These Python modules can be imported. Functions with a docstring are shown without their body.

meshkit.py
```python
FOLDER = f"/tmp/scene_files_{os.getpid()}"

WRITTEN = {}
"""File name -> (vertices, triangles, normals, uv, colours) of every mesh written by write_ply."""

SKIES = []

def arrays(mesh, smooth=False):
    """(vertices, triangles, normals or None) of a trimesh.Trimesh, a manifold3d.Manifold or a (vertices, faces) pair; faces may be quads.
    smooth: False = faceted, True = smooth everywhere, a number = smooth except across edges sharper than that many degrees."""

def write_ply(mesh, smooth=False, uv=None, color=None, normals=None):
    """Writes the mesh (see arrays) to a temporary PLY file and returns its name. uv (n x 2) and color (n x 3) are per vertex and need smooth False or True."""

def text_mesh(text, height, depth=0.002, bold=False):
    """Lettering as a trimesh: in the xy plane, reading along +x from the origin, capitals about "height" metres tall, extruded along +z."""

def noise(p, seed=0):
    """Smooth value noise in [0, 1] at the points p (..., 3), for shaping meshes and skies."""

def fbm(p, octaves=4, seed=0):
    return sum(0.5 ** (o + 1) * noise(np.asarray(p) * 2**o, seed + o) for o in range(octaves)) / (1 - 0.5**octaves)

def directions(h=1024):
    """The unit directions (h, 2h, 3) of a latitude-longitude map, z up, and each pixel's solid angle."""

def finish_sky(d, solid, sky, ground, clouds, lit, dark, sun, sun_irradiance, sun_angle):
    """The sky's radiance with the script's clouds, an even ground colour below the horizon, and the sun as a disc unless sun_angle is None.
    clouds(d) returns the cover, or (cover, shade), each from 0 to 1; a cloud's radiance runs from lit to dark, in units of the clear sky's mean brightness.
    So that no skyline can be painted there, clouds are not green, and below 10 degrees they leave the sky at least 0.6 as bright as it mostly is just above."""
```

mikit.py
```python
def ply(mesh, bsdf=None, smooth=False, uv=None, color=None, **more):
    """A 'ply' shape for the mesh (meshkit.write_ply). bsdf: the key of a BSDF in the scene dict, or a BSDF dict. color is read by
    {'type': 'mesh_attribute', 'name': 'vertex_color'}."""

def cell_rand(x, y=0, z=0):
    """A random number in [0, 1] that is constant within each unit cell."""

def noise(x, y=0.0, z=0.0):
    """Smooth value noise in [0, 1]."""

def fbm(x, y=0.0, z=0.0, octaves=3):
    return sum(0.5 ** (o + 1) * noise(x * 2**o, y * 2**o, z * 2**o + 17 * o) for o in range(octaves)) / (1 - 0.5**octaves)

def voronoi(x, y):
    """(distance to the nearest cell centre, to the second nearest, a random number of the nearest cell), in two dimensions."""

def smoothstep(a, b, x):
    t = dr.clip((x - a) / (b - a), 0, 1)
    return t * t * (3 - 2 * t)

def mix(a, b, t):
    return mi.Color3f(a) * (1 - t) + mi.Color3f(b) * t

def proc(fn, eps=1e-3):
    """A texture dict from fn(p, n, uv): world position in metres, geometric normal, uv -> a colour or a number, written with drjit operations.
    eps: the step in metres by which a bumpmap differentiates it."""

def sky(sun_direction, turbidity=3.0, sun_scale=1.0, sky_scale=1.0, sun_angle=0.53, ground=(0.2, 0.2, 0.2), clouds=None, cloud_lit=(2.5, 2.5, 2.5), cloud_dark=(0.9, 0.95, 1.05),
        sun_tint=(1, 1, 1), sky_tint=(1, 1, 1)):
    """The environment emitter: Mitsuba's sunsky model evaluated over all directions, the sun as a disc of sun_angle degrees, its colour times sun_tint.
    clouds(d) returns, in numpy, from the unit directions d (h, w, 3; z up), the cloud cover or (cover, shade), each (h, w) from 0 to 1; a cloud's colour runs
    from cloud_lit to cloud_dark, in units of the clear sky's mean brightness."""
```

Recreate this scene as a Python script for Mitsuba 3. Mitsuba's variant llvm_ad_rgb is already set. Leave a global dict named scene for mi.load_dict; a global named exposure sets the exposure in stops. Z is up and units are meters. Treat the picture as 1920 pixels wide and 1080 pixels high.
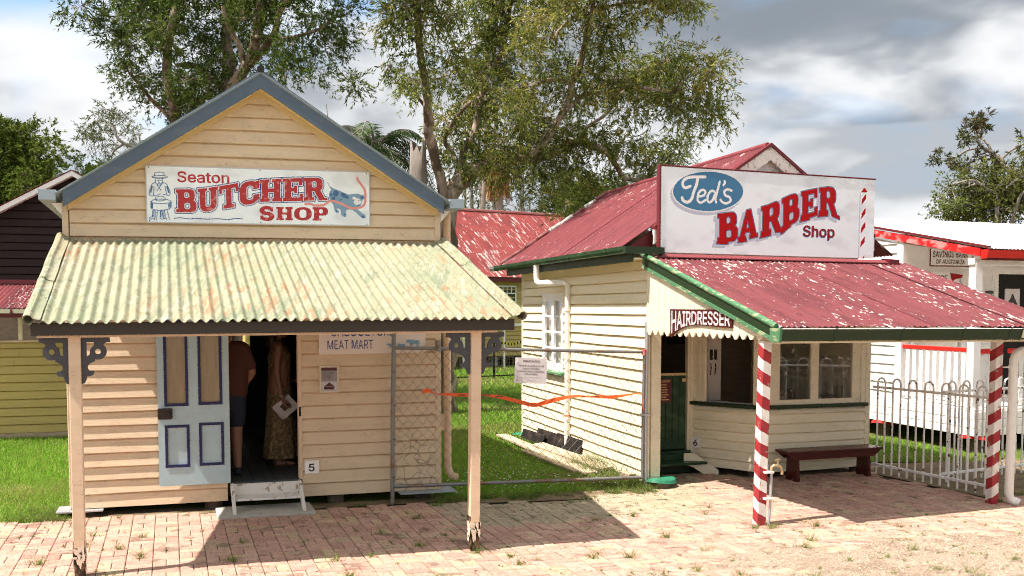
import math
import numpy as np, trimesh, mitsuba as mi, drjit as dr, mikit, meshkit
from shapely.geometry import Polygon, LineString, Point, box as sbox
from shapely.ops import unary_union
from shapely import affinity
from mikit import noise, fbm, voronoi, cell_rand, smoothstep, mix, proc

T = mi.ScalarTransform4f
scene, labels = {}, {}
# ------------------------------------------------------------------ camera, sky, exposure
CAM_H, PITCH, FOCAL = 2.3, math.atan(.06), 1800 / 960
scene['camera'] = {'type': 'perspective', 'fov': math.degrees(2 * math.atan(1 / FOCAL)), 'fov_axis': 'x', 'near_clip': .1, 'far_clip': 5000.0,
                   'principal_point_offset_y': -.1352,
                   'to_world': T().look_at(origin=[0, 0, CAM_H], target=[0, math.cos(PITCH), CAM_H - math.sin(PITCH)], up=[0, 0, 1])}
exposure = 2.65
SUN = (-math.cos(math.radians(26)) * math.cos(math.radians(60)), -math.sin(math.radians(26)) * math.cos(math.radians(60)), math.sin(math.radians(60)))


def clouds(d):
    az = np.degrees(np.arctan2(d[..., 0], d[..., 1]))
    el = np.degrees(np.arcsin(np.clip(d[..., 2], -1, 1)))
    q = d * np.array([1, 1, 2.0])          # clouds a little wider than high
    w = np.stack([meshkit.fbm(q * 6 + 7, 4, 3), meshkit.fbm(q * 6 + 31, 4, 9), meshkit.fbm(q * 6 + 57, 4, 13)], -1) - .5
    big = meshkit.fbm(q * 3.2 + w * .35 + np.array([2.3, 0, 4]), 4, 11) - .5
    mid = meshkit.fbm(q * 8 + w * .8, 5, 23) - .5
    above = meshkit.fbm((q + np.array([0, 0, .055])) * 8 + w * .8, 5, 23) - .5
    billow = .5 - np.abs(meshkit.fbm(q * 15 + w * 1.6 + 3, 5, 41) - .5) * 3
    band = lambda a, e, wa, we: np.exp(-((az - a) / wa) ** 2 - ((el - e) / we) ** 2)
    n = .55 * big + .75 * mid - .16 * billow + .75 * (above - mid) + .5 * w[..., 0] * .5
    n = n + .58 * band(20, 16.6, 14, 2.6 + 6 * mid) + .27 * band(22, 9.3, 4.5, 1.4) + .42 * band(24, 7.0, 8, .9) + .12 * band(11, 14, 4, 4) + .17 * band(-25.5, 8.4, 5, 1.6) + .10 * band(-27, 12, 4, 1.8) - .16 * band(-23, 12.5, 6, 3) - .12 * band(21, 12.6, 8, 1.5) - .12 * band(15, 8.5, 6, 1.5) - .1 * band(27, 8, 3, 1)
    shade = 1 / (1 + np.exp(-(n - .125) * 12.5))
    cover = np.clip((big + .7 * mid + .44) / .16, 0, 1)
    hole = 1.5 * band(-27.5, 16.4, 6.0, 1.5) + 1.4 * band(-8.6, 17.3, 2.6, 1.0) + 1.2 * band(12.5, 7.2, 2.2, .9) + 1.1 * band(-18, 10, 2.5, .8)
    return cover * (1 - .9 * np.clip(hole - .25 + 2.0 * mid, 0, 1)), shade


scene['sky'] = mikit.sky(SUN, turbidity=3.0, clouds=clouds, cloud_lit=(1.66, 1.68, 1.70), cloud_dark=(.47, .54, .62), sun_tint=(.97, 1.02, 1.22), ground=(.3, .27, .2))

# ------------------------------------------------------------------ frames and mesh helpers
RNG = np.random.default_rng(5)


class Frame:
    def __init__(s, O, U, V, Z=(0, 0, 1)):
        s.O = np.asarray(O, float); s.M = np.stack([np.asarray(U, float), np.asarray(V, float), np.asarray(Z, float)], 1)

    def w(s, P):
        return s.O + np.asarray(P, float) @ s.M.T

    def sub(s, o, u, v):
        """A frame at local point o whose axes run along the local directions u and v (2-D)."""
        u = np.asarray([u[0], u[1], 0], float); v = np.asarray([v[0], v[1], 0], float)
        mu, mv = s.M @ u, s.M @ v
        return Frame(s.w(o), mu / np.linalg.norm(mu), mv / np.linalg.norm(mv))

    def loc(s, P):
        return (np.asarray(P, float) - s.O) @ np.linalg.inv(s.M).T


def hd(deg, slope=0.):
    a = math.radians(deg)
    return np.array([math.cos(a), math.sin(a), slope])


WORLD = Frame((0, 0, 0), (1, 0, 0), (0, 1, 0))
BU = Frame((-4.886, 10.516, 0), hd(14.9, .006), hd(109.6))      # butcher shop: u along its front, v inwards
BA = Frame((1.766, 12.302, 0), hd(20.6, -.0058), hd(106.58))    # barber shop
BASIDE = Frame(BA.O, -BA.M[:, 1], BA.M[:, 0])                   # its left wall: along towards the front, v inwards
BK = Frame((7.4, 14.9, 0), hd(20.6), hd(106.58))                # white verandah building on the right
LH = Frame((-8.5, 16.97, 0), hd(16), hd(106))                   # brown and yellow house on the left
RH = Frame((-1.23, 36.96, 0), hd(30), hd(120))                  # red roofed hall at the back


def cat(*ms):
    ms = [m for m in ms if m is not None]
    V, F, n = [], [], 0
    for v, f in ms:
        V.append(v); F.append(np.asarray(f) + n); n += len(v)
    return np.vstack(V), np.vstack(F)


def box(a0, a1, b0, b1, c0, c1):
    v = np.array([[x, y, z] for x in (a0, a1) for y in (b0, b1) for z in (c0, c1)], float)
    f = np.array([[0, 1, 3], [0, 3, 2], [4, 6, 7], [4, 7, 5], [0, 4, 5], [0, 5, 1], [2, 3, 7], [2, 7, 6], [0, 2, 6], [0, 6, 4], [1, 5, 7], [1, 7, 3]])
    return v, f


_cs = np.array([[x, y, z] for x in (-1, 1) for y in (-1, 1) for z in (-1, 1)], float)
_ck = np.array([[s[0], s[1], s[2], k] for s in _cs for k in range(3)])


def _cv(h, c):
    s = _ck[:, :3]; k = _ck[:, 3].astype(int)
    v = s * h
    i = np.arange(len(v))
    for d in (1, 2):
        j = (k + d) % 3
        v[i, j] -= s[i, j] * c
    return v


_hull = trimesh.convex.convex_hull(_cv(np.array([1, 1, 1.]), .2))
_map = np.array([np.argmin(np.linalg.norm(_cv(np.array([1, 1, 1.]), .2) - p, axis=1)) for p in _hull.vertices])
_cf = _map[_hull.faces]


def cbox(a0, a1, b0, b1, c0, c1, c=.006):
    """A box with chamfered edges."""
    m = np.array([a0 + a1, b0 + b1, c0 + c1]) / 2; h = np.abs(np.array([a1 - a0, b1 - b0, c1 - c0])) / 2
    return _cv(h, min(c, h.min() * .8)) + m, _cf


def extr(poly, d0, d1, axes='abc'):
    """Polygon (in the first two axes named) extruded along the third: axes is the order in which x, y, z of the extrusion become a, b, c."""
    ms = []
    for g in getattr(poly, 'geoms', [poly]):
        if g.is_empty or g.area < 1e-9: continue
        m = trimesh.creation.extrude_polygon(g, 1.0, engine='earcut')
        v = np.array(m.vertices); v[:, 2] = d0 + v[:, 2] * (d1 - d0)
        ms.append((v, np.array(m.faces)))
    v, f = cat(*ms)
    ix = [axes.index(k) for k in 'abc']
    return v[:, ix], f


def ac(poly, b0, b1):      # drawn in the a-c plane (a wall), thickness along b
    v, f = extr(poly, b0, b1, 'acb')
    return v, f[:, ::-1]


def bc(poly, a0, a1):
    return extr(poly, a0, a1, 'bca')


def tube(pts, r, sides=8, caps=True, up=None):
    p = np.asarray(pts, float); r = np.broadcast_to(np.asarray(r, float), (len(p),))
    t = np.gradient(p, axis=0); t /= np.linalg.norm(t, axis=1, keepdims=True) + 1e-12
    a = np.cross(t[0], [0, 0, 1.] if abs(t[0][2]) < .9 else [1., 0, 0]); a /= np.linalg.norm(a)
    A = []
    for k in range(len(p)):
        a = a - t[k] * (a @ t[k]); a = a / (np.linalg.norm(a) + 1e-12); A.append(a)
    A = np.array(A); Bv = np.cross(t, A)
    an = np.arange(sides) * 2 * np.pi / sides
    v = p[:, None] + r[:, None, None] * (np.cos(an)[None, :, None] * A[:, None] + np.sin(an)[None, :, None] * Bv[:, None])
    i, j = np.meshgrid(np.arange(len(p) - 1), np.arange(sides), indexing='ij')
    q = np.stack([i * sides + j, i * sides + (j + 1) % sides, (i + 1) * sides + (j + 1) % sides, (i + 1) * sides + j], -1).reshape(-1, 4)
    v = v.reshape(-1, 3); f = np.vstack([q[:, [0, 1, 2]], q[:, [0, 2, 3]]])
    if caps:
        n = len(v); v = np.vstack([v, p[:1], p[-1:]])
        k = np.arange(sides); e = (len(p) - 1) * sides
        f = np.vstack([f, np.stack([(k + 1) % sides, k, k * 0 + n], 1), np.stack([e + k, e + (k + 1) % sides, k * 0 + n + 1], 1)])
    return v, f


def cyl(p0, p1, r, sides=12, r1=None):
    return tube([p0, p1], [r, r if r1 is None else r1], sides)


def arc(c, r, a0, a1, n=8):
    a = np.radians(np.linspace(a0, a1, n))
    return [(c[0] + r * math.cos(x), c[1] + r * math.sin(x)) for x in a]


def prof(pts, a0, a1, a0t=None):
    """A profile in (b, c) extruded along a."""
    return bc(Polygon(pts), a0, a1)


def corr(P0, A, S, pitch, amp, thick=.004, seg=8, rows=3, phase=0., wob=0.):
    """Corrugated sheet from corner P0, across A, up the slope S; the corrugations run along S. Returns mesh, uv."""
    P0, A, S = (np.asarray(x, float) for x in (P0, A, S))
    la, ls = np.linalg.norm(A), np.linalg.norm(S)
    n = np.cross(A, S); n /= np.linalg.norm(n); n = n if n[2] > 0 else -n
    k = max(2, int(round(la / pitch * seg)) + 1)
    x = np.linspace(0, la, k); y = np.linspace(0, ls, rows)
    X, Y = np.meshgrid(x, y)
    h = amp * np.cos(2 * np.pi * (X / pitch + phase)) + (wob * (meshkit.noise(np.stack([X * 1.3, Y * 1.7, X * 0 + P0[0]], -1), 4) - .5) if wob else 0)
    top = P0 + X[..., None] * A / la + Y[..., None] * S / ls + h[..., None] * n
    bot = top - n * thick
    q = (np.arange(rows - 1)[:, None] * k + np.arange(k - 1)[None]).ravel()
    f = np.vstack([np.stack([q, q + 1, q + k + 1], 1), np.stack([q, q + k + 1, q + k], 1)])
    if np.cross(A, S) @ n < 0: f = f[:, ::-1]
    V, Fs, UV = [top.reshape(-1, 3), bot.reshape(-1, 3)], [f, f[:, ::-1] + k * rows], [np.stack([X, Y], -1).reshape(-1, 2)] * 2
    at = 2 * k * rows
    idx = np.arange(k * rows).reshape(rows, k)
    for line in (idx[0], idx[-1], idx[:, 0], idx[:, -1]):
        m = len(line)
        V.append(np.vstack([V[0][line], V[1][line]])); UV.append(np.vstack([UV[0][line], UV[0][line]]))
        i = np.arange(m - 1)
        Fs.append(np.vstack([np.stack([i, i + 1, i + 1 + m], 1), np.stack([i, i + 1 + m, i + m], 1)]) + at); at += 2 * m
    return (np.vstack(V), np.vstack(Fs)), np.vstack(UV)


def put(key, mesh, bsdf, fr=WORLD, smooth=False, uv=None, color=None, number=True, label=None, cat=None, group=None, kind=None):
    """One entry of the scene; a repeated key takes a three-digit number."""
    k = key
    if k in scene:
        i = 1
        while f'{key}_{i:03d}' in scene: i += 1
        k = f'{key}_{i:03d}'
    v, f = mesh
    scene[k] = mikit.ply((fr.w(v), f), bsdf, smooth=smooth, uv=uv, color=color)
    if label or kind: tag(k, label, cat, group, kind)
    return k


def tag(k, label=None, category=None, group=None, kind=None):
    labels[k] = {a: b for a, b in (('label', label), ('category', category), ('group', group), ('kind', kind)) if b}


def fresh(root):
    used = {k.split('__')[0] for k in scene} | set(labels)
    if root not in used: return root
    i = 1
    while f'{root}_{i:03d}' in used: i += 1
    return f'{root}_{i:03d}'


# ------------------------------------------------------------------ materials
def two(b):
    return {'type': 'twosided', 'bsdf': b}


def rgb(c):
    return {'type': 'rgb', 'value': [float(x) for x in c]}


def pr(col, rough=.6, spec=.35, **k):
    return {'type': 'principled', 'base_color': rgb(col) if isinstance(col, (tuple, list)) else col, 'roughness': rough, 'specular': spec, **k}


def plain(name, col, rough=.6, spec=.35, **k):
    scene[name] = two(pr(col, rough, spec, **k))


def tex(name, fn, rough=.6, spec=.3, bump=None, scale=.002, **k):
    b = pr(proc(fn), rough, spec, **k)
    scene[name] = two({'type': 'bumpmap', 'arbitrary': proc(bump, .002), 'scale': scale, 'bsdf': b} if bump else b)


def timber(c, dirt=(.25, .2, .14), amount=.22, along=(1.2, 1.2, 26.)):
    """Old painted boards: streaks along the grain, scuffs and grime spots."""
    def fn(p, n, uv):
        g = fbm(p.x * along[0], p.y * along[1], p.z * along[2], 3)
        s = fbm(p.x * 7 + 3, p.y * 7, p.z * 9, 3)
        sp = smoothstep(.70, .80, noise(p.x * 45, p.y * 45, p.z * 60))
        g = .75 * g + .25 * cell_rand(p.x * .3, p.y * .3, p.z * 6.6)
        c0 = mix(mi.Color3f(c) * .88, mi.Color3f(c) * 1.07, g)
        c0 = mix(c0, mi.Color3f(c) * .5 + mi.Color3f(dirt) * .5, amount * smoothstep(.48, .75, s))
        return mix(c0, dirt, .28 * sp * smoothstep(.5, .6, s))
    return fn


def wood_bump(p, n, uv):
    return noise(p.x * 6, p.y * 6, p.z * 120) * .5 + fbm(p.x * 3, p.y * 3, p.z * 9, 2)


tex('mat_cream', timber((.66, .53, .365)), .55, bump=wood_bump, scale=.0016)
tex('mat_pale', timber((.77, .715, .53), amount=.08), .5, bump=wood_bump, scale=.0016)
tex('mat_tan_trim', timber((.66, .50, .35), amount=.12), .5)
tex('mat_white_boards', timber((.82, .82, .80), amount=.06), .5)
tex('mat_yellow', timber((.46, .37, .13), amount=.15), .6)
tex('mat_brown', timber((.022, .014, .012), (.05, .04, .035), .3), .75)
tex('mat_blue_grey', timber((.085, .125, .17), (.2, .22, .22), .25, (6, 6, 6)), .45)
tex('mat_peel_white', lambda p, n, uv: mix((.74, .72, .67), (.33, .24, .17), smoothstep(.60, .68, fbm(p.x * 16, p.y * 16, p.z * 9, 3)) * .8), .55)
tex('mat_sign_white', lambda p, n, uv: mix((.83, .90, .93), (.72, .77, .80), smoothstep(.5, .75, fbm(p.x * 4, p.y * 4, p.z * 5, 3))), .45)
plain('mat_soffit', (.62, .47, .24), .7)
plain('mat_gutter_grey', (.26, .33, .38), .4)
plain('mat_black', (.012, .011, .010), .7)
plain('mat_charcoal', (.040, .033, .026), .6)
plain('mat_bracket', (.055, .057, .066), .5)
tex('mat_door_blue', timber((.40, .55, .60), (.35, .33, .25), .15, (16, 16, 1.5)), .45)
plain('mat_navy', (.012, .016, .085), .4)
plain('mat_lock', (.02, .013, .010), .35)
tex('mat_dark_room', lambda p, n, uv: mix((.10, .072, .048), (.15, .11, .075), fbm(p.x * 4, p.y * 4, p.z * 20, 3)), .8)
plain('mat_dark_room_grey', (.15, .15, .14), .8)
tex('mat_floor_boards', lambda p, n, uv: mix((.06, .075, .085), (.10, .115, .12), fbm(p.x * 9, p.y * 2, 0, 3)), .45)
plain('mat_white', (.82, .82, .80), .5)
plain('mat_white_gloss', (.78, .77, .74), .3)
plain('mat_pvc', (.78, .76, .70), .35)
tex('mat_green', lambda p, n, uv: mix((.014, .052, .023), (.034, .085, .040), smoothstep(.45, .7, fbm(p.x * 5, p.y * 5, p.z * 7, 3))), .35)
tex('mat_green_worn', lambda p, n, uv: mix((.075, .20, .10), (.30, .36, .20), smoothstep(.56, .70, fbm(p.x * 12, p.y * 12, p.z * 22, 3))), .45)
plain('mat_green_dark', (.016, .035, .014), .45)
plain('mat_green_cap', (.03, .20, .11), .4)
plain('mat_maroon', (.13, .018, .022), .45)
tex('mat_maroon_wood', lambda p, n, uv: mix((.05, .008, .008), (.085, .014, .012), fbm(p.x * 6, p.y * 6, p.z * 20, 3)), .32)
plain('mat_red', (.62, .022, .016), .35)
plain('mat_red_pole', (.30, .010, .014), .4, .15)
tex('mat_red_worn', lambda p, n, uv: mix((.60, .02, .02), (.80, .50, .48), smoothstep(.46, .66, fbm(p.x * 7, p.y * 7, p.z * 9, 3)) * .5), .4)
plain('mat_blue', (.055, .19, .34), .45)
plain('mat_ink_blue', (.02, .045, .22), .5)
plain('mat_line_blue', (.06, .15, .30), .5)
tex('mat_sign_red', lambda p, n, uv: mix((.42, .035, .04), (.60, .22, .20), smoothstep(.62, .72, fbm(p.x * 30, p.y * 30, p.z * 22, 2)) * .8), .5)
plain('mat_gloss_red', (.44, .008, .010), .4, .12)
plain('mat_sausage', (.72, .30, .26), .5)
plain('mat_cow', (.20, .34, .46), .5)
plain('mat_drop', (.50, .53, .62), .5)
plain('mat_sign_grey', (.52, .52, .54), .5)
plain('mat_paper', (.72, .69, .70), .7)
plain('mat_print', (.06, .055, .06), .6)
plain('mat_print_grey', (.30, .28, .28), .6)
tex('mat_pipe', lambda p, n, uv: mix((.22, .22, .21), (.22, .12, .06), smoothstep(.56, .68, fbm(p.x * 9, p.y * 9, p.z * 9, 3)) * .8), .45, metallic=.35)
plain('mat_wire', (.11, .09, .07), .5)
plain('mat_orange', (.72, .10, .015), .5)
plain('mat_brass', (.55, .42, .24), .35, metallic=.6)
plain('mat_steel', (.45, .47, .49), .4, metallic=.5)
tex('mat_fence', lambda p, n, uv: mix((.80, .80, .78), (.12, .08, .06), smoothstep(.71, .75, fbm(p.x * 22, p.y * 22, p.z * 16, 2))), .4)
tex('mat_weathered', lambda p, n, uv: mix((.30, .24, .17), (.50, .41, .29), fbm(p.x * 12, p.y * 4, p.z * 20, 3)), .8)
tex('mat_black_board', lambda p, n, uv: mix((.012, .010, .010), (.055, .04, .033), smoothstep(.4, .8, fbm(p.x * 14, p.y * 5, p.z * 10, 3))), .55)
tex('mat_stump', lambda p, n, uv: mix((.07, .05, .035), (.16, .12, .09), fbm(p.x * 18, p.y * 18, p.z * 3, 3)), .85)
tex('mat_rot', lambda p, n, uv: mix((.030, .018, .012), (.16, .10, .06), smoothstep(.45, .7, fbm(p.x * 30, p.y * 30, p.z * 12, 3))), .9, bump=lambda p, n, uv: fbm(p.x * 50, p.y * 50, p.z * 14, 2), scale=.006)
tex('mat_concrete', lambda p, n, uv: mix((.33, .32, .28), (.47, .45, .40), fbm(p.x * 14, p.y * 14, p.z * 14, 4)), .85)
plain('mat_sign_cream', (.74, .67, .60), .55)
plain('mat_flake', (.66, .56, .44), .6)
scene['mat_glass'] = {'type': 'thindielectric', 'int_ior': 1.5}


# roofs: uv in metres, x across the sheet, y up the slope
def fibro(p, n, uv):
    base = mix((.235, .258, .17), (.285, .28, .19), smoothstep(.35, .65, fbm(p.x * 2.2, p.y * 1.2, 0, 3)))
    g = smoothstep(.50, .70, fbm(p.x * 11 + 5, p.y * 4.2, 2., 3)) * smoothstep(.34, .62, noise(p.x * 1.6, p.y * 1.3, 4.))
    base = mix(base, (.155, .19, .125), g * .7)
    o = smoothstep(.52, .74, fbm(p.x * 8, p.y * 3.0, 8., 3)) * smoothstep(.46, .68, noise(p.x * 1.1 + 3, p.y * 1.2 + 1, 1.))
    base = mix(base, (.33, .25, .15), o * .38)
    fix = dr.abs(uv.y / .68 - dr.floor(uv.y / .68) - .42)      # rust starts at the rows of fixings and runs down the sheet
    r = smoothstep(.62, .70, fbm(uv.x * 26 + p.x * 3, uv.y * 5, 3., 3) + .12 * (1 - smoothstep(.0, .22, fix))) * smoothstep(.50, .64, noise(p.x * 1.3 + 8, p.y * 1.4, 6.))
    base = mix(base, (.33, .14, .07), r * .6)
    s = smoothstep(.76, .82, noise(p.x * 60, p.y * 24, 5.))
    base = mix(base, (.12, .11, .06), s * .5)
    w = smoothstep(.66, .74, fbm(p.x * 26, p.y * 5, 13., 3))
    return mix(base, (.36, .37, .31), w * .5)


tex('mat_fibro', fibro, .75, .2, bump=lambda p, n, uv: fbm(p.x * 30, p.y * 14, 0, 3), scale=.004)


def flaked(red, dark, white, dens, stretch=3.4, freq=16.):
    def fn(p, n, uv):
        a, b = uv.x, uv.y
        base = mix(red, dark, smoothstep(.42, .8, fbm(a * 6, b * 1.1, 1., 3)))
        base = mix(base, mi.Color3f(red) * .55, .6 * smoothstep(.66, .74, fbm(a * 24, b * 5, 7., 2)))
        z = smoothstep(.38, .66, fbm(a * 1.1 + 4, b * .8 + 2, 3., 2))      # it peels in drifts, along the ribs
        f = fbm(a * freq, b * freq / stretch, 2., 4)
        lim = dens + .045 - .13 * z
        m = smoothstep(lim, lim + .02, f)
        base = mix(base, mi.Color3f(dark) * .55, smoothstep(lim - .06, lim, f) * .45)
        return mix(base, white, m)
    return fn


tex('mat_red_roof', flaked((.150, .035, .039), (.105, .022, .026), (.42, .385, .35), .748, 4.6, 58.), .6)
tex('mat_red_roof_main', flaked((.15, .027, .033), (.10, .017, .021), (.38, .34, .30), .79, 5., 50.), .6)
tex('mat_red_roof_far', flaked((.20, .034, .030), (.14, .022, .021), (.42, .32, .30), .665, 9., 20.), .6)
plain('mat_red_roof_plain', (.20, .042, .048), .55)
tex('mat_white_roof', lambda p, n, uv: mix((.74, .74, .73), (.56, .55, .53), smoothstep(.6, .8, fbm(uv.x * 3, uv.y * 9, 0, 3))), .5)


# ground
def sand(p, n, uv):
    x, y = p.x, p.y
    g = fbm(x * 2.2, y * 2.2, 0, 4)
    c = mix((.225, .172, .122), (.31, .25, .185), g)
    c = mix(c, (.17, .12, .08), smoothstep(.52, .70, fbm(x * 7, y * 9, 3., 4)) * .6)
    k = noise(x * 70, y * 70, 1.)
    c = mix(c, (.13, .095, .065), smoothstep(.64, .76, k) * .8)
    return mix(c, (.50, .45, .37), smoothstep(.74, .86, noise(x * 90, y * 90, 5.)) * .8)


tex('mat_sand', sand, .9, .1, bump=lambda p, n, uv: fbm(p.x * 40, p.y * 40, 0, 3) + .6 * fbm(p.x * 6, p.y * 6, 4., 2), scale=.012)
tex('mat_dirt', lambda p, n, uv: mix((.085, .062, .038), (.24, .185, .115), fbm(p.x * 7, p.y * 7, p.z * 7, 4)), .95, .1, bump=lambda p, n, uv: fbm(p.x * 30, p.y * 30, 0, 3), scale=.015)
tex('mat_joint', lambda p, n, uv: mix((.035, .026, .018), (.10, .075, .05), fbm(p.x * 9, p.y * 9, 1., 3)), .95, .1)
tex('mat_soil_green', lambda p, n, uv: mix((.045, .075, .012), (.12, .12, .04), fbm(p.x * 3, p.y * 3, 0, 4)), .95, .1)


def paver(c):
    def fn(p, n, uv):
        g = fbm(p.x * 24, p.y * 24, p.z * 24, 3)
        c0 = mix(mi.Color3f(c) * .80, mi.Color3f(c) * 1.14, g)
        st = smoothstep(.58, .72, fbm(p.x * 2.4, p.y * 2.4, 9., 3))
        c0 = mix(c0, mi.Color3f(c) * .35 + mi.Color3f(.42, .35, .25) * .5, st * .55)
        k = smoothstep(.70, .78, noise(p.x * 70, p.y * 70, 3.))
        return mix(c0, (.13, .10, .075), k * .4)
    return fn


for nm, c in (('a', (.40, .205, .145)), ('b', (.45, .26, .185)), ('c', (.46, .345, .20)), ('d', (.36, .18, .13)), ('e', (.33, .285, .20)), ('f', (.38, .32, .225))):
    tex('mat_paver_' + nm, paver(c), .85, .15)


# foliage: colour per leaf in vertex colours (hue differs from leaf to leaf)
def leafy(name, trans=.5):
    scene[name] = {'type': 'principledthin', 'base_color': {'type': 'mesh_attribute', 'name': 'vertex_color'}, 'roughness': .45, 'diff_trans': trans, 'spec_tint': 0.0}


leafy('mat_leaf', .55)
leafy('mat_grass', .6)
tex('mat_bark', lambda p, n, uv: mix(mix((.13, .095, .07), (.36, .29, .23), smoothstep(.35, .65, fbm(p.x * 5, p.y * 5, p.z * 1.6, 3))), (.54, .47, .39), smoothstep(.62, .72, fbm(p.x * 9, p.y * 9, p.z * 2.2, 3)) * .8), .9, .1, bump=lambda p, n, uv: fbm(p.x * 11, p.y * 11, p.z * 2.2, 3), scale=.05)
tex('mat_bark_grey', lambda p, n, uv: mix((.15, .13, .11), (.36, .33, .29), fbm(p.x * 7, p.y * 7, p.z * 2, 3)), .9, .1)
# ------------------------------------------------------------------ weatherboards, lettering
def board_mesh(a0, a1, c, h, a0t=None, a1t=None, t=.034, wob=.003):
    """One weatherboard: thick lower edge standing proud, thin top tucked under the next board up."""
    a0t = a0 if a0t is None else a0t; a1t = a1 if a1t is None else a1t
    n = max(2, int((a1 - a0) / .9) + 2)
    s = np.linspace(0, 1, n)
    w = RNG.normal(0, wob, n); d = np.abs(RNG.normal(0, wob * .6, n))
    V = []
    for k in range(n):
        ab, at = a0 + (a1 - a0) * s[k], a0t + (a1t - a0t) * s[k]
        lo, hi = c + w[k], c + h
        V += [[ab, .012, lo + .001], [ab, -t - d[k] + .003, lo], [ab, -t - d[k], lo + .004], [at, -.012, hi - .020], [at, .004, hi - .006], [at, .012, hi + .012]]
    V = np.array(V); F = []
    for k in range(n - 1):
        for j in range(6):
            p, q = k * 6 + j, k * 6 + (j + 1) % 6
            F += [[p, q, q + 6], [p, q + 6, p + 6]]
    for e, o in ((0, 1), ((n - 1) * 6, -1)):
        F += [[e, e + 1, e + 2][::o], [e, e + 2, e + 3][::o], [e, e + 3, e + 4][::o], [e, e + 4, e + 5][::o]]
    return V, np.array(F)[:, ::-1]


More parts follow.
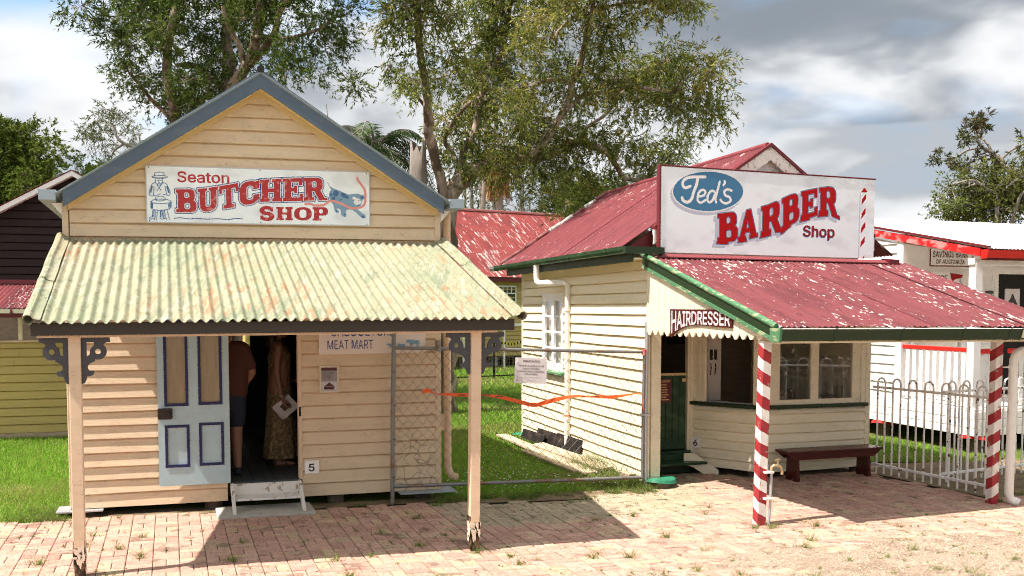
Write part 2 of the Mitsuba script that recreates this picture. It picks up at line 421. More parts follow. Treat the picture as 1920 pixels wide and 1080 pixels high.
def boards(key, fr, a0, a1, c0, c1, h, mat, holes=(), edge=None, phase=0.):
    """Rows of weatherboards from c0 to c1, cut round the holes (a0, a1, c0, c1); edge(c) -> (lowest a, highest a) cuts gables."""
    c = c0
    k = 0
    while c < c1 - .02:
        hh = min(h, c1 - c)
        runs = [(a0, a1)]
        for (x0, x1, z0, z1) in holes:
            if c + hh * .5 > z0 and c + hh * .5 < z1:
                runs = [r for (p, q) in runs for r in ((p, min(q, x0)), (max(p, x1), q)) if r[1] - r[0] > .03]
        cut = []
        for (p, q) in runs:      # butt joints in the longer runs
            if not edge and q - p > 2.4 and RNG.random() < .45:
                j = p + (q - p) * RNG.uniform(.25, .75); cut += [(p, j - .0015), (j + .0015, q)]
            else: cut.append((p, q))
        for (p, q) in cut:
            if edge:
                (l, r), (lt, rt) = edge(c), edge(c + hh + .012)
                l, r, lt, rt = max(p, l), min(q, r), max(p, lt), min(q, rt)
                if r - l < .05: continue
                if rt <= lt: lt = rt = (l + r) / 2
                put(key, board_mesh(l, r, c, hh, lt, rt), mat, fr)
            else:
                put(key, board_mesh(p, q, c, hh), mat, fr)
        c += h; k += 1


def rounded(x0, y0, x1, y1, r):
    r = min(r, (x1 - x0) / 2 - .002, (y1 - y0) / 2 - .002)
    return sbox(x0 + r, y0 + r, x1 - r, y1 - r).buffer(r, 6)


def glyph(ch):
    """Slab-serif capitals in a unit-high box: (polygon, width)."""
    U = unary_union
    if ch == 'B': return U([sbox(.07, 0, .33, 1), sbox(0, 0, .3, .15), sbox(0, .85, .3, 1), rounded(.1, .46, .74, 1, .2), rounded(.1, 0, .8, .54, .22)]).difference(U([rounded(.33, .62, .5, .86, .08), rounded(.33, .14, .55, .41, .08)])), .8
    if ch == 'U': return U([sbox(.08, .4, .34, 1), sbox(.56, .4, .82, 1), rounded(.08, 0, .82, .8, .3), sbox(0, .86, .42, 1), sbox(.48, .86, .9, 1)]).difference(U([rounded(.34, .2, .56, .9, .1), sbox(.34, .5, .56, .86)])), .9
    if ch == 'T': return U([sbox(.33, 0, .6, 1), sbox(0, .83, .93, 1), sbox(0, .66, .13, 1), sbox(.8, .66, .93, 1), sbox(.2, 0, .73, .15)]), .93
    if ch == 'C': return U([rounded(0, 0, .8, 1, .34).difference(U([rounded(.28, .2, .55, .8, .12), sbox(.5, .38, 1, .62)])), sbox(.66, .62, .8, .97)]), .8
    if ch == 'H': return U([sbox(.07, 0, .33, 1), sbox(.57, 0, .83, 1), sbox(.2, .42, .7, .59), sbox(0, 0, .4, .15), sbox(.5, 0, .9, .15), sbox(0, .85, .4, 1), sbox(.5, .85, .9, 1)]), .9
    if ch == 'E': return U([sbox(.07, 0, .33, 1), sbox(0, .84, .76, 1), sbox(0, 0, .78, .16), sbox(.2, .42, .56, .58), sbox(.63, .68, .76, 1), sbox(.65, 0, .78, .32), sbox(.44, .34, .56, .66)]), .78
    if ch == 'R': return U([sbox(.07, 0, .33, 1), sbox(0, 0, .42, .15), sbox(0, .85, .3, 1), rounded(.1, .42, .76, 1, .2).difference(rounded(.33, .58, .51, .86, .08)), Polygon([(.38, .5), (.64, .5), (.84, .1), (.95, .1), (.95, 0), (.62, 0)])]), .95
    if ch == 'P': return U([sbox(.07, 0, .33, 1), sbox(0, 0, .46, .15), sbox(0, .85, .3, 1), rounded(.1, .38, .8, 1, .24)]).difference(rounded(.33, .54, .54, .85, .1)), .8
    if ch == 'O': return rounded(0, 0, .96, 1, .44).difference(rounded(.3, .18, .66, .82, .18)), .96
    if ch == 'S': return U([LineString(arc((.38, .72), .235, 30, 270, 14) + arc((.40, .27), .235, 90, -150, 14)).buffer(.125, cap_style=2), sbox(.54, .66, .7, .98), sbox(.06, .02, .22, .34)]), .8
    if ch == 'A': return U([Polygon([(.0, 0), (.40, 1), (.62, 1), (.96, 0), (.66, 0), (.46, .66), (.26, 0)]), sbox(.24, .24, .7, .38), sbox(-.04, 0, .34, .12), sbox(.56, 0, 1.0, .12)]), .96
    raise KeyError(ch)


def spur(poly):
    """Turns the square slabs into flared, pointed western ones."""
    return poly.buffer(-.035, join_style=1).buffer(.035, join_style=2, mitre_limit=4)


def word(chars, xs, base, top, fn, west=False):
    """Letters placed between the curves base(x) and top(x) of the drawing, letter k across xs[k] = (x0, x1); fn maps the drawing to the board."""
    out = []
    for ch, (x0, x1) in zip(chars, xs):
        g, w = glyph(ch)
        if west: g = spur(unary_union([g] + [Polygon([(x - .05, y0), (x + .42, y0), (x + .36, y1), (x + .02, y1)]) for x, y0, y1 in ((.0, -.07, .12),)]))
        g = g.segmentize(.08)

        def tr(x, y, z=None):
            X = x0 + np.asarray(x) / w * (x1 - x0)
            Y = base(X) + (top(X) - base(X)) * np.asarray(y)
            return fn(X, Y)
        from shapely.ops import transform
        out.append(transform(tr, g).buffer(0))
    return out


def board_map(TL, TR, BR, BL, a0, a1, c0, c1):
    """Drawing coordinates of a flat sign (its four corners as sketched) -> metres on the board."""
    src = np.array([TL, TR, BR, BL], float); dst = np.array([[a0, c1], [a1, c1], [a1, c0], [a0, c0]], float)
    Am = []
    for (x, y), (X, Y) in zip(src, dst):
        Am += [[x, y, 1, 0, 0, 0, -X * x, -X * y, -X], [0, 0, 0, x, y, 1, -Y * x, -Y * y, -Y]]
    H = np.linalg.svd(np.array(Am))[2][-1].reshape(3, 3)

    def fn(x, y):
        x, y = np.asarray(x, float), np.asarray(y, float)
        w = H[2, 0] * x + H[2, 1] * y + H[2, 2]
        return (H[0, 0] * x + H[0, 1] * y + H[0, 2]) / w, (H[1, 0] * x + H[1, 1] * y + H[1, 2]) / w
    return fn


def pts_map(fn, pts):
    a, c = fn([p[0] for p in pts], [p[1] for p in pts])
    return list(zip(np.atleast_1d(a).tolist(), np.atleast_1d(c).tolist()))


def strokes(fn, lines, w):
    return unary_union([LineString(pts_map(fn, l)).buffer(w) for l in lines])


def curve(pts, n=24):
    """A smooth curve through the points (Catmull-Rom)."""
    p = np.array(pts, float); p = np.vstack([2 * p[0] - p[1], p, 2 * p[-1] - p[-2]])
    out = []
    m = max(2, n // (len(pts) - 1))
    for i in range(1, len(p) - 2):
        for t in np.linspace(0, 1, m, endpoint=False):
            out.append(tuple(.5 * (2 * p[i] + (p[i + 1] - p[i - 1]) * t + (2 * p[i - 1] - 5 * p[i] + 4 * p[i + 1] - p[i + 2]) * t * t + (3 * p[i] - p[i - 1] - 3 * p[i + 1] + p[i + 2]) * t ** 3)))
    return out + [tuple(p[-2])]


def text_ac(text, height, bold=False, width=None):
    """Lettering as (vertices in a, c; faces) flat plate standing in the a-c plane, from the origin."""
    m = meshkit.text_mesh(text, height, depth=.001, bold=bold)
    v, f = np.array(m.vertices), np.array(m.faces)
    v[:, 0] -= v[:, 0].min()
    if width: v[:, 0] *= width / v[:, 0].max()
    return np.stack([v[:, 0], -v[:, 2], v[:, 1]], 1), f


def text_put(key, text, fr, a, b, c, height, mat, bold=False, width=None, warp=None):
    v, f = text_ac(text, height, bold, width)
    if warp: v = warp(v)
    put(key, (v + [a, b, c], f), mat, fr)


# ------------------------------------------------------------------ butcher shop
tex('mat_pane_backing', lambda p, n, uv: mix((.20, .15, .075), (.30, .235, .13), fbm(p.x * 40, p.y * 40, p.z * 3, 3)), .8)  # tone of the board added behind the door panes
S = 'butcher_shop'
tag(S, 'cream weatherboard shop with blue-grey gable trim and a pale green corrugated awning', 'shop')
BW, BAPEX, BEAVE, BSL = 4.16, 4.74, 3.40, .648
gable = lambda c: (2.085 - (4.80 - c) / BSL, 2.085 + (4.80 - c) / BSL)
boards(S + '__front_wall__weatherboard', BU, .06, 4.10, .085, 3.07, .1525, 'mat_cream', [(1.67, 2.51, .0, 2.36)])
boards(S + '__front_wall__weatherboard', BU, .07, 4.09, 3.084, 4.74, .1515, 'mat_cream', edge=gable)
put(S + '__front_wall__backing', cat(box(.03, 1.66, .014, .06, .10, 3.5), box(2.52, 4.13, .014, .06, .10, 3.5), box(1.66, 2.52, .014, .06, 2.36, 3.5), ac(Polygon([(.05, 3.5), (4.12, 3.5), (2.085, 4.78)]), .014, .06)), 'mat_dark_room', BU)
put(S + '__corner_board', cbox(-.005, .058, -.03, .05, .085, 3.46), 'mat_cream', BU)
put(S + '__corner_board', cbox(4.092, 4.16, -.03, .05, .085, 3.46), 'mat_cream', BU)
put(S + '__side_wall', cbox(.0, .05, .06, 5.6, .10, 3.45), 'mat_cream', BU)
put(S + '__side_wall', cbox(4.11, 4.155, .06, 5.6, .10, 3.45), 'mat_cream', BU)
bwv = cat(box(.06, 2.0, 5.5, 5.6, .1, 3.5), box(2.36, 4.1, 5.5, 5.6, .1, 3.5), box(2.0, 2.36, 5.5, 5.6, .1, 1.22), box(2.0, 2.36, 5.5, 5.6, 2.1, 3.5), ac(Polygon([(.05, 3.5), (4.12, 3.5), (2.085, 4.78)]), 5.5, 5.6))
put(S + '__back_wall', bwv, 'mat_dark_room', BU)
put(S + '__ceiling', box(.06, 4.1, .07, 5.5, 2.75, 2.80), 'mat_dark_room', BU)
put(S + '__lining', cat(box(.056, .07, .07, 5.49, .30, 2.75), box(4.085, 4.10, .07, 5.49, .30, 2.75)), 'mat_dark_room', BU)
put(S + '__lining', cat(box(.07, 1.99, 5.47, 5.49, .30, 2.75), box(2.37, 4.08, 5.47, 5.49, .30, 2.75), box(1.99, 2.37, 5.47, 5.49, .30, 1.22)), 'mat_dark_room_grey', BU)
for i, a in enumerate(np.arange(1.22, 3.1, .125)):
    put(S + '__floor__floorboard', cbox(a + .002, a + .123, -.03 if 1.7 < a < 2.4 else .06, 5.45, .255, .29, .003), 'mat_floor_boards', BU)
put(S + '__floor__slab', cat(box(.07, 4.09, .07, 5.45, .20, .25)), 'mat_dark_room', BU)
# door opening
put(S + '__door_frame__jamb', cbox(2.475, 2.515, -.035, .10, .29, 2.34), 'mat_tan_trim', BU)
put(S + '__door_frame__jamb', cbox(1.665, 1.705, -.028, .10, .29, 2.34), 'mat_tan_trim', BU)
put(S + '__door_frame__head', cbox(1.665, 2.515, -.034, .10, 2.342, 2.40), 'mat_tan_trim', BU)
put(S + '__door_frame__strike_plate', box(2.478, 2.50, -.04, -.036, 1.03, 1.14), 'mat_black', BU)
# the door, folded back against the wall
D = Frame(BU.w((1.70, -.045, 0)), -BU.M[:, 0] + .045 * BU.M[:, 1] * -1, BU.M[:, 1])
D = Frame(BU.w((.932, -.075, 0)), BU.M[:, 0] + .02 * BU.M[:, 1], BU.M[:, 1])
dp = sbox(0, .30, .765, 2.30)
holes = [sbox(.072, 1.20, .325, 2.16), sbox(.435, 1.205, .69, 2.16), sbox(.072, .51, .33, .985), sbox(.435, .515, .70, 1.0)]
put(S + '__door__frame', ac(dp.difference(unary_union(holes)), -.035, .0), 'mat_door_blue', D)
for i, h in enumerate(holes):
    x0, y0, x1, y1 = h.bounds
    put(S + '__door__moulding', ac(h.buffer(.002, join_style=2).difference(sbox(x0 + .028, y0 + .028, x1 - .028, y1 - .028)), -.044, -.022), 'mat_navy', D)
    if i < 2:
        put(S + '__door__pane_backing', cbox(x0 + .01, x1 - .01, -.008, -.004, y0 + .01, y1 - .01, .001), 'mat_pane_backing', D)  # brown board added behind the glass to make the panes look darker
        put(S + '__door__pane', ac(sbox(x0 + .026, y0 + .026, x1 - .026, y1 - .026), -.014, -.0138), 'mat_glass', D)
    else:
        put(S + '__door__panel', cbox(x0 + .024, x1 - .024, -.024, -.010, y0 + .024, y1 - .024, .004), 'mat_door_blue', D)
put(S + '__door__lock', ac(rounded(-.002, 1.055, .155, 1.18, .02), -.062, -.035), 'mat_lock', D)
put(S + '__door__lock__knob', tube([(.125, -.062, 1.115), (.125, -.075, 1.115), (.125, -.09, 1.115), (.125, -.10, 1.115)], [.008, .012, .022, .014], 10), 'mat_lock', D, smooth=40)
# roof, barge boards, soffit, gutters
for s in (-1, 1):
    P0 = np.array([2.085 + s * 2.13, -.30, BEAVE + .105]); Sv = np.array([-s * 2.13, 0, 2.13 * BSL])
    m, uv = corr(P0, (0, 6.1, 0), Sv, .09, .010, .005, 6, 2)
    put(S + '__roof__roof_slope', m, 'mat_gutter_grey', BU, smooth=True, uv=uv)
    zb = lambda u, o: 4.721 - BSL * abs(u - 2.085) + o
    e = 2.085 + s * 2.055
    put(S + '__barge_board', ac(Polygon([(2.085, zb(2.085, 0)), (e, zb(e, -.01)), (e, zb(e, .172)), (2.085, zb(2.085, .205))]), -.272, -.236), 'mat_blue_grey', BU)
    put(S + '__soffit', ac(Polygon([(2.085, zb(2.085, .015)), (e - s * .03, zb(e - s * .03, .015)), (e - s * .03, zb(e - s * .03, .03)), (2.085, zb(2.085, .03))]), -.236, .0), 'mat_soffit', BU)
    put(S + '__gable_trim', ac(Polygon([(2.085, zb(2.085, -.045)), (e - s * .03, zb(e - s * .03, -.045)), (e - s * .03, zb(e - s * .03, .014)), (2.085, zb(2.085, .014))]), -.05, -.026), 'mat_soffit', BU)
    g = 2.085 + s * 2.205
    gp = [(g - .085, 3.445), (g + .085 * (1 if s > 0 else .8), 3.445), (g + .085, 3.55), (g + .072, 3.55), (g + .068, 3.458), (g - .07, 3.458), (g - .072, 3.55), (g - .085, 3.55)]
    put(S + '__gutter', ac(Polygon(gp), -.29, 5.75), 'mat_gutter_grey', BU)
    put(S + '__gutter__stop_end', box(g - .085, g + .085, -.293, -.289, 3.445, 3.552), 'mat_gutter_grey', BU)
    put(S + '__eave_bracket', ac(Polygon([(2.085 + s * 2.08, 3.44), (2.085 + s * 2.20, 3.44), (2.085 + s * 2.08, 3.30)]), -.02, .02), 'mat_white', BU)
put(S + '__roof__ridge_cap', tube([(2.085, -.31, 4.925), (2.085, 5.8, 4.925)], .04, 10), 'mat_black', BU, smooth=40)
put(S + '__downpipe', tube([(4.29, .16, 3.45), (4.29, .16, 1.9), (4.29, .16, .36), (4.30, .14, .26), (4.33, .10, .215), (4.37, .05, .205)], .045, 14), 'mat_tan_trim', BU, smooth=40)
put(S + '__downpipe__bracket', cat(cbox(4.15, 4.25, .13, .17, .78, .98, .004)), 'mat_tan_trim', BU)
# awning
aw = 'butcher_shop__awning'
zf, zbk, vf, vb = 2.186, 3.055, -2.80, -.035
sv = np.array([0, vb - vf, zbk - zf])
ed = [.055, .62, 1.20, 1.78, 2.37, 2.95, 3.53, 4.10]
for i in range(7):
    ov = .035 if i else 0
    m, uv = corr((ed[i] - ov, vf - RNG.uniform(0, .012), zf + .0025 * (i % 2)), (ed[i + 1] - ed[i] + ov, 0, 0), sv, .0885, .0155, .005, 10, 7, phase=(ed[i] - ov) / .0885, wob=.006)
    put(aw + '__roof_sheet', m, 'mat_fibro', BU, smooth=True, uv=uv)
n_ = np.array([0, -sv[2], sv[1]]) / np.linalg.norm(sv)
for s, a0 in ((-1, .075), (1, 4.085)):     # rolled flashings along both sides
    cs = [(0, .022), (s * .035, .024), (s * .06, .034)] + [(s * (.098 + .042 * math.cos(math.radians(t))), .022 + .042 * math.sin(math.radians(t))) for t in (120, 85, 50, 10, -40, -90, -130)]
    for t0, t1 in ((0, .40), (.395, 1.0)) if s < 0 else ((0, .62), (.615, 1.)):
        L = []
        for t in np.linspace(t0, t1, 6):
            o = np.array([a0, vf - .02, zf]) + sv * t + (RNG.normal(0, .003, 3) if 0 < t < 1 else 0) + n_ * (.004 if t1 == 1 else 0)
            L.append([o + np.array([x, 0, 0]) + n_ * y for x, y in cs] + [o + np.array([x * .93, 0, 0]) + n_ * (y - .006) for x, y in cs[::-1]])
        L = np.array(L); k = L.shape[1]; q = []
        for r in range(len(L) - 1):
            for j in range(k):
                a_, b_ = r * k + j, r * k + (j + 1) % k
                q += [[a_, b_, b_ + k], [a_, b_ + k, a_ + k]]
        h = len(cs)
        for e in (0, (len(L) - 1) * k):
            for j in range(h - 1): q += [[e + j, e + j + 1, e + k - 2 - j], [e + j, e + k - 2 - j, e + k - 1 - j]]
        put(aw + '__flashing', (L.reshape(-1, 3), np.array(q)), 'mat_fibro', BU, smooth=35)
put(aw + '__fascia', cbox(-.012, 4.125, -2.755, -2.715, 2.072, 2.178, .004), 'mat_charcoal', BU)
put(aw + '__beam', cbox(.03, 3.98, -2.705, -2.57, 2.052, 2.15, .005), 'mat_tan_trim', BU)
for a in (.06, 1.07, 2.08, 3.09, 4.05):
    put(aw + '__rafter', bc(Polygon([(-2.70, 2.14), (-.04, 2.98), (-.04, 3.02), (-2.70, 2.165)]), a, a + .05), 'mat_tan_trim', BU)
put(aw + '__ledger', cbox(.06, 4.09, -.045, -.024, 2.93, 3.03), 'mat_tan_trim', BU)
# fretwork brackets
ip = [(0, 0), (325, 0), (330, 58), (290, 60), (262, 76), (250, 95)] + arc((190, 172), 100, -48, 112, 14) + [(150, 262), (155, 290), (120, 302), (88, 326), (70, 352), (70, 378), (86, 402), (135, 405)] + arc((98, 425), 44, -10, 70, 4) + [(60, 475), (52, 520), (32, 555), (0, 566)]
br = Polygon([(x, -y) for x, y in ip]).buffer(0).difference(unary_union([Point(190, -172).buffer(33), Polygon([(62, -60), (146, -60), (146, -95), (118, -120), (103, -150), (97, -205), (62, -232)])]))
br = affinity.scale(br, .00070, .00070, origin=(0, 0))
for px0, px1, lean in ((.265, .362, -.006), (3.742, 3.838, -.022)):
    P = 'butcher_shop__post'
    # painted timber down to a ragged rotten foot
    body = cbox(px0, px1, -2.665, -2.57, .0 if 0 else .25, 2.055, .006)
    v = body[0].copy(); v[:, 0] += lean * (1 - v[:, 2] / 2.06)
    pk = put(P, (v, body[1]), 'mat_tan_trim', BU)
    foot = trimesh.creation.box((px1 - px0, .095, .32)); foot = foot.subdivide().subdivide().subdivide()
    fv = np.array(foot.vertices); fv += [(px0 + px1) / 2 + lean * .92, -2.6175, .155]
    nz = meshkit.fbm(fv * [30, 30, 9], 3, 2)
    low = np.clip((.16 - fv[:, 2]) / .16, 0, 1)
    ctr = np.array([(px0 + px1) / 2 + lean * .92, -2.6175])
    fv[:, :2] = ctr + (fv[:, :2] - ctr) * (.99 - (.05 + .45 * np.clip(nz - .35, 0, 1)) * (low > 0)[:, None].repeat(2, 1)[:, 0])[:, None]
    put(pk + '__rotten_foot', (fv, np.array(foot.faces)), 'mat_rot', BU)
    chips = []
    for side in range(4):       # plates of old paint still clinging to the foot
        for k in range(26):
            t = RNG.uniform(-.043, .043); z = .26 - abs(RNG.normal(0, .085)); w, h = RNG.uniform(.006, .018), RNG.uniform(.015, .055)
            if z < .02: continue
            if z - h < .03 and RNG.random() < .6: continue
            o = .0485 + RNG.uniform(.0, .004)
            poly = Polygon([(t - w, z), (t - w * .3, z + h * .4), (t + w, z + h * .1), (t + w * .8, z - h), (t - w * .4, z - h * .7)])
            m = ac(poly, -o - .0015, -o)
            c_, s_ = [(1, 0), (0, 1), (-1, 0), (0, -1)][side]
            vv = m[0].copy(); vv = np.stack([vv[:, 0] * c_ - vv[:, 1] * s_, vv[:, 0] * s_ + vv[:, 1] * c_, vv[:, 2]], 1) + [ctr[0], ctr[1], 0]
            chips.append((vv, m[1]))
    put(pk + '__paint_chips', cat(*chips), 'mat_flake', BU, kind='stuff')
    for s in (-1, 1):
        b = affinity.scale(br, s, 1, origin=(0, 0)); b = affinity.translate(b, px1 if s > 0 else px0, 2.05)
        put(aw + '__bracket', ac(b, -2.632, -2.603), 'mat_bracket', BU)
# under the floor
for a in (.05, 1.4, 2.8, 3.85):
    nm = put(S + '__stump', cyl((a + .12, .16, -.05), (a + .12, .16, .10), .10, 12), 'mat_stump', BU, smooth=40)
cap = lambda a, b, r: (lambda m: (np.array(m.vertices) * [r * 1.25, r, .03] + [a, b, .095], np.array(m.faces)))(trimesh.creation.icosphere(2))
put(S + '__stump_cap', cat(box(-.14, .34, -.13, .22, .060, .075)), 'mat_steel', BU)
put(S + '__stump_cap', cat(box(3.62, 4.30, -.22, .22, .075, .085)), 'mat_gutter_grey', BU)
put(S + '__bearer', box(.05, 4.1, .12, .22, .11, .20), 'mat_stump', BU)

# things at the butcher shop
k = put('door_slab', cbox(1.53, 2.585, -.60, -.02, -.02, .014, .006), 'mat_concrete', BU, label='pale concrete slab set in the bricks under the white doorstep', cat='slab')
st = 'doorstep'
tag(st, 'small white painted wooden doorstep below the open butcher door', 'step')
sp = Polygon([(-.06, .275), (-.14, .275), (-.19, .23), (-.53, .014), (-.43, .014), (-.06, .03)])
for a in (1.70, 2.455):
    put(st + '__stringer', bc(Polygon([(-.035, .285), (-.12, .285), (-.52, .016), (-.40, .016), (-.035, .2)]).buffer(0), a, a + .034), 'mat_peel_white', BU)
put(st + '__riser', cbox(1.735, 2.454, -.085, -.06, .15, .28, .003), 'mat_peel_white', BU)
put(st + '__tread', cbox(1.735, 2.454, -.33, -.065, .125, .149, .004), 'mat_peel_white', BU)

# big painted sign in the gable
s1 = 'painted_sign'
tag(s1, 'long white sign with red slab lettering, a blue butcher and a blue dog', 'sign')
fs = board_map((60, 58), (1868, 108), (1870, 540), (60, 522), .862, 3.314, 3.245, 3.865)
put(s1 + '__panel', cbox(.862, 3.314, -.052, -.036, 3.245, 3.865, .003), 'mat_sign_white', BU)
put(s1 + '__frame', ac(sbox(.856, 3.239, 3.320, 3.871).difference(sbox(.868, 3.251, 3.308, 3.859)), -.0545, -.036), 'mat_sign_grey', BU)
xs = [(302, 470), (480, 650), (657, 812), (822, 985), (988, 1165), (1172, 1335), (1342, 1532)]
bx = [300, 470, 560, 735, 850, 990, 1100, 1300, 1540]
base = lambda x: np.interp(x, bx, [440, 440, 432, 402, 384, 352, 348, 342, 335])
top = lambda x: np.interp(x, bx, [252, 248, 240, 212, 190, 172, 165, 157, 154])
fb = -.0524
for g in word('BUTCHER', xs, base, top, fs):
    put(s1 + '__letter', ac(g, fb - .0024, fb), 'mat_sign_red', BU)
    put(s1 + '__letter_outline', ac(g.buffer(.0175).difference(g.buffer(.0090)), fb - .0012, fb), 'mat_ink_blue', BU)
for g in word('SHOP', [(978, 1108), (1118, 1252), (1262, 1405), (1412, 1535)], lambda x: np.interp(x, [970, 1540], [497, 502]), lambda x: np.interp(x, [970, 1540], [392, 392]), fs):
    put(s1 + '__letter', ac(g, fb - .0024, fb), 'mat_sign_red', BU)
a0, c0 = fs(316, 190); a1, _ = fs(740, 190); _, c1 = fs(316, 106)
text_put(s1 + '__lettering', 'Seaton', BU, float(a0), fb - .001, float(c0), float(c1 - c0), 'mat_sign_red', True, float(a1 - a0))
blue = [curve([(285, 490), (330, 484), (400, 492), (480, 490), (560, 494), (640, 490), (720, 498), (780, 488), (845, 490)], 60)]
put(s1 + '__flourish', ac(strokes(fs, blue, .0045), fb - .001, fb), 'mat_ink_blue', BU)
man = [curve([(106, 150), (130, 158), (170, 163), (215, 160), (236, 150), (205, 140), (140, 140), (106, 150)], 40), curve([(130, 140), (134, 118), (170, 112), (206, 118), (208, 140)]), curve([(136, 160), (138, 196), (155, 214), (175, 214), (192, 198), (196, 160)]),
       [(150, 178), (162, 178)], [(174, 178), (186, 178)], [(166, 182), (163, 196), (170, 197)], [(158, 204), (176, 204)],
       curve([(132, 196), (108, 212), (98, 240), (84, 272), (86, 298), (100, 306), (150, 300), (176, 288)]), curve([(200, 196), (226, 208), (240, 236), (256, 272), (252, 296), (236, 302), (196, 292)]),
       [(140, 200), (182, 262)], [(196, 200), (150, 262)], curve([(124, 228), (122, 268), (118, 296)]), curve([(216, 226), (222, 266), (226, 296)]), curve([(130, 334), (140, 318), (175, 308), (208, 318), (214, 336), (190, 346), (150, 346), (130, 334)], 40),
       curve([(96, 352), (120, 338), (176, 332), (240, 338), (264, 352), (240, 364), (176, 368), (116, 364), (96, 352)], 50), [(96, 352), (94, 404)], [(264, 352), (262, 398)], curve([(94, 404), (120, 418), (178, 424), (240, 414), (262, 398)]),
       [(112, 416), (104, 482)], [(128, 420), (136, 440), (122, 505)], [(152, 422), (138, 506)], [(204, 420), (222, 500)], [(226, 416), (246, 500)], [(172, 424), (168, 490)], [(182, 424), (196, 488)], curve([(104, 478), (80, 486), (84, 498), (118, 492)]), curve([(168, 486), (180, 496), (216, 488)])]
put(s1 + '__butcher_figure', ac(strokes(fs, man, .0040), fb - .001, fb), 'mat_line_blue', BU)
shade = [[(100 + i * 4, 360 + i), (98 + i * 4, 404)] for i in range(4)] + [[(262 - i * 5, 360), (258 - i * 5, 400)] for i in range(5)] + [[(x, 424), (x - 4, 480)] for x in (112, 118, 124, 186, 194, 202, 210, 178)] + [[(90 + i * 3, 280), (108 + i * 2, 226)] for i in range(4)] + [[(250 - i * 3, 280), (232 - i * 2, 226)] for i in range(4)] + [[(112 + 8 * i, 152), (116 + 8 * i, 158)] for i in range(14)]
put(s1 + '__butcher_figure__hatching', ac(strokes(fs, shade, .0027), fb - .001, fb), 'mat_line_blue', BU, kind='stuff')
dog = Polygon(pts_map(fs, curve([(1536, 186), (1548, 216), (1580, 238), (1640, 262), (1700, 288), (1760, 280), (1800, 290), (1832, 300), (1836, 322), (1815, 330), (1806, 360), (1790, 388), (1762, 398), (1800, 430), (1836, 458), (1834, 478), (1806, 476), (1764, 438), (1720, 410), (1680, 420), (1684, 464), (1664, 470), (1640, 450), (1636, 412), (1606, 402), (1624, 430), (1606, 436), (1590, 424), (1580, 380), (1562, 350), (1546, 312), (1548, 268), (1560, 250), (1534, 200)], 120))).buffer(0)
fur = LineString(pts_map(fs, [(1580, 250), (1700, 300)])).buffer(.02)
spots = unary_union([Point(*[float(q) for q in fs(x, y)]).buffer(r) for x, y, r in ((1600, 280, .035), (1580, 320, .025), (1660, 290, .03), (1690, 310, .02), (1560, 290, .018), (1810, 310, .02), (1670, 300, .022), (1815, 468, .016), (1670, 450, .012), (1606, 425, .012), (1640, 330, .014))]).intersection(dog)
put(s1 + '__dog_figure', ac(dog.difference(spots.buffer(.0005)), fb - .001, fb), 'mat_cow', BU)
put(s1 + '__dog_figure__markings', ac(spots, fb - .001, fb), 'mat_line_blue', BU, kind='stuff')
pale = unary_union([Point(*[float(q) for q in fs(x, y)]).buffer(r) for x, y, r in ((1770, 345, .040), (1745, 320, .02), (1790, 350, .02))]).intersection(dog)
put(s1 + '__dog_figure__face', ac(pale, fb - .0016, fb - .001), 'mat_white_boards', BU)
put(s1 + '__dog_figure__eye', ac(unary_union([Point(*[float(q) for q in fs(x, y)]).buffer(.007) for x, y in ((1742, 334), (1782, 338), (1782, 374))]), fb - .0022, fb - .0016), 'mat_ink_blue', BU)
sau = []
for l in (curve([(1350, 368), (1395, 366), (1430, 378), (1500, 374), (1560, 340), (1640, 362), (1700, 392), (1740, 400), (1800, 390), (1830, 360), (1836, 300), (1830, 250), (1806, 212), (1776, 170), (1768, 128)], 300),):
    p = np.array(pts_map(fs, l)); d = np.r_[0, np.cumsum(np.linalg.norm(np.diff(p, axis=0), axis=1))]
    for s0 in np.arange(0, d[-1] - .05, .082):
        q = [(np.interp(t, d, p[:, 0]), np.interp(t, d, p[:, 1])) for t in np.linspace(s0 + .008, min(s0 + .074, d[-1]), 6)]
        sau.append(LineString(q).buffer(.0135))
put(s1 + '__sausages', ac(unary_union(sau), fb - .003, fb - .0023), 'mat_sausage', BU)
put(s1 + '__screws', cat(*[tuple(cyl((a, -.057, c), (a, -.052, c), .006, 8)) for a in (.89, 2.08, 3.28) for c in (3.262, 3.848)]), 'mat_lock', BU)

# sign over the wall to the right of the door
s2 = 'painted_sign_001'
tag(s2, 'cream sign with thin dark blue capitals and small blue cattle, under the green awning', 'sign')
put(s2 + '__panel', cbox(2.715, 3.965, -.054, -.038, 1.745, 2.26, .003), 'mat_sign_cream', BU)
text_put(s2 + '__lettering', 'MEAT MART', BU, 2.81, -.0555, 1.805, .105, 'mat_ink_blue', False, .53)
text_put(s2 + '__lettering', 'CABOOLTURE', BU, 2.85, -.0555, 1.955, .13, 'mat_ink_blue', False, .74)


def cow(a, c, w):
    p = [(0, .42), (.05, .55), (.12, .58), (.14, .66), (.2, .6), (.3, .62), (.6, .56), (.92, .56), (.98, .50), (1.0, .2), (.96, .22), (.95, .42), (.9, .36), (.88, 0), (.8, 0), (.78, .26), (.70, .30), (.48, .24), (.42, .22), (.40, 0), (.32, 0), (.31, .26), (.24, .34), (.14, .40), (.04, .36)]
    return Polygon([(a + x * w, c + y * w) for x, y in p]).buffer(0)


put(s2 + '__cattle', ac(unary_union([cow(3.73, 1.805, .165), cow(3.625, 1.800, .095), cow(3.50, 1.800, .105)]), -.0565, -.054), 'mat_cow', BU)
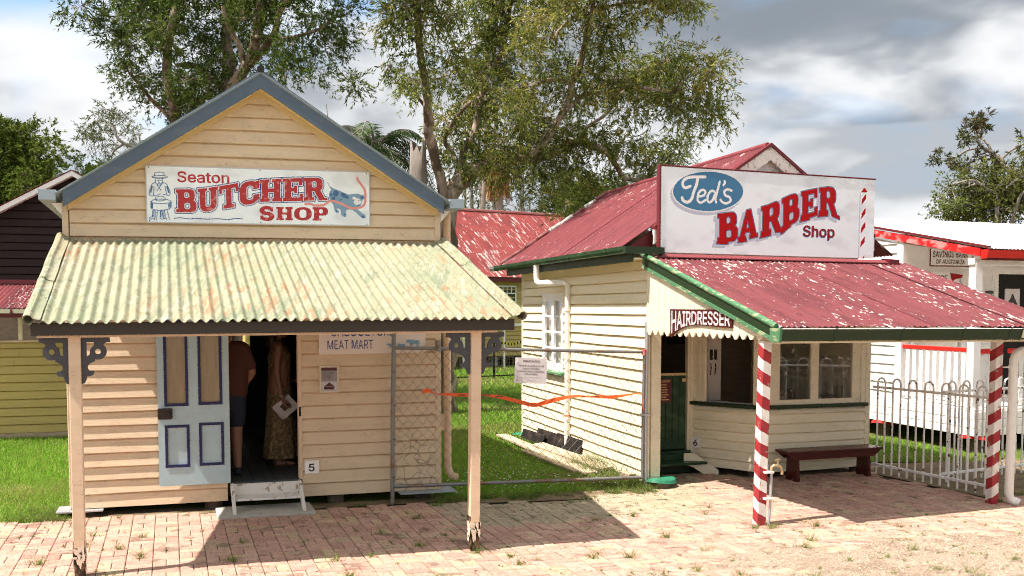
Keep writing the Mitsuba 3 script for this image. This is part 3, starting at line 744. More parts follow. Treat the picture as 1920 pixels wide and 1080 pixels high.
# framed information sheet
s3 = 'information_sheet'
BI = Frame(BU.w((0, -.014, 0)), BU.M[:, 0], BU.M[:, 1])
tag(s3, 'small portrait sheet in a beige frame below the sign with cattle', 'notice')
put(s3 + '__frame', ac(sbox(2.716, 1.300, 2.936, 1.612).difference(sbox(2.733, 1.318, 2.919, 1.594)), -.047, -.022), 'mat_flake', BI)
put(s3 + '__sheet', box(2.732, 2.920, -.040, -.030, 1.317, 1.595), 'mat_print_grey', BI)
put(s3 + '__heading', box(2.736, 2.916, -.0412, -.040, 1.556, 1.590), 'mat_maroon_wood', BI)
put(s3 + '__print', cat(*[box(2.745 + RNG.uniform(0, .01), 2.90 - RNG.uniform(0, .05), -.0409, -.040, 1.545 - .0125 * i, 1.549 - .0125 * i) for i in range(9)]), 'mat_print', BI)
put(s3 + '__picture', box(2.738, 2.914, -.0411, -.040, 1.322, 1.428), 'mat_sign_grey', BI)
put(s3 + '__picture__house', cat(ac(Polygon([(2.76, 1.375), (2.80, 1.395), (2.826, 1.424), (2.852, 1.395), (2.89, 1.375)]), -.042, -.0411), ac(sbox(2.765, 1.335, 2.885, 1.372), -.042, -.0411)), 'mat_maroon_wood', BI)


def number_plate(root, fr, a, c, txt, lab, b=-.043, w=.165, h=.155):
    tag(root, lab, 'number plate')
    put(root + '__plate', cbox(a, a + w, b - .006, b, c, c + h, .002), 'mat_white', fr)
    text_put(root + '__numeral', txt, fr, a + w * .27, b - .0072, c + h * .2, h * .54, 'mat_black', True, w * .42)
    put(root + '__screw', cat(cyl((a + w * .3, b - .010, c + h * .9), (a + w * .3, b - .005, c + h * .9), .004, 6), cyl((a + w * .65, b - .010, c + h * .9), (a + w * .65, b - .005, c + h * .9), .004, 6)), 'mat_lock', fr)


number_plate('number_plate', BU, 2.535, .352, '5', 'small white plate with a black 5 beside the butcher door')
# ------------------------------------------------------------------ barber shop
S = 'barber_shop'
tag(S, 'pale cream weatherboard shop with flaking dark red iron roofs, green gutters and a bay window', 'shop')
boards(S + '__left_wall__weatherboard', BASIDE, -5.41, -.03, .036, 2.93, .1456, 'mat_pale', [(-4.27, -3.22, 1.27, 2.54)])
put(S + '__left_wall__backing', cat(box(-5.4, -4.25, .014, .05, .04, 2.95), box(-3.24, -.06, .014, .05, .04, 2.95), box(-4.26, -3.23, .014, .05, .04, 1.27), box(-4.26, -3.23, .014, .05, 2.54, 2.95)), 'mat_dark_room', BASIDE)
put(S + '__corner_board', cbox(-5.475, -5.405, -.032, .04, .036, 2.93), 'mat_pale', BASIDE)
put(S + '__corner_board', cbox(-.045, .02, -.034, .0, .03, 2.93), 'mat_pale', BASIDE)
# casement window in the left wall
W = S + '__window'
put(W + '__frame', ac(sbox(-4.27, 1.27, -3.22, 2.54).difference(sbox(-4.21, 1.33, -3.28, 2.48)), -.036, .04), 'mat_white', BASIDE)
for i in range(2):
    x0 = -4.21 + i * .465; x1 = x0 + .465
    sash = sbox(x0, 1.33, x1, 2.48)
    ps = [sbox(x0 + .055, 1.40 + k * .262, x1 - .055, 1.40 + k * .262 + .232) for k in range(4)]
    put(W + '__sash', ac(sash.difference(unary_union(ps)), -.028, .012), 'mat_white', BASIDE)
    for k, q in enumerate(ps):
        put(W + '__pane', ac(q.buffer(.003), -.006, -.0055), 'mat_glass', BASIDE)
put(W + '__blind', box(-4.24, -3.25, .06, .07, 1.3, 2.5), 'mat_sign_grey', BASIDE)
put(W + '__sill', bc(Polygon([(-.10, 1.225), (-.10, 1.255), (-.02, 1.285), (-.02, 1.225)]), -4.30, -3.12), 'mat_green_worn', BASIDE)
# far and right walls, floor, interior
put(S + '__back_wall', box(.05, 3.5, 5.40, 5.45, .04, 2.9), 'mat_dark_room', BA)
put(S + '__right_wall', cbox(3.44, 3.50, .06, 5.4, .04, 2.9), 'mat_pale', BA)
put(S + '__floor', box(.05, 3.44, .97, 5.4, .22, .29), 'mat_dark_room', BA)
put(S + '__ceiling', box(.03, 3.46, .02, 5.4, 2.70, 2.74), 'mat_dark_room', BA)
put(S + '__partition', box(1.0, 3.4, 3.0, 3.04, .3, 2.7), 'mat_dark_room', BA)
# corner pillar, recess and door
put(S + '__pillar', cbox(.018, .155, -.03, .10, .10, 2.93), 'mat_pale', BA)
put(S + '__recess_wall', box(.02, .05, .10, .97, .10, 2.7), 'mat_pale', BA)
put(S + '__recess_lining', box(.05, 1.1, .96, 1.0, 1.98, 2.7), 'mat_pale', BA)
put(S + '__door_frame__jamb', cbox(1.04, 1.085, .90, .99, .30, 2.0), 'mat_pale', BA)
put(S + '__door_frame__cover_board', cbox(1.086, 1.16, .895, .935, .24, 2.0), 'mat_pale', BA)
put(S + '__door_frame__jamb', cbox(.22, .27, .90, .99, .30, 2.0), 'mat_pale', BA)
put(S + '__door_frame__sill', cbox(.20, 1.08, .84, 1.0, .27, .30), 'mat_green', BA)
for i in range(7):
    put(S + '__door__board', cbox(.275 + i * .109, .275 + i * .109 + .106, .945, .975, .31, 1.36, .006), 'mat_green', BA)
put(S + '__door__top_rail', cbox(.272, 1.04, .925, .985, 1.36, 1.395, .004), 'mat_soffit', BA)
put(S + '__door__kick_board', cbox(.275, 1.038, .935, .944, .315, .42, .003), 'mat_green', BA)
put(S + '__door__latch', cbox(.955, 1.02, .90, .925, 1.27, 1.32, .006), 'mat_soffit', BA)
put(S + '__threshold_board', cbox(.2, 1.10, .80, .835, .10, .27), 'mat_green', BA)
# notice on the half door
s5 = 'door_notice'
tag(s5, 'small red-brown notice with yellow writing on the green half door', 'notice')
put(s5 + '__panel', cbox(.45, .79, .928, .944, .985, 1.315, .002), 'mat_maroon', BA)
text_put(s5 + '__lettering', "BARBER'S SHOP", BA, .47, .926, 1.265, .034, 'mat_soffit', True, .30)
put(s5 + '__print', cat(*[box(.50 + RNG.uniform(0, .05), .76 - RNG.uniform(0, .06), .9262, .9275, 1.225 - .035 * i, 1.239 - .035 * i) for i in range(7)]), 'mat_soffit', BA)
# bay: slanting left face and front
BD = BA.sub((1.12, .935, 0), (.527, -.85), (.85, .527))
DL = 1.10
boards(S + '__bay_wall__weatherboard', BD, .0, DL - .01, .09, .945, .1315, 'mat_pale')
boards(S + '__bay_wall__weatherboard', BA, 1.70, 3.43, .09, .945, .1315, 'mat_pale')
put(S + '__bay_wall__backing', cat(box(0, DL, .014, .04, .10, .95)), 'mat_dark_room', BD)
put(S + '__bay_wall__backing', cat(box(1.72, 3.47, .014, .05, .10, .95)), 'mat_dark_room', BA)
put(S + '__bay_wall__corner_board', cbox(3.425, 3.51, -.032, .05, .04, 2.9), 'mat_pale', BA)
put(S + '__sill', cbox(-.02, DL + .06, -.06, .05, .945, .995), 'mat_green_dark', BD)
put(S + '__sill', cbox(1.66, 3.46, -.062, .05, .946, .996), 'mat_green_dark', BA)
# window of the slanting face
W = S + '__bay_window'
for i in range(3):
    put(W + '__fluted_board', cbox(.005 + i * .078, .080 + i * .078, -.022 - .006 * (i % 2), .03, .996, 2.2, .008), 'mat_pale', BD)
put(W + '__post', cbox(.955, DL - .004, -.02, .05, .996, 2.2, .006), 'mat_pale', BD)
put(W + '__head', cbox(.245, .95, -.02, .04, 2.08, 2.2), 'mat_pale', BD)
put(W + '__pane', ac(sbox(.24, .99, .96, 2.1), .012, .0125), 'mat_glass', BD)
# windows of the front face
W = S + '__bay_window_001'
put(W + '__post', cbox(1.705, 1.93, -.022, .05, .997, 2.2, .006), 'mat_pale', BA)
put(W + '__post', cbox(3.345, 3.424, -.028, .05, .997, 2.9, .006), 'mat_pale', BA)
fr_ = sbox(1.93, .997, 3.344, 2.2).difference(unary_union([sbox(1.99, 1.065, 2.505, 2.14), sbox(2.63, 1.065, 3.205, 2.14)]))
put(W + '__frame', ac(fr_, -.014, .03), 'mat_pale', BA)
put(W + '__pane', ac(sbox(1.98, 1.055, 2.515, 2.15), .010, .0105), 'mat_glass', BA)
put(W + '__pane', ac(sbox(2.62, 1.055, 3.215, 2.15), .010, .0105), 'mat_glass', BA)
put(S + '__front_wall', box(1.05, 3.44, .06, .10, 2.2, 2.9), 'mat_pale', BA)
# display behind the glass
put(S + '__display_shelf', box(1.76, 3.4, .12, .55, .93, .965), 'mat_stump', BA)
put(S + '__display_shelf', box(.1, 1.0, .06, .42, .93, .964), 'mat_stump', BD)
for a, b, w, d, h, m, lab in ((2.05, .25, .22, .16, .13, 'mat_weathered', 'pale box on the display shelf, left in the front bay window'), (2.36, .28, .10, .12, .20, 'mat_stump', 'dark upright box on the display shelf beside the window mullion'), (2.72, .25, .10, .1, .22, 'mat_weathered', 'upright pale box on the display shelf just right of the window mullion'), (2.95, .3, .22, .14, .12, 'mat_stump', 'dark flat box on the display shelf at the right end of the bay')):
    put(fresh('display_box'), cbox(a, a + w, b, b + d, .966, .966 + h, .02), m, BA, label=lab, cat='box')
put('folded_towel', tube([(.18, .10, .985), (.40, .12, .99), (.65, .10, .985), (.88, .12, .985)], .022, 8), 'mat_sign_grey', BD, smooth=True, label='rolled pale towel along the sill inside the slanting bay window', cat='towel')
ip_ = S + '__inner_panel'
put(ip_, box(1.40, 1.62, .96, .985, .99, 2.2), 'mat_sign_cream', BA)
for i, (x0, lab) in enumerate(((1.43, 'left dark brush hung on the pale panel inside the bay window'), (1.50, 'right dark brush hung on the pale panel inside the bay window'))):
    put(fresh('hair_brush'), ac(rounded(x0, 1.57, x0 + .045, 1.72, .015), .945, .958), 'mat_black', BA, label=lab, cat='brush')
for i, (x0, lab) in enumerate(((1.445, 'left thin tongs hung under the brushes inside the bay window'), (1.52, 'right thin tongs hung under the brushes inside the bay window'))):
    put(fresh('hair_tongs'), ac(LineString([(x0, 1.52), (x0 + .01, 1.45), (x0 - .005, 1.36)]).buffer(.006), .945, .958), 'mat_black', BA, label=lab, cat='tongs')
t_ = 'picture_frame'
put(t_, ac(sbox(1.75, 1.72, 2.2, 2.0), 2.94, 2.99), 'mat_black', BA, label='dark picture frame on the inner wall seen through the slanting bay window', cat='picture frame')
# steps to the half door
t = 'entry_steps'
tag(t, 'dark green wooden steps with a pale side board below the half door', 'steps')
put(t + '__tread', cbox(.14, 1.16, .50, .80, .150, .185, .006), 'mat_green', BA)
put(t + '__riser', cbox(.14, 1.05, .785, .80, .0, .15), 'mat_green_dark', BA)
SG = BA.sub((.91, .705, 0), (.42, -.185), (.185, .42))
put(t + '__stringer', ac(Polygon([(-.02, .29), (.12, .29), (.16, .265), (.46, .06), (.46, .0), (.26, .0), (.1, .10), (-.02, .13)]), -.03, .0), 'mat_pale', SG)
put(t + '__stringer', bc(Polygon([(.80, .29), (.70, .29), (.45, .0), (.62, .0), (.80, .12)]), .14, .175), 'mat_pale', BA)
# stumps
for i in range(1, 6):
    put(S + '__stump', cyl((.10, 5.3 * i / 5, -.05), (.10, 5.3 * i / 5, .04), .10, 10), 'mat_stump', BA, smooth=40)
put(S + '__stump', cyl((3.40, .12, -.05), (3.40, .12, .06), .10, 10), 'mat_stump', BA, smooth=40)
put(S + '__stump', cyl((1.74, .18, -.05), (1.74, .18, .10), .10, 10), 'mat_stump', BA, smooth=40)
sc = 'stump_cap'
th = np.linspace(0, 2 * np.pi, 25)[:-1]


def cap_mesh(a, b, c, r, rb, drop, sag):
    V = [[a, b, c + .012]]
    for k, (q, z) in enumerate(((.5, .010), (.9, .004), (1.0, -drop))):
        for t in th: V.append([a + math.cos(t) * r * q, b + math.sin(t) * rb * q, c + z + sag * math.sin(2 * t + .5) * q])
    F = [[0, 1 + i, 1 + (i + 1) % 24] for i in range(24)]
    for k in range(2):
        for i in range(24):
            p, q = 1 + k * 24 + i, 1 + k * 24 + (i + 1) % 24
            F += [[p, p + 24, q + 24], [p, q + 24, q]]
    return np.array(V), np.array(F)


pk = fresh('pillar_stump')
tag(pk, 'round timber stump with a bent green metal cap under the corner pillar', 'stump')
put(pk + '__stump', cyl((.14, -.06, -.05), (.14, -.06, .09), .155, 20), 'mat_stump', BA, smooth=40)
put(pk + '__cap', cap_mesh(.15, -.07, .105, .215, .175, .035, .012), 'mat_green_cap', BA, smooth=50)
for j, a in enumerate((5.33, 1.62)):
    put(S + '__green_cap', cap_mesh(.0, a, .055 if j else .03, .26, .24, .03, .015), 'mat_green_cap', BA, smooth=50)

# main roof
LV, RV, VF, VB = -.36, 3.98, .12, 5.72
zr, ze = 4.49, 3.075
n7 = 7
for s in (-1, 1):
    e = LV if s < 0 else RV
    for i in range(n7):
        b0 = VF + (VB - VF) * i / n7; b1 = VF + (VB - VF) * (i + 1) / n7 + .04
        P0 = (e, b1 if s < 0 else b0, ze + .003 * (i % 2)); Av = (0, (b0 - b1) if s < 0 else (b1 - b0), 0)
        m, uv = corr(P0, Av, (1.81 - e, 0, zr - ze), .076, .0085, .003, 6, 5, phase=i * .37, wob=.006)
        put(S + '__roof__roof_sheet', m, 'mat_red_roof_main', BA, smooth=True, uv=uv)
put(S + '__roof__ridge_cap', prof([(0, 0)] and [(-.001, 0), (.001, 0), (0, .001)], 0, .01) if 0 else tube([(1.81, VF - .02, zr + .004), (1.81, VB + .03, zr + .004)], .04, 10), 'mat_red_roof_plain', BA, smooth=40)
capm = []
for k in range(9):
    t0, t1 = k / 9, (k + .94) / 9
    for s in (-1,):
        p0 = np.array([LV, VB + .02, ze + .03]); p1 = np.array([1.81, VB + .02, zr + .03])
        capm.append(put(S + '__roof__verge_flashing', cat(tube([p0 + (p1 - p0) * t0 + RNG.normal(0, .006, 3), p0 + (p1 - p0) * t1 + RNG.normal(0, .006, 3)], .035, 7)), 'mat_peel_white' if k in (4, 5, 7) else 'mat_red_roof_far', BA))
put(S + '__back_gable', ac(Polygon([(-.05, 2.9), (3.6, 2.9), (1.81, 4.4)]), 5.40, 5.46), 'mat_pale', BA)
zz = lambda u: zr - .664 * abs(u - 1.81)
for s in (-1, 1):
    e = 1.81 + s * 1.75
    put(S + '__barge_board', ac(Polygon([(1.81, zz(1.81) - .025), (e, zz(e) - .025), (e, zz(e) - .205), (1.81, zz(1.81) - .205)]), .02, .055), 'mat_peel_white', BA)
    put(S + '__barge_flashing', ac(Polygon([(1.81, zz(1.81) + .022), (e, zz(e) + .022), (e, zz(e) - .02), (1.81, zz(1.81) - .02)]), -.005, .14), 'mat_maroon', BA)
put(S + '__front_gable', ac(Polygon([(.30, 2.9), (3.35, 2.9), (3.35, 3.35), (1.81, zr - .15), (.30, 3.35)]), .125, .16), 'mat_white_boards', BA)
# red boards closing the roof end beside the sign
put(S + '__roof_end_panel', ac(Polygon([(-.26, 3.075), (.10, 3.075), (.10, 3.315)]), .165, .19), 'mat_maroon', BA)
put(S + '__roof_end_rail', cbox(-.22, .11, .10, .15, 3.05, 3.09), 'mat_maroon', BA)
# eave, gutter, downpipe on the left
put(S + '__fascia', cbox(-.30, -.262, -.05, 5.55, 2.885, 3.03), 'mat_green_dark', BA)
put(S + '__soffit', box(-.262, .0, .0, 5.5, 2.925, 2.94), 'mat_pale', BA)
gp = [(-.31, 3.05), (-.315, 3.02), (-.335, 2.995), (-.37, 2.988), (-.405, 2.998), (-.425, 3.03), (-.432, 3.075), (-.422, 3.075), (-.416, 3.035), (-.40, 3.008), (-.37, 2.998), (-.34, 3.004), (-.322, 3.03), (-.318, 3.05)]
for b0, b1, m_ in ((-.12, 1.95, 'mat_green'), (1.951, 4.05, 'mat_green'), (4.051, 5.95, 'mat_green'), (5.951, 6.30, 'mat_steel')):
    put(S + '__gutter', ac(Polygon(gp), b0, b1), m_, BA)
for b in (.5, 1.93, 2.9, 4.03, 5.0, 5.93):
    put(S + '__gutter__bracket', ac(Polygon(gp).buffer(.006, join_style=2), b, b + .035), 'mat_green', BA)
put(S + '__gutter', box(-.43, .125, -.16, -.08, 2.985, 3.07), 'mat_green_dark', BA)
dp = [(-.36, 3.62, 3.0), (-.36, 3.62, 2.80), (-.36, 3.59, 2.73), (-.345, 3.53, 2.70), (-.10, 2.98, 2.70), (-.07, 2.93, 2.67), (-.065, 2.92, 2.60), (-.065, 2.92, .12)]
put(S + '__downpipe', tube(dp, .047, 14), 'mat_pvc', BA, smooth=40)
put(S + '__downpipe__collar', tube([(-.33, 3.49, 2.70), (-.22, 3.25, 2.70)], .053, 14), 'mat_pvc', BA, smooth=40)
for z in (2.24, .60):
    put(S + '__downpipe__strap', tube([(-.065, 2.92, z), (-.065, 2.92, z + .02)], .051, 14), 'mat_orange' if z < 1 else 'mat_weathered', BA)

# awning over the pavement, a little skewed to the walls
aw = 'barber_shop__awning'
BV = BA.sub((-.06, -.05, 0), (1, 0), (-.108, 1.0))
AWD, AWW = 2.60, 4.10
zb0, zf0 = 2.955, 2.112
for i in range(6):
    a0, a1 = AWW * i / 6, AWW * (i + 1) / 6 + .03
    m, uv = corr((a0 - (.03 if i == 0 else 0), -AWD, zf0 + .003 * (i % 2)), (a1 - a0, 0, 0), (0, AWD, zb0 - zf0), .0765, .0085, .003, 8, 5, phase=.4 * i, wob=.005)
    put(aw + '__roof_sheet', m, 'mat_red_roof', BV, smooth=True, uv=uv + [i * 3.3, i * 1.7])
put(aw + '__apron_flashing', bc(Polygon([(.04, 2.985), (.04, 3.0), (-.03, 2.995), (-.10, 2.955), (-.10, 2.942), (-.03, 2.98)]), .12, 3.72), 'mat_red_roof_plain', BV)
put(aw + '__saddle', cat(bc(Polygon([(.06, 2.93), (.06, 3.02), (-.10, 3.0), (-.10, 2.93)]), 3.75, 3.92)), 'mat_maroon', BV)
sl = (zb0 - zf0) / AWD
zl = lambda b, o: zf0 + sl * (b + AWD) + o
for nm, lo, hi, a0, a1, m_ in (('barge_board', -.118, -.01, -.055, -.03, 'mat_green_dark'), ('barge_moulding', -.156, -.115, -.066, -.028, 'mat_green_worn')):
    put(aw + '__' + nm, bc(Polygon([(-AWD - .02, zl(-AWD - .02, lo)), (.04, zl(.04, lo)), (.04, zl(.04, hi)), (-AWD - .02, zl(-AWD - .02, hi))]), a0, a1), m_, BV)
put(aw + '__barge_cap', tube([(-.045, -AWD - .02, zl(-AWD - .02, .012)), (-.045, .05, zl(.05, .012))], .032, 10), 'mat_green_worn', BV, smooth=40)
gq = [(-2.60, 1.965), (-2.66, 1.965), (-2.678, 1.985), (-2.70, 2.06), (-2.712, 2.085), (-2.712, 2.092), (-2.698, 2.092), (-2.69, 2.066), (-2.67, 1.995), (-2.655, 1.977), (-2.61, 1.977), (-2.61, 2.06), (-2.60, 2.06)]
for i in range(3):
    put(aw + '__gutter', bc(Polygon(gq), -.06 + 1.46 * i, -.06 + 1.46 * (i + 1) - .002), 'mat_green_dark', BV)
put(aw + '__gutter__lip', tube([(-.06, -2.708, 2.092), (4.3, -2.708, 2.092)], .006, 6), 'mat_white', BV)
put(aw + '__gutter__corner', cat(bc(Polygon([(-2.72, 1.955), (-2.735, 2.10), (-2.57, 2.10), (-2.57, 1.955)]), -.085, -.055)), 'mat_green_worn', BV)
for a in (.62, 1.5, 2.35, 3.03, 3.2):
    put(aw + '__gutter__joint', bc(Polygon(gq).buffer(.004, join_style=2), a, a + .03), 'mat_green_dark', BV)
put(aw + '__gutter__bare_patch', bc(Polygon([(-2.6835, 1.992), (-2.7065, 2.075), (-2.714, 2.08), (-2.69, 1.985)]), 3.22, 3.62), 'mat_flake', BV)
put(aw + '__beam', cbox(.0, 4.2, -2.58, -2.48, 1.94, 2.04), 'mat_pale', BV)
for a in (.05, 1.0, 1.98, 2.95, 3.9):
    put(aw + '__rafter', bc(Polygon([(-2.52, zl(-2.52, -.09)), (-.04, zl(-.04, -.09)), (-.04, zl(-.04, -.03)), (-2.52, zl(-2.52, -.03))]), a, a + .045), 'mat_pale', BV)
# valance of vertical boards with pointed feet
nv = 17; wv = 2.36 / nv
for i in range(nv):
    b1 = -.02 - i * wv; b0 = b1 - wv + .004
    zt0, zt1 = zl(b0, -.10), zl(b1, -.10)
    lo = min(1.965 + RNG.normal(0, .004), zt0 - .06); no = lo + .060
    mid = (b0 + b1) / 2
    if no > zt0: no = zt0 - .005
    put(aw + '__valance_board', bc(Polygon([(b0, zt0), (b0, no), (mid - .022, lo + .006), (mid - .012, lo), (mid + .012, lo), (mid + .022, lo + .006), (b1, min(no, zt1 - .004)), (b1, zt1)]), -.020, -.002), 'mat_pale', BV)
# striped posts
def stripes(fr, a0, sgn, ph):
    O, Ua, Va = fr.w((a0, -2.4, 0)), fr.M[:, 0], fr.M[:, 1]
    ua = Ua[:2] / np.linalg.norm(Ua[:2]); va = Va[:2] / np.linalg.norm(Va[:2])

    def fn(p, n, uv):
        x, y = p.x - float(O[0]), p.y - float(O[1])
        s = x * float(ua[0]) + y * float(ua[1]) - (x * float(va[0]) + y * float(va[1]))
        wob = (noise(p.x * 30, p.y * 30, p.z * 30) - .5) * .012
        h = (p.z + sgn * s * .52 + ph + wob) / .252
        r = smoothstep(.485, .515, dr.abs(h - dr.floor(h) - .5) * 2)
        chip = smoothstep(.70, .74, fbm(p.x * 24, p.y * 24, p.z * 14, 3))
        c = mix(mix((.29, .016, .024), (.36, .05, .055), fbm(p.x * 9, p.y * 9, p.z * 9, 3)), mix((.78, .75, .71), (.62, .57, .50), smoothstep(.5, .8, fbm(p.x * 11, p.y * 11, p.z * 7, 3))), r)
        return mix(c, (.33, .26, .20), chip * .8)
    return fn


tex('mat_pole_left', stripes(BA, .19, 1, .06), .4)
tex('mat_pole_right', stripes(BA, 3.41, -1, .12), .4)
for a, dx, m_ in ((.19, -.042, 'mat_pole_left'), (3.415, -.01, 'mat_pole_right')):
    b = cbox(a, a + .108, -2.42, -2.312, .0, 1.96, .007); v = b[0].copy(); v[:, 0] += dx * (1 - v[:, 2] / 1.95)
    put(S + '__post', (v, b[1]), m_, BA)
# white downpipe at the right post
k = S + '__awning_downpipe'
put(k, tube([(4.2, -2.46, 1.83), (3.76, -2.46, 1.82), (3.68, -2.46, 1.79), (3.645, -2.46, 1.72), (3.64, -2.46, 1.6), (3.63, -2.46, .14), (3.64, -2.48, .07), (3.70, -2.55, .035)], .053, 14), 'mat_pvc', BA, smooth=40)
for z in (1.62, 1.28, .52):
    put(k + '__strap', cat(tube([(3.635, -2.46, z), (3.635, -2.46, z + .03)], .057, 14), box(3.50, 3.60, -2.45, -2.43, z + .005, z + .02)), 'mat_pvc', BA)

# big sign
s4 = 'painted_sign_002'
tag(s4, 'large white roof sign with red western lettering, a blue oval and a striped pole', 'sign')
SA = BA
put(s4 + '__panel', cat(cbox(.112, .93, -.062, -.04, 3.012, 4.10, .003), cbox(.932, 3.486, -.062, -.04, 3.012, 4.10, .003)), 'mat_sign_white', SA)
put(s4 + '__side_board', cbox(.085, .111, -.072, .01, 3.0, 4.115, .004), 'mat_maroon', SA)
put(s4 + '__top_trim', cbox(.085, 3.50, -.072, .0, 4.101, 4.118, .004), 'mat_maroon', SA)
put(s4 + '__back_frame', cat(box(.112, 3.48, -.04, -.0, 3.02, 3.09), box(.112, 3.48, -.04, -.0, 4.02, 4.09), box(3.44, 3.486, -.04, .1, 3.02, 4.09)), 'mat_weathered', SA)
fs = board_map((65, 230), (1808, 338), (1803, 985), (65, 935), .112, 3.486, 3.012, 4.10)
fb = -.0622
ell = lambda cx, cy, rx, ry: Polygon(pts_map(fs, [(cx + rx * math.cos(t), cy + ry * math.sin(t)) for t in np.linspace(0, 2 * np.pi, 60)[:-1]]))
put(s4 + '__oval_drop_shadow', ac(ell(430, 465, 290, 168), fb - .0005, fb), 'mat_drop', SA)
put(s4 + '__oval_rim', ac(ell(446, 438, 292, 168), fb - .0012, fb - .0005), 'mat_white', SA)
put(s4 + '__oval', ac(ell(446, 437, 284, 161), fb - .0020, fb - .0012), 'mat_blue', SA)
ted = [(curve([(300, 395), (262, 408), (240, 385), (250, 345), (300, 322), (420, 318)], 40), .0185), (curve([(362, 322), (352, 380), (330, 440), (312, 500), (280, 525), (245, 512), (236, 490)], 40), .020),
       (curve([(372, 478), (410, 470), (424, 440), (404, 424), (376, 440), (362, 480), (366, 518), (392, 528), (424, 508)], 40), .015), (curve([(500, 440), (474, 432), (448, 462), (440, 505), (458, 526), (484, 505), (505, 450)], 40), .015),
       (curve([(540, 358), (522, 430), (506, 500), (512, 526)], 30), .015), (curve([(578, 352), (582, 366), (570, 386)], 10), .014), (curve([(636, 430), (606, 420), (578, 436), (586, 468), (620, 484), (628, 514), (596, 534), (562, 524), (548, 506)], 40), .016)]
put(s4 + '__script_lettering', ac(unary_union([LineString(pts_map(fs, l)).buffer(w) for l, w in ted]), fb - .003, fb - .0020), 'mat_white', SA)
xs = [(528, 690), (700, 846), (880, 1062), (1048, 1188), (1204, 1336), (1350, 1518)]
base = lambda x: np.interp(x, [500, 600, 770, 950, 1050, 1110, 1200, 1260, 1340, 1420, 1520], [848, 852, 828, 782, 765, 712, 668, 655, 628, 620, 665])
top = lambda x: np.interp(x, [500, 600, 770, 930, 1060, 1110, 1200, 1260, 1340, 1420, 1520], [622, 612, 586, 548, 490, 466, 440, 424, 408, 396, 410])
L = word('BARBER', xs, base, top, fs, west=True)
put(s4 + '__letter_drop_shadow', ac(unary_union([affinity.translate(g.buffer(.012), -.055, -.040) for g in L]), fb - .0006, fb), 'mat_drop', SA)
put(s4 + '__letter_halo', ac(unary_union([g.buffer(.017) for g in L]), fb - .0012, fb - .0006), 'mat_white', SA)
for g in L:
    put(s4 + '__letter_outline', ac(g.buffer(.0125).difference(g.buffer(.001)), fb - .0018, fb - .0012), 'mat_line_blue', SA)
    put(s4 + '__letter', ac(g, fb - .0030, fb - .0012), 'mat_gloss_red', SA)
a0, c0 = fs(1224, 800); a1, _ = fs(1482, 800); _, c1 = fs(1224, 712)
v, f = text_ac('Shop', float(c1 - c0) * .98, True, float(a1 - a0))
put(s4 + '__lettering', (v + [float(a0), fb - .0012, float(c0)], f), 'mat_red_pole', SA)
v2 = v.copy(); put(s4 + '__lettering_shadow', (v2 + [float(a0) - .010, fb - .0002, float(c0) - .010], f), 'mat_line_blue', SA)
put(s4 + '__pole_edge', ac(strokes(fs, [[(1686, 446), (1680, 980)]], .008), fb - .0008, fb), 'mat_drop', SA)
st_ = [Polygon(pts_map(fs, [(1692, 438), (1720, 402), (1746, 434), (1730, 442)]))] + [Polygon(pts_map(fs, [(1698 - k, y + 95), (1734 - k, y + 45), (1734 - k, y), (1702 - k, y + 48)])) for y, k in ((450, 0), (566, 2), (682, 3), (800, 5))] + [Polygon(pts_map(fs, [(1706, 985), (1728, 955), (1726, 985)]))]
put(s4 + '__painted_pole', ac(unary_union(st_), fb - .0014, fb), 'mat_gloss_red', SA)

# hairdresser sign on the valance
s6 = 'painted_sign_003'
tag(s6, 'maroon sign with white capitals and a curved lower edge on the zigzag valance', 'sign')
HF = Frame(BV.w((-.024, 0, 0)), -BV.M[:, 1], BV.M[:, 0])       # along towards the street, inwards to the right
hp = Polygon([(.60, 2.29), (1.86, 2.285), (1.86, 2.085)] + curve([(1.86, 2.085), (1.55, 2.092), (1.22, 2.105), (.95, 2.085), (.77, 2.03), (.63, 1.95)], 40) + [(.61, 1.955)])
put(s6 + '__panel', ac(hp, -.018, .0), 'mat_maroon_wood', HF)


def hw(v):
    v = v.copy(); t = v[:, 0] / 1.19; h = v[:, 2] / .13
    topc = np.interp(t, [0, 1], [2.264, 2.258]); bot = np.interp(t, [0, .10, .22, .45, 1], [2.0, 2.045, 2.09, 2.120, 2.108])
    v[:, 2] = bot + (topc - bot) * h
    return v


v, f = text_ac('HAIRDRESSER', .13, True, 1.19)
v = hw(v)
put(s6 + '__lettering', (v + [.635, -.0195, 0], f), 'mat_sign_grey', HF)
# bench
bn = 'bench'
tag(bn, 'low maroon wooden bench under the front bay window', 'bench')
put(bn + '__seat', cbox(1.86, 3.42, -.44, -.12, .385, .42, .006), 'mat_maroon_wood', BA)
put(bn + '__apron', ac(Polygon([(1.88, .384), (3.40, .384), (3.30, .30), (1.98, .30)]), -.415, -.39), 'mat_maroon_wood', BA)
put(bn + '__apron', ac(Polygon([(1.88, .384), (3.40, .384), (3.30, .30), (1.98, .30)]), -.17, -.145), 'mat_maroon_wood', BA)
for a in (2.02, 3.19):
    put(bn + '__leg', bc(Polygon([(-.388, .384), (-.172, .384), (-.15, 0), (-.23, 0), (-.28, .10), (-.33, 0), (-.42, 0)]), a, a + .05), 'mat_maroon_wood', BA)
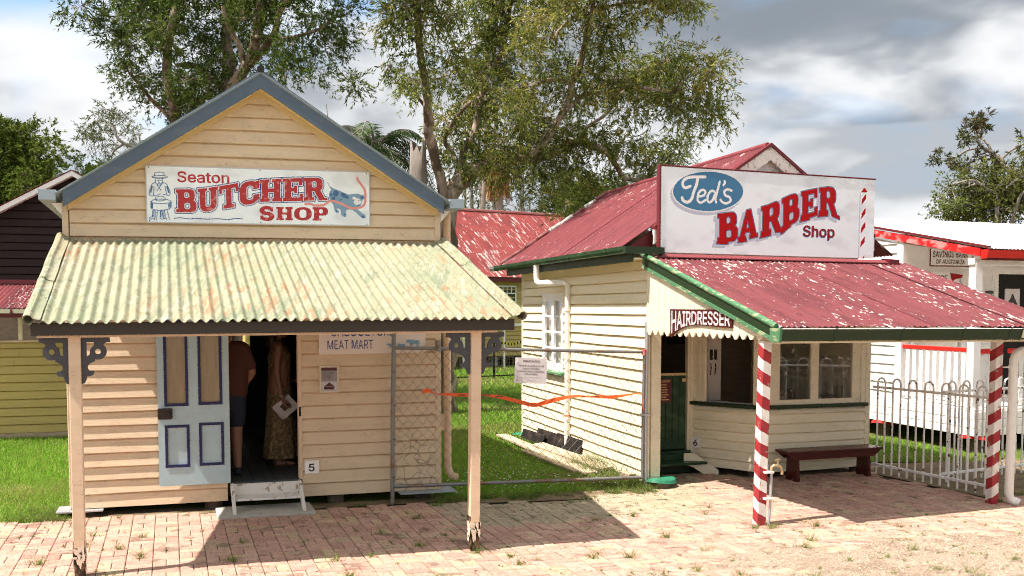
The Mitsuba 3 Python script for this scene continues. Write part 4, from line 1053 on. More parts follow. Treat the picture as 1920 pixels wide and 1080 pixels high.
# tap
tp = 'garden_tap'
tag(tp, 'brass garden tap on a grey standpipe strapped to the left striped post', 'tap')
ta, tb = .295, -2.452
put(tp + '__standpipe', tube([(ta - .03, tb, -.02), (ta - .01, tb, .25), (ta, tb, .60)], .016, 10), 'mat_steel', BA, smooth=40)
put(tp + '__elbow', tube([(ta, tb, .58), (ta, tb, .625), (ta + .03, tb - .005, .645)], .017, 10), 'mat_brass', BA, smooth=40)
put(tp + '__spout', tube([(ta + .02, tb - .005, .645), (ta + .085, tb - .012, .64), (ta + .115, tb - .015, .61), (ta + .12, tb - .016, .575)], [.014, .016, .013, .011], 10), 'mat_brass', BA, smooth=40)
put(tp + '__outlet', cyl((ta + .12, tb - .016, .58), (ta + .12, tb - .016, .545), .017, 10), 'mat_brass', BA, smooth=40)
put(tp + '__spindle', cyl((ta + .07, tb - .01, .645), (ta + .07, tb - .01, .70), .010, 8), 'mat_brass', BA, smooth=40)
put(tp + '__handle', tube([(ta + .03, tb - .03, .703), (ta + .07, tb - .01, .706), (ta + .11, tb + .01, .703)], [.007, .009, .007], 8), 'mat_brass', BA, smooth=40)
for z in (.56, .28):
    put(tp + '__saddle', cbox(ta - .085, ta + .022, tb - .022, tb + .035, z, z + .024, .005), 'mat_pvc', BA)
number_plate('number_plate_001', BD, .02, .335, '6', 'small white plate with a black 6 beside the barber steps')
# ------------------------------------------------------------------ chain-link gate between the shops
g0, g1 = np.array([-1.418, 11.26, 0]), np.array([1.655, 12.22, 0])
gd = (g1 - g0) / np.linalg.norm(g1 - g0); GL = 3.22
GA = Frame(g0, gd, (-gd[1], gd[0], 0))
S = 'chain_link_gate'
tag(S, 'rusty pipe-framed chain-link gate closing the gap between the two shops', 'gate')
put(S + '__post', tube([(.0, 0, -.05), (.012, 0, 1.0), (.035, 0, 2.12)], .026, 12), 'mat_pipe', GA, smooth=40)
put(S + '__post', tube([(3.285, .0, -.05), (3.275, 0, 1.0), (3.29, 0, 2.13)], .026, 12), 'mat_steel', GA, smooth=40)
put(S + '__rail', tube([(.03, -.01, 1.835), (1.6, -.01, 1.795), (3.25, -.01, 1.742)], .021, 10), 'mat_pipe', GA, smooth=40)
put(S + '__rail', tube([(.02, -.01, .195), (1.6, -.01, .165), (3.24, -.01, .135)], .022, 10), 'mat_pipe', GA, smooth=40)
put(S + '__stile', tube([(3.235, -.01, .12), (3.238, -.01, 1.0), (3.25, -.01, 1.75)], .020, 10), 'mat_pipe', GA, smooth=40)
put(S + '__weld', tube([(3.236, -.01, 1.70), (3.25, -.01, 1.78)], .027, 10), 'mat_red_worn', GA, smooth=40)
put(S + '__clamp', cat(tube([(.565, -.01, 1.79), (.565, -.01, 1.85)], .034, 10), cbox(.54, .59, -.045, .03, 1.85, 1.92, .006), cyl((.565, -.05, 1.90), (.565, .04, 1.90), .012, 8)), 'mat_pipe', GA)
put(S + '__clip', cbox(3.21, 3.33, -.035, .03, .93, .955, .004), 'mat_steel', GA)
for z in (.30, .75, 1.15, 1.55):
    put(S + '__tie', tube([(.01 + z * .012, 0, z), (.01 + z * .012, 0, z + .012)], .030, 10), 'mat_wire', GA)
wires = []
P = .0575
for k in range(55):
    a = .05 + k * P
    n = 27
    zt = 1.81 - .018 * a
    zz_ = np.linspace(.175 - .018 * a, zt, n)
    sg = ((np.arange(n) + k) % 2) * 2 - 1
    pa = a + sg * P * .5; pb = sg * .002 - .012
    bad = np.clip((.62 - a) / .5, 0, 1) * np.clip((1.0 - zz_) / .5, 0, 1)
    pa = pa + RNG.normal(0, .03, n) * bad + .05 * bad * np.sin(zz_ * 9 + k) + RNG.normal(0, .003, n)
    zq = zz_ + RNG.normal(0, .02, n) * bad + RNG.normal(0, .002, n)
    lo = 0
    if a < .45 and k % 3 == 0: lo = int(RNG.uniform(3, 10))
    wires.append(tube(np.stack([pa, pb - .03 * bad * RNG.random(), zq], 1)[lo:], .0031, 4, False))
for k in range(6):      # loose ends
    p = np.array([RNG.uniform(.06, .4), -.02, RNG.uniform(.3, .9)]); q = [p + np.array([t * .16, -.01 * t, .05 * math.sin(t * 3 + k)]) for t in np.linspace(0, 1.2, 7)]
    wires.append(tube(q, .0031, 4, False))
put(S + '__wire_mesh', cat(*wires), 'mat_wire', GA, kind='stuff')


def ribbon(pts, w, tw):
    p = np.array(curve(pts, 6 * len(pts))); n = len(p)
    V = []
    for i in range(n):
        t = i / (n - 1) * (len(pts) - 1); ang = np.interp(t, range(len(tw)), tw); ww = np.interp(t, range(len(w)), w)
        o = np.array([0, math.sin(ang), math.cos(ang)]) * ww / 2
        m = np.array([.0, -.006 * math.sin(i * 1.7), 0])
        V += [p[i] - o, p[i] + m, p[i] + o]
    F = []
    for i in range(n - 1):
        for j in range(2):
            a = i * 3 + j
            F += [[a, a + 1, a + 4], [a, a + 4, a + 3]]
    V = np.array(V); F = np.array(F)
    return cat((V, F), (V + [0, .0015, 0], F[:, ::-1]))


tp = [(.36, -.05, 1.315), (.44, -.05, 1.325), (.52, -.055, 1.285), (.66, -.05, 1.275), (.88, -.055, 1.262), (1.1, -.05, 1.255), (1.32, -.05, 1.225), (1.55, -.05, 1.165), (1.76, -.05, 1.115), (2.0, -.05, 1.165), (2.25, -.05, 1.205), (2.5, -.05, 1.198), (2.78, -.05, 1.185), (3.0, -.05, 1.205), (3.17, -.05, 1.222), (3.215, -.06, 1.17), (3.21, -.07, 1.10), (3.215, -.06, 1.02)]
put('barrier_tape', ribbon(tp, [.05, .05, .025, .035, .045, .03, .045, .05, .05, .055, .04, .035, .045, .03, .02, .05, .07, .04], [.2, .5, 1.3, .5, .1, .8, .2, .3, .0, .1, .7, .9, .2, .8, 1.2, .3, .2, .6]), 'mat_orange', GA, smooth=40,
    label='crumpled orange barrier tape strung across the chain-link gate', cat='barrier tape')
txm = []
for a, z, w in ((.80, 1.262, .09), (1.08, 1.256, .12), (1.26, 1.235, .10), (2.38, 1.203, .05), (2.50, 1.198, .11), (2.66, 1.19, .07)):
    txm.append(cat(*[box(a + i * w / 6, a + i * w / 6 + w / 9, -.0655, -.064, z - .007, z + .007) for i in range(6)]))
put('barrier_tape__print', cat(*txm), 'mat_print', GA)
# public notice wired to the mesh
s7 = 'gate_notice'
tag(s7, 'white laminated paper notice tied to the chain-link mesh', 'notice')
NT = GA.sub((1.498, -.045, 1.392), (1, 0), (0, 1))
NT = Frame(NT.O, NT.M[:, 0] * math.cos(.055) - np.array([0, 0, 1]) * math.sin(.055), NT.M[:, 1], np.array([0, 0, 1]) * math.cos(.055) + NT.M[:, 0] * math.sin(.055))
nb = cat(box(0, .415, -.002, .002, 0, .312)); put(s7 + '__sheet', nb, 'mat_paper', NT)
for t_, z, h, w in (('PUBLIC NOTICE', .262, .022, .215), ('THIS AREA IS CLOSED TO THE', .206, .018, .335), ('PUBLIC TO ENABLE', .172, .018, .215), ('CONSTRUCTION OF ADDITIONAL', .138, .018, .345), ('ACCESS RAMPS.', .106, .018, .18)):
    text_put(s7 + '__lettering', t_, NT, .208 - w / 2, -.0032, z, h, 'mat_print', h > .02, w)
put(s7 + '__small_print', cat(*[box(.02 + i * .013, .02 + i * .013 + .009, -.0028, -.002, .070 - .013 * r, .076 - .013 * r) for r in range(2) for i in range(26) if RNG.random() < .85], *[box(.15 + i * .013, .159 + i * .013, -.0028, -.002, .040 - .013 * r, .045 - .013 * r) for r in range(2) for i in range(10)]), 'mat_print_grey', NT)
put(s7 + '__emblem', ac(Point(.038, .034).buffer(.013).difference(Point(.038, .034).buffer(.007)), -.0028, -.002), 'mat_print_grey', NT)
put(s7 + '__wire_tie', cat(tube([(.02, -.004, .25), (.03, -.008, .285), (.02, -.004, .30)], .003, 5), tube([(.40, -.004, .285), (.46, -.006, .28)], .004, 5)), 'mat_white', NT)

# ------------------------------------------------------------------ timber lying by the barber wall
def lying(root, lab, cat_, p, q, w, h, mat, z=0., roll=0., fr=BASIDE):
    p, q = np.array(p, float), np.array(q, float); d = q - p; L = np.linalg.norm(d); d /= L
    s = np.cross([0, 0, 1.], d); s /= np.linalg.norm(s); u = np.cross(d, s)
    s2 = s * math.cos(roll) + u * math.sin(roll); u2 = -s * math.sin(roll) + u * math.cos(roll)
    v, f = cbox(0, L, -w / 2, w / 2, 0, h, .004)
    n = v[:, 0:1] * d + v[:, 1:2] * s2 + v[:, 2:3] * u2 + p + [0, 0, z]
    put(fresh(root), (n, f), mat, fr, label=lab, cat=cat_)


lying('timber_plank', 'longest weathered grey plank lying in the grass along the barber wall', 'plank', (-5.15, -.52, .02), (-.95, -.42, .02), .20, .035, 'mat_weathered')
lying('timber_plank', 'shorter pale plank resting on the long one, nearest the barber wall', 'plank', (-3.55, -.36, .06), (-1.02, -.16, .055), .21, .04, 'mat_weathered', roll=.12)
lying('timber_plank', 'narrow weathered batten between the long plank and the grass edge', 'plank', (-3.2, -.72, .03), (-1.1, -.60, .03), .09, .03, 'mat_weathered')
lying('timber_block', 'short cut timber block in the weeds beside the gate post', 'block', (-.50, -.16, .03), (-.24, -.12, .03), .12, .10, 'mat_weathered')
for i, (p, q, h, lab) in enumerate((((-4.75, -.27, .0), (-3.78, -.20, .0), .20, 'black board leaning on the far end of the barber wall'), ((-4.30, -.16, .0), (-3.22, -.09, .0), .26, 'black board behind the others against the barber wall'), ((-3.30, -.17, .0), (-2.33, -.10, .0), .30, 'black board leaning nearest the gate, tallest of the three'))):
    lying('black_board', lab, 'board', p, q, .022, h, 'mat_black_board', roll=-.28)

# ------------------------------------------------------------------ loop-topped white fences
def loop_fence(root, lab, p0, p1, n, mat='mat_fence', hl=1.34, sp=None):
    tag(root, lab, 'fence', 'white loop-topped steel fences')
    p0, p1 = np.array(p0, float), np.array(p1, float); d = p1 - p0; L = np.linalg.norm(d); d /= L
    fr = Frame((*p0, 0), (*d, 0), (-d[1], d[0], 0)); s = L / (n * 2)
    for i in range(n):
        a = (2 * i + .5) * s; b = a + s; r = s / 2
        pts = [(a, 0, .03), (a, 0, hl - r - .02)] + [((a + b) / 2 - r * math.cos(t), 0, hl - r + r * math.sin(t) * 1.1) for t in np.linspace(.15, math.pi - .15, 9)] + [(b, 0, hl - r - .02), (b, 0, .03)]
        put(root + '__loop', tube(pts, .0125, 8), mat, fr, smooth=40)
    for z in (.14, 1.215):
        put(root + '__rail', cbox(-.02, L + .02, -.016, .016, z - .016, z + .016, .003), mat, fr)
    return fr


loop_fence('loop_fence', 'white loop-topped fence running from the bay window to the right striped post', (5.02, 13.26), (5.80, 11.55), 7)
loop_fence('loop_fence_001', 'white loop-topped fence branching to the right behind the striped post', (5.62, 12.42), (8.6, 14.0), 12)

# ------------------------------------------------------------------ white verandah building on the right
S = 'bank_building'
tag(S, 'white timber building with a red and white verandah behind the loop-topped fence', 'building')
KS = Frame(BK.O, -BK.M[:, 1], BK.M[:, 0])        # its left side: along towards the street
boards(S + '__side_wall__weatherboard', KS, -6.5, -2.12, .66, 4.2, .163, 'mat_white_boards', edge=lambda c: (-6.5, min(-2.12, -2.12 - max(0, (c - 3.45)) / .19)))
put(S + '__corner_board', cbox(-2.14, -1.98, -.035, .06, .30, 3.5), 'mat_white', KS)
for i in range(3):
    put(S + '__skirt_board', cbox(-6.4, -.22, -.03 - .004 * i, .0, .27 + i * .132, .395 + i * .132, .005), 'mat_white', KS)
    put(S + '__skirt_board', cbox(.0, 6.5, .22, .25, .27 + i * .132, .395 + i * .132, .005), 'mat_white', BK)
for i in range(13):
    put(S + '__deck__deck_board', cbox(-.02, 6.5, .24 + i * .145, .24 + i * .145 + .138, .667, .70, .004), 'mat_white', BK)
for a, b in ((.06, 4.4), (.06, 2.6), (.1, .42), (1.6, .42), (3.2, .42)):
    put(S + '__stump', cyl((a + .1, b, -.05), (a + .1, b, .27), .12, 12), 'mat_stump', BK, smooth=40)
    put(S + '__stump_cap', cap_mesh(a + .08, b, .262, .24, .22, .05, .02), 'mat_red', BK, smooth=50)
put(S + '__bearer', cat(*[box(.05, 6.4, b, b + .1, .45, .64) for b in (.4, 2.2, 4.0, 5.9)]), 'mat_weathered', BK)
put(S + '__floor', box(.03, 6.4, .3, 6.0, .60, .66), 'mat_weathered', BK)
put(S + '__back_wall', box(.0, 6.5, 6.4, 6.5, .0, 4.0), 'mat_white_boards', BK)
put(S + '__far_side_wall', box(6.4, 6.5, .3, 6.4, .0, 3.4), 'mat_white_boards', BK)
for a in (.0, 3.1):
    put(S + '__verandah_post', cbox(a - .03, a + .125, .28, .43, .70, 3.02, .008), 'mat_white', BK)
put(S + '__beam', cbox(-.06, 6.5, .285, .425, 2.985, 3.085), 'mat_white', BK)
# balustrades
B_ = S + '__balustrade'
put(B_ + '__top_rail', cbox(-2.0, -.43, -.0, .09, 1.60, 1.665, .006), 'mat_red', KS)
put(B_ + '__bottom_rail', cbox(-2.0, -.43, .02, .07, .78, .83), 'mat_white', KS)
for i in range(9):
    put(B_ + '__baluster', cbox(-1.90 + i * .165, -1.81 + i * .165, .012, .03, .74, 1.60, .003), 'mat_white', KS)
for a0, a1, n in ((.13, .50, 2), (.80, 2.4, 9)):
    put(B_ + '_001__top_rail', cbox(a0, a1, .30, .40, 1.575, 1.65, .006), 'mat_red', BK)
    put(B_ + '_001__bottom_rail', cbox(a0, a1, .33, .38, .78, .83), 'mat_white', BK)
    for i in range(n):
        put(B_ + '_001__baluster', cbox(a0 + .05 + i * .17, a0 + .14 + i * .17, .34, .36, .74, 1.575, .003), 'mat_white', BK)
# front wall under the verandah
fw = ac(sbox(.0, .68, 6.5, 3.6).difference(unary_union([sbox(.35, 1.55, 1.44, 2.86), sbox(2.28, .70, 3.2, 2.93)])), 2.12, 2.18)
put(S + '__front_wall', fw, 'mat_white_boards', BK)
put(S + '__window__frame', ac(sbox(.27, 1.47, 1.52, 2.94).difference(sbox(.36, 1.56, 1.43, 2.85)), 2.08, 2.15), 'mat_white', BK)
put(S + '__window__pane', ac(sbox(.35, 1.55, 1.44, 2.86), 2.14, 2.1405), 'mat_glass', BK)
put(S + '__door__frame', ac(sbox(2.18, .70, 3.3, 3.03).difference(sbox(2.28, .70, 3.2, 2.93)), 2.08, 2.16), 'mat_white', BK)
put(S + '__door__leaf', cbox(2.28, 3.2, 2.15, 2.18, .70, 2.93), 'mat_black', BK)
put(S + '__inner_wall', box(.1, 2.2, 4.2, 4.25, .6, 3.4), 'mat_weathered', BK)
put(S + '__ceiling', bc(Polygon([(.2, 3.12), (2.12, 3.46), (2.12, 3.44), (.2, 3.10)]), -.0, 6.5), 'mat_white', BK)
# roof
rs = .19
for i in range(8):
    m, uv = corr((-.06 + i * .84, .0, 3.225 + .003 * (i % 2)), (.87, 0, 0), (0, 5.1, 5.1 * rs), .076, .009, .003, 5, 3)
    put(S + '__roof__roof_sheet', m, 'mat_white_roof', BK, smooth=True, uv=uv)
put(S + '__barge_board', bc(Polygon([(.16, 3.11), (.16, 3.235), (5.1, 3.235 + 4.94 * rs), (5.1, 3.11 + 4.94 * rs)]), -.07, -.045), 'mat_red_worn', BK)
put(S + '__barge_flashing', bc(Polygon([(.0, 3.235), (.0, 3.26), (5.1, 3.26 + 5.1 * rs), (5.1, 3.225 + 5.1 * rs)]), -.09, -.0), 'mat_maroon', BK)
put(S + '__gutter', bc(Polygon([(.12, 3.085), (.02, 3.085), (-.02, 3.20), (.0, 3.20), (.035, 3.10), (.12, 3.10)]), -.075, 6.6), 'mat_red', BK)
put(S + '__fascia', cbox(-.05, 6.55, .125, .155, 3.05, 3.21), 'mat_maroon', BK)
put(S + '__gutter__stop_end', bc(Polygon([(.13, 3.07), (.01, 3.07), (-.03, 3.21), (.13, 3.21)]), -.085, -.072), 'mat_red', BK)
s8 = 'bank_sign'
tag(s8, 'cream board with brown capitals high under the white verandah roof', 'sign')
put(s8 + '__panel', cbox(.655, 1.66, 2.085, 2.118, 3.045, 3.52, .003), 'mat_white_boards', BK)
put(s8 + '__border', ac(sbox(.655, 3.045, 1.66, 3.52).difference(sbox(.675, 3.065, 1.64, 3.50)), 2.078, 2.09), 'mat_maroon', BK)
for t_, z, h, w in (('COMMONWEALTH', 3.375, .085, .80), ('SAVINGS BANK', 3.21, .105, .82), ('OF AUSTRALIA', 3.095, .075, .66)):
    text_put(s8 + '__lettering', t_, BK, 1.16 - w / 2 - .03, 2.083, z, h, 'mat_maroon_wood', True, w)
s9 = 'office_sign'
tag(s9, 'white board with black capitals across the verandah window', 'sign')
put(s9 + '__panel', cbox(.10, 1.10, 2.05, 2.07, 2.72, 2.945, .003), 'mat_white', BK)
text_put(s9 + '__lettering', 'POST OFFICE', BK, .16, 2.048, 2.775, .11, 'mat_print', True, .88)
put('window_pennant', cat(ac(Polygon([(1.11, 2.93), (1.40, 2.90), (1.38, 2.85), (1.22, 2.82), (1.14, 2.76)]), 2.05, 2.056)), 'mat_red_pole', BK, label='small red and white cloth hung at the corner of the verandah window', cat='pennant')
put('window_pennant__tail', ac(Polygon([(1.15, 2.76), (1.22, 2.82), (1.33, 2.84), (1.25, 2.60), (1.13, 2.58)]), 2.051, 2.056), 'mat_white', BK)
put('door_poster__sheet', box(2.50, 2.86, 2.13, 2.148, 2.10, 2.66), 'mat_paper', BK); tag('door_poster', 'white poster with a dark lamp shape on the black verandah door', 'poster')
put('door_poster__lamp_shape', ac(unary_union([Polygon([(2.58, 2.2), (2.78, 2.2), (2.78, 2.42), (2.72, 2.5), (2.70, 2.56), (2.66, 2.56), (2.64, 2.5), (2.58, 2.42)]), sbox(2.56, 2.36, 2.80, 2.40)]).difference(sbox(2.64, 2.22, 2.72, 2.40)), 2.127, 2.13), 'mat_print', BK)
put('wall_plate__panel', cbox(2.0, 2.19, 2.10, 2.118, 2.40, 2.62, .003), 'mat_print', BK); tag('wall_plate', 'small black plate on the wall beside the dark verandah door', 'plate')
text_put('wall_plate__lettering', 'OFFICE', BK, 2.015, 2.098, 2.53, .035, 'mat_white', True, .15)

# ------------------------------------------------------------------ brown and yellow house on the left
S = 'verandah_house'
tag(S, 'house with dark brown upper boards, red verandah roof and yellow lower wall', 'house')
boards(S + '__front_wall__weatherboard', LH, -3.2, 3.4, .10, 1.70, .150, 'mat_yellow')
put(S + '__front_wall__backing', box(-3.2, 3.4, .014, .06, .0, 1.7), 'mat_dark_room', LH)
put(S + '__plinth', cbox(-3.2, 3.4, -.035, .0, -.05, .095), 'mat_weathered', LH)
put(S + '__sill', cbox(-3.2, 3.4, -.05, .06, 1.70, 1.738), 'mat_tan_trim', LH)
for i in range(7):
    a = -2.96 + i * .93
    put(S + '__window__mullion', cbox(a - .035, a + .035, -.02, .05, 1.738, 2.18), 'mat_pale', LH)
    put(S + '__window__pane', ac(sbox(a + .03, 1.735, a + .90, 2.2), .02, .0205), 'mat_glass', LH)
put(S + '__inner_wall', box(-3.2, 3.4, 1.30, 1.35, .3, 2.6), 'mat_weathered', LH)
put(S + '__fascia', cbox(-3.3, 3.5, -.46, -.43, 2.14, 2.225), 'mat_maroon', LH)
put(S + '__gutter', bc(Polygon([(-.47, 2.215), (-.55, 2.215), (-.585, 2.285), (-.57, 2.285), (-.54, 2.23), (-.47, 2.23)]), -3.3, 3.5), 'mat_white', LH)
put(S + '__gutter__bracket', cbox(-.205, -.17, -.59, -.46, 2.205, 2.288), 'mat_maroon', LH)
for i in range(7):
    m, uv = corr((-3.3 + i * .97, -.52, 2.30 + .003 * (i % 2)), (1.0, 0, 0), (0, 2.03, .475), .076, .009, .003, 5, 3)
    put(S + '__roof__roof_sheet', m, 'mat_red_roof', LH, smooth=True, uv=uv + [20 + i * 2.1, i * 3.3])
put(S + '__roof__flashing', cbox(-3.3, 3.5, 1.45, 1.5, 2.76, 2.84), 'mat_red_roof_plain', LH)
ge = lambda c: (.55 - (4.816 - c) / .57, .55 + (4.816 - c) / .57)
LG = LH.sub((0, 1.5, 0), (1, 0), (0, 1))
boards(S + '__gable_wall__weatherboard', LG, -3.2, 4.3, 2.80, 4.78, .150, 'mat_brown', edge=ge)
put(S + '__gable_wall__backing', ac(Polygon([(-3.2, 2.66), (4.3, 2.66), (.55, 4.79)]), .014, .05), 'mat_brown', LG)
for s in (-1, 1):
    e = 0.55 + s * 4.1
    zb = lambda u, o: 4.816 - .57 * abs(u - .55) + o
    put(S + '__barge_board', ac(Polygon([(0.55, zb(0.55, -.02)), (e, zb(e, -.02)), (e, zb(e, .075)), (0.55, zb(0.55, .075))]), -.28, -.25), 'mat_white', LG)
    m, uv = corr((e, -.3, zb(e, .085)), (0, 7, 0), (0.55 - e, 0, .57 * 4.1), .3, .01, .004, 4, 2)
    put(S + '__roof__main_slope', m, 'mat_red_roof_far', LG, smooth=True, uv=uv)
    put(S + '__soffit', ac(Polygon([(0.55, zb(0.55, .0)), (e, zb(e, .0)), (e, zb(e, .02)), (0.55, zb(0.55, .02))]), -.25, .0), 'mat_white', LG)

# ------------------------------------------------------------------ red-roofed hall at the back
S = 'hall'
tag(S, 'low yellow hall with a big flaking red roof, behind the lawn between the shops', 'hall')
put(S + '__wall', box(-9, 8, .03, .3, .45, 3.6), 'mat_yellow', RH)
bm = [board_mesh(-9, 8, .45 + i * .16, .16, wob=.001) for i in range(19)]
put(S + '__wall__weatherboards', cat(*bm), 'mat_yellow', RH, kind='stuff')
put(S + '__floor', box(-9, 8, .3, 8.0, .38, .45), 'mat_weathered', RH)
put(S + '__back_wall', box(-9, 8, 7.9, 8.0, .0, 3.5), 'mat_yellow', RH)
for i in range(8):
    put(S + '__stump', cbox(-8.6 + i * 2.3, -8.4 + i * 2.3, .05, .25, -.05, .45), 'mat_white', RH)
lat = [box(-9, 8, .02, .024, z, z + .018) for z in np.arange(.05, .45, .12)] + [box(a, a + .018, .026, .03, .0, .45) for a in np.arange(-9, 8, .12)]
put(S + '__lattice', cat(*lat), 'mat_wire', RH, kind='stuff')
for i, a in enumerate((.76, 5.0, -4.2)):
    W = S + ('__window' if i == 0 else f'__window_{i:03d}')
    ho = [sbox(a + .05, 2.30, a + .40, 2.86), sbox(a + .44, 2.30, a + .78, 2.86)] + [sbox(a + .05 + k * .2 - (0 if k < 2 else .015), 2.90, a + .21 + k * .2 - (0 if k < 2 else .015), 3.12) for k in range(4)]
    put(W + '__frame', ac(sbox(a, 2.24, a + .83, 3.18).difference(unary_union(ho)), -.05, .0), 'mat_white', RH)
    put(W + '__pane', ac(sbox(a + .02, 2.26, a + .81, 3.16), -.026, -.024), 'mat_green_dark', RH)
put('hall_rail__board', cbox(-1.1, 2.6, -.6, -.55, 1.62, 1.72), 'mat_white', RH); tag('hall_rail', 'white handrail in front of the yellow hall wall', 'handrail')
for a in (-1.05, .7, 2.5): put('hall_rail__post', cbox(a, a + .07, -.61, -.54, .0, 1.62), 'mat_white', RH)
rr = (6.42 - 3.52) / 4.5
for r in range(3):
    for i in range(15):
        b0 = -.5 + 1.5 * r
        m, uv = corr((-5.3 + i * .78, b0 - .04, 3.52 + rr * (b0 - .04 + .5) + .012 * r), (.80, 0, 0), (0, 1.56, 1.56 * rr), .114, .010, .003, 4, 2)
        put(S + '__roof__roof_sheet', m, 'mat_red_roof_far', RH, smooth=True, uv=uv + RNG.uniform(0, 40, 2))
put(S + '__roof__ridge_cap', tube([(-5.3, 4.0, 6.45), (6.42, 4.0, 6.45)], .09, 8), 'mat_red_roof_far', RH)
m, uv = corr((6.4, 8.5, 3.52), (-11.7, 0, 0), (0, -4.5, 2.9), .6, .01, .004, 4, 2); put(S + '__roof__back_slope', m, 'mat_red_roof_far', RH, smooth=True, uv=uv)
put(S + '__fascia', cbox(-5.3, 6.4, -.46, -.42, 3.32, 3.50), 'mat_maroon', RH)
put(S + '__gable_end', bc(Polygon([(0, .4), (0, 3.5), (4.0, 6.35), (8.0, 3.5), (8.0, .4)]), 6.0, 6.1), 'mat_yellow', RH)

# wire fence on the lawn in front of the hall
S = 'wire_fence'
tag(S, 'black steel posts with wire netting across the lawn in front of the yellow hall', 'fence')
wf = Frame((-4.5, 29.2, 0), np.array([5.25, 3.4, 0]) / 6.255, np.array([-3.4, 5.25, 0]) / 6.255)
for a in (.0, 1.45, 3.0, 4.65, 6.2):
    put(S + '__post', cyl((a, 0, -.05), (a, 0, 1.38), .04, 8), 'mat_black', wf)
net = [box(-.5, 8, -.004, .004, z, z + .008) for z in (.05, .35, .65, .95)] + [box(a, a + .006, -.003, .003, .05, 1.3) for a in np.arange(-.5, 8, .16)]
put(S + '__netting', cat(*net), 'mat_wire', wf, kind='stuff')
put(S + '__rail', box(-.5, 8, -.012, .012, .045, .085), 'mat_black', wf)
hz = [], []
for i in range(26):
    a = 4.72 + i * .062; z = 1.11 + .03 * math.sin(i * .5) + i * .002
    hz[i % 2].append(box(a, a + .062, -.05, -.046, z - .035, z + .035))
plain('mat_hazard', (.75, .62, .04), .5)
put('hazard_tape__yellow_band', cat(*hz[0]), 'mat_hazard', wf, kind='stuff'); put('hazard_tape__black_band', cat(*hz[1]), 'mat_black', wf, kind='stuff')
tag('hazard_tape', 'yellow and black hazard tape tied along the wire fence on the lawn', 'hazard tape')
# ------------------------------------------------------------------ ground, lawn, paving, sand
def inside(poly, x, y):
    from matplotlib.path import Path
    return Path(poly).contains_points(np.stack([x, y], 1))


def inside(poly, x, y):
    p = np.asarray(poly, float); q = np.roll(p, -1, 0); c = np.zeros(len(x), bool)
    for (x0, y0), (x1, y1) in zip(p, q):
        m = ((y0 > y) != (y1 > y)) & (x < (x1 - x0) * (y - y0) / (y1 - y0 + 1e-12) + x0)
        c ^= m
    return c


def sheet(poly, z):
    m = trimesh.creation.extrude_polygon(Polygon(poly), 1, engine='earcut')
    v, f = np.array(m.vertices), np.array(m.faces)
    top = np.all(v[f][:, :, 2] > .5, axis=1); f = f[top]
    v = v.copy(); v[:, 2] = z
    return v, f


put('ground', sheet([(-900, -900), (900, -900), (900, 900), (-900, 900)], -.034), 'mat_sand', label='pale sandy ground', kind='structure')
lawn_poly = [(-60, -3), (-14, 7.8), (-5.5, 10.18), (-4.80, 10.36), (-4.75, 10.9), (-.84, 11.62), (-.83, 11.50), (-.38, 11.47), (.2, 11.66), (.66, 11.90), (1.66, 12.24), (2.2, 13.4), (5.4, 14.4), (7.0, 14.3), (12, 15.5), (60, 28), (60, 140), (-60, 140)]
put('lawn', sheet(lawn_poly, -.020), 'mat_soil_green', label='green mown lawn between and behind the buildings', kind='structure')
put('bare_soil', sheet([(-5.3, 10.1), (-4.7, 10.28), (-4.75, 10.55), (-.9, 11.62), (.1, 11.75), (1.0, 12.1), (1.75, 12.3), (1.95, 12.0), (1.2, 11.60), (.55, 11.42), (-.3, 11.28), (-.9, 11.34), (-4.6, 10.25)], -.0035), 'mat_dirt', label='strip of dark bare soil along the edge of the bricks', kind='structure')
put('bare_soil_001', sheet([(4.6, 13.2), (5.05, 13.35), (5.9, 11.4), (9.5, 12.6), (9.0, 15.2), (6.9, 14.5), (5.6, 14.1)], -.008), 'mat_dirt', label='bare brown soil behind the loop-topped fence', kind='structure')

pave_poly = [(-14, 7.3), (-5.6, 10.12), (-4.86, 10.30), tuple(BU.w((0.05, -.12, 0))[:2]), tuple(BU.w((4.1, -.30, 0))[:2]), (-.83, 11.28), (-.35, 11.22), (.35, 11.36), (.9, 11.52), (1.35, 11.8), (1.72, 11.98), tuple(BA.w((.25, -.08, 0))[:2]), tuple(BA.w((.3, .75, 0))[:2]), tuple(BA.w((1.05, .75, 0))[:2]), tuple(BA.w((1.75, .06, 0))[:2]), tuple(BA.w((3.42, .06, 0))[:2]), (5.05, 13.1), (5.74, 11.6), (7.4, 12.1), (8.6, 6.2), (-14, 6.2)]
put('pavement', sheet(pave_poly, -.013), 'mat_joint', label='brick paved footpath in a basket weave of pink, red and tan bricks', kind='structure')
PF = Frame((-4.886, 10.40, 0), hd(14.9), hd(109.6))


def sand_height(x, y):
    """The sand has crept over the bricks from the right and the front: its surface, below zero where bricks still show."""
    line = [(-3.2, 5.9), (-.3, 7.55), (1.0, 8.25), (2.2, 9.0), (3.2, 9.55), (4.5, 9.95), (5.7, 10.5), (9, 11.6)]
    yl = np.interp(x, [p[0] for p in line], [p[1] for p in line])
    d = (yl - .28 - y) * .75
    q = np.stack([x, y, x * 0], -1)
    n = meshkit.fbm(q * 1.6 + 5, 4, 7) - .5; f = meshkit.fbm(q * 9, 3, 8) - .5
    return np.clip(.020 * d + .030 * n + .010 * f - .004, -.024, .030) + .004 * f


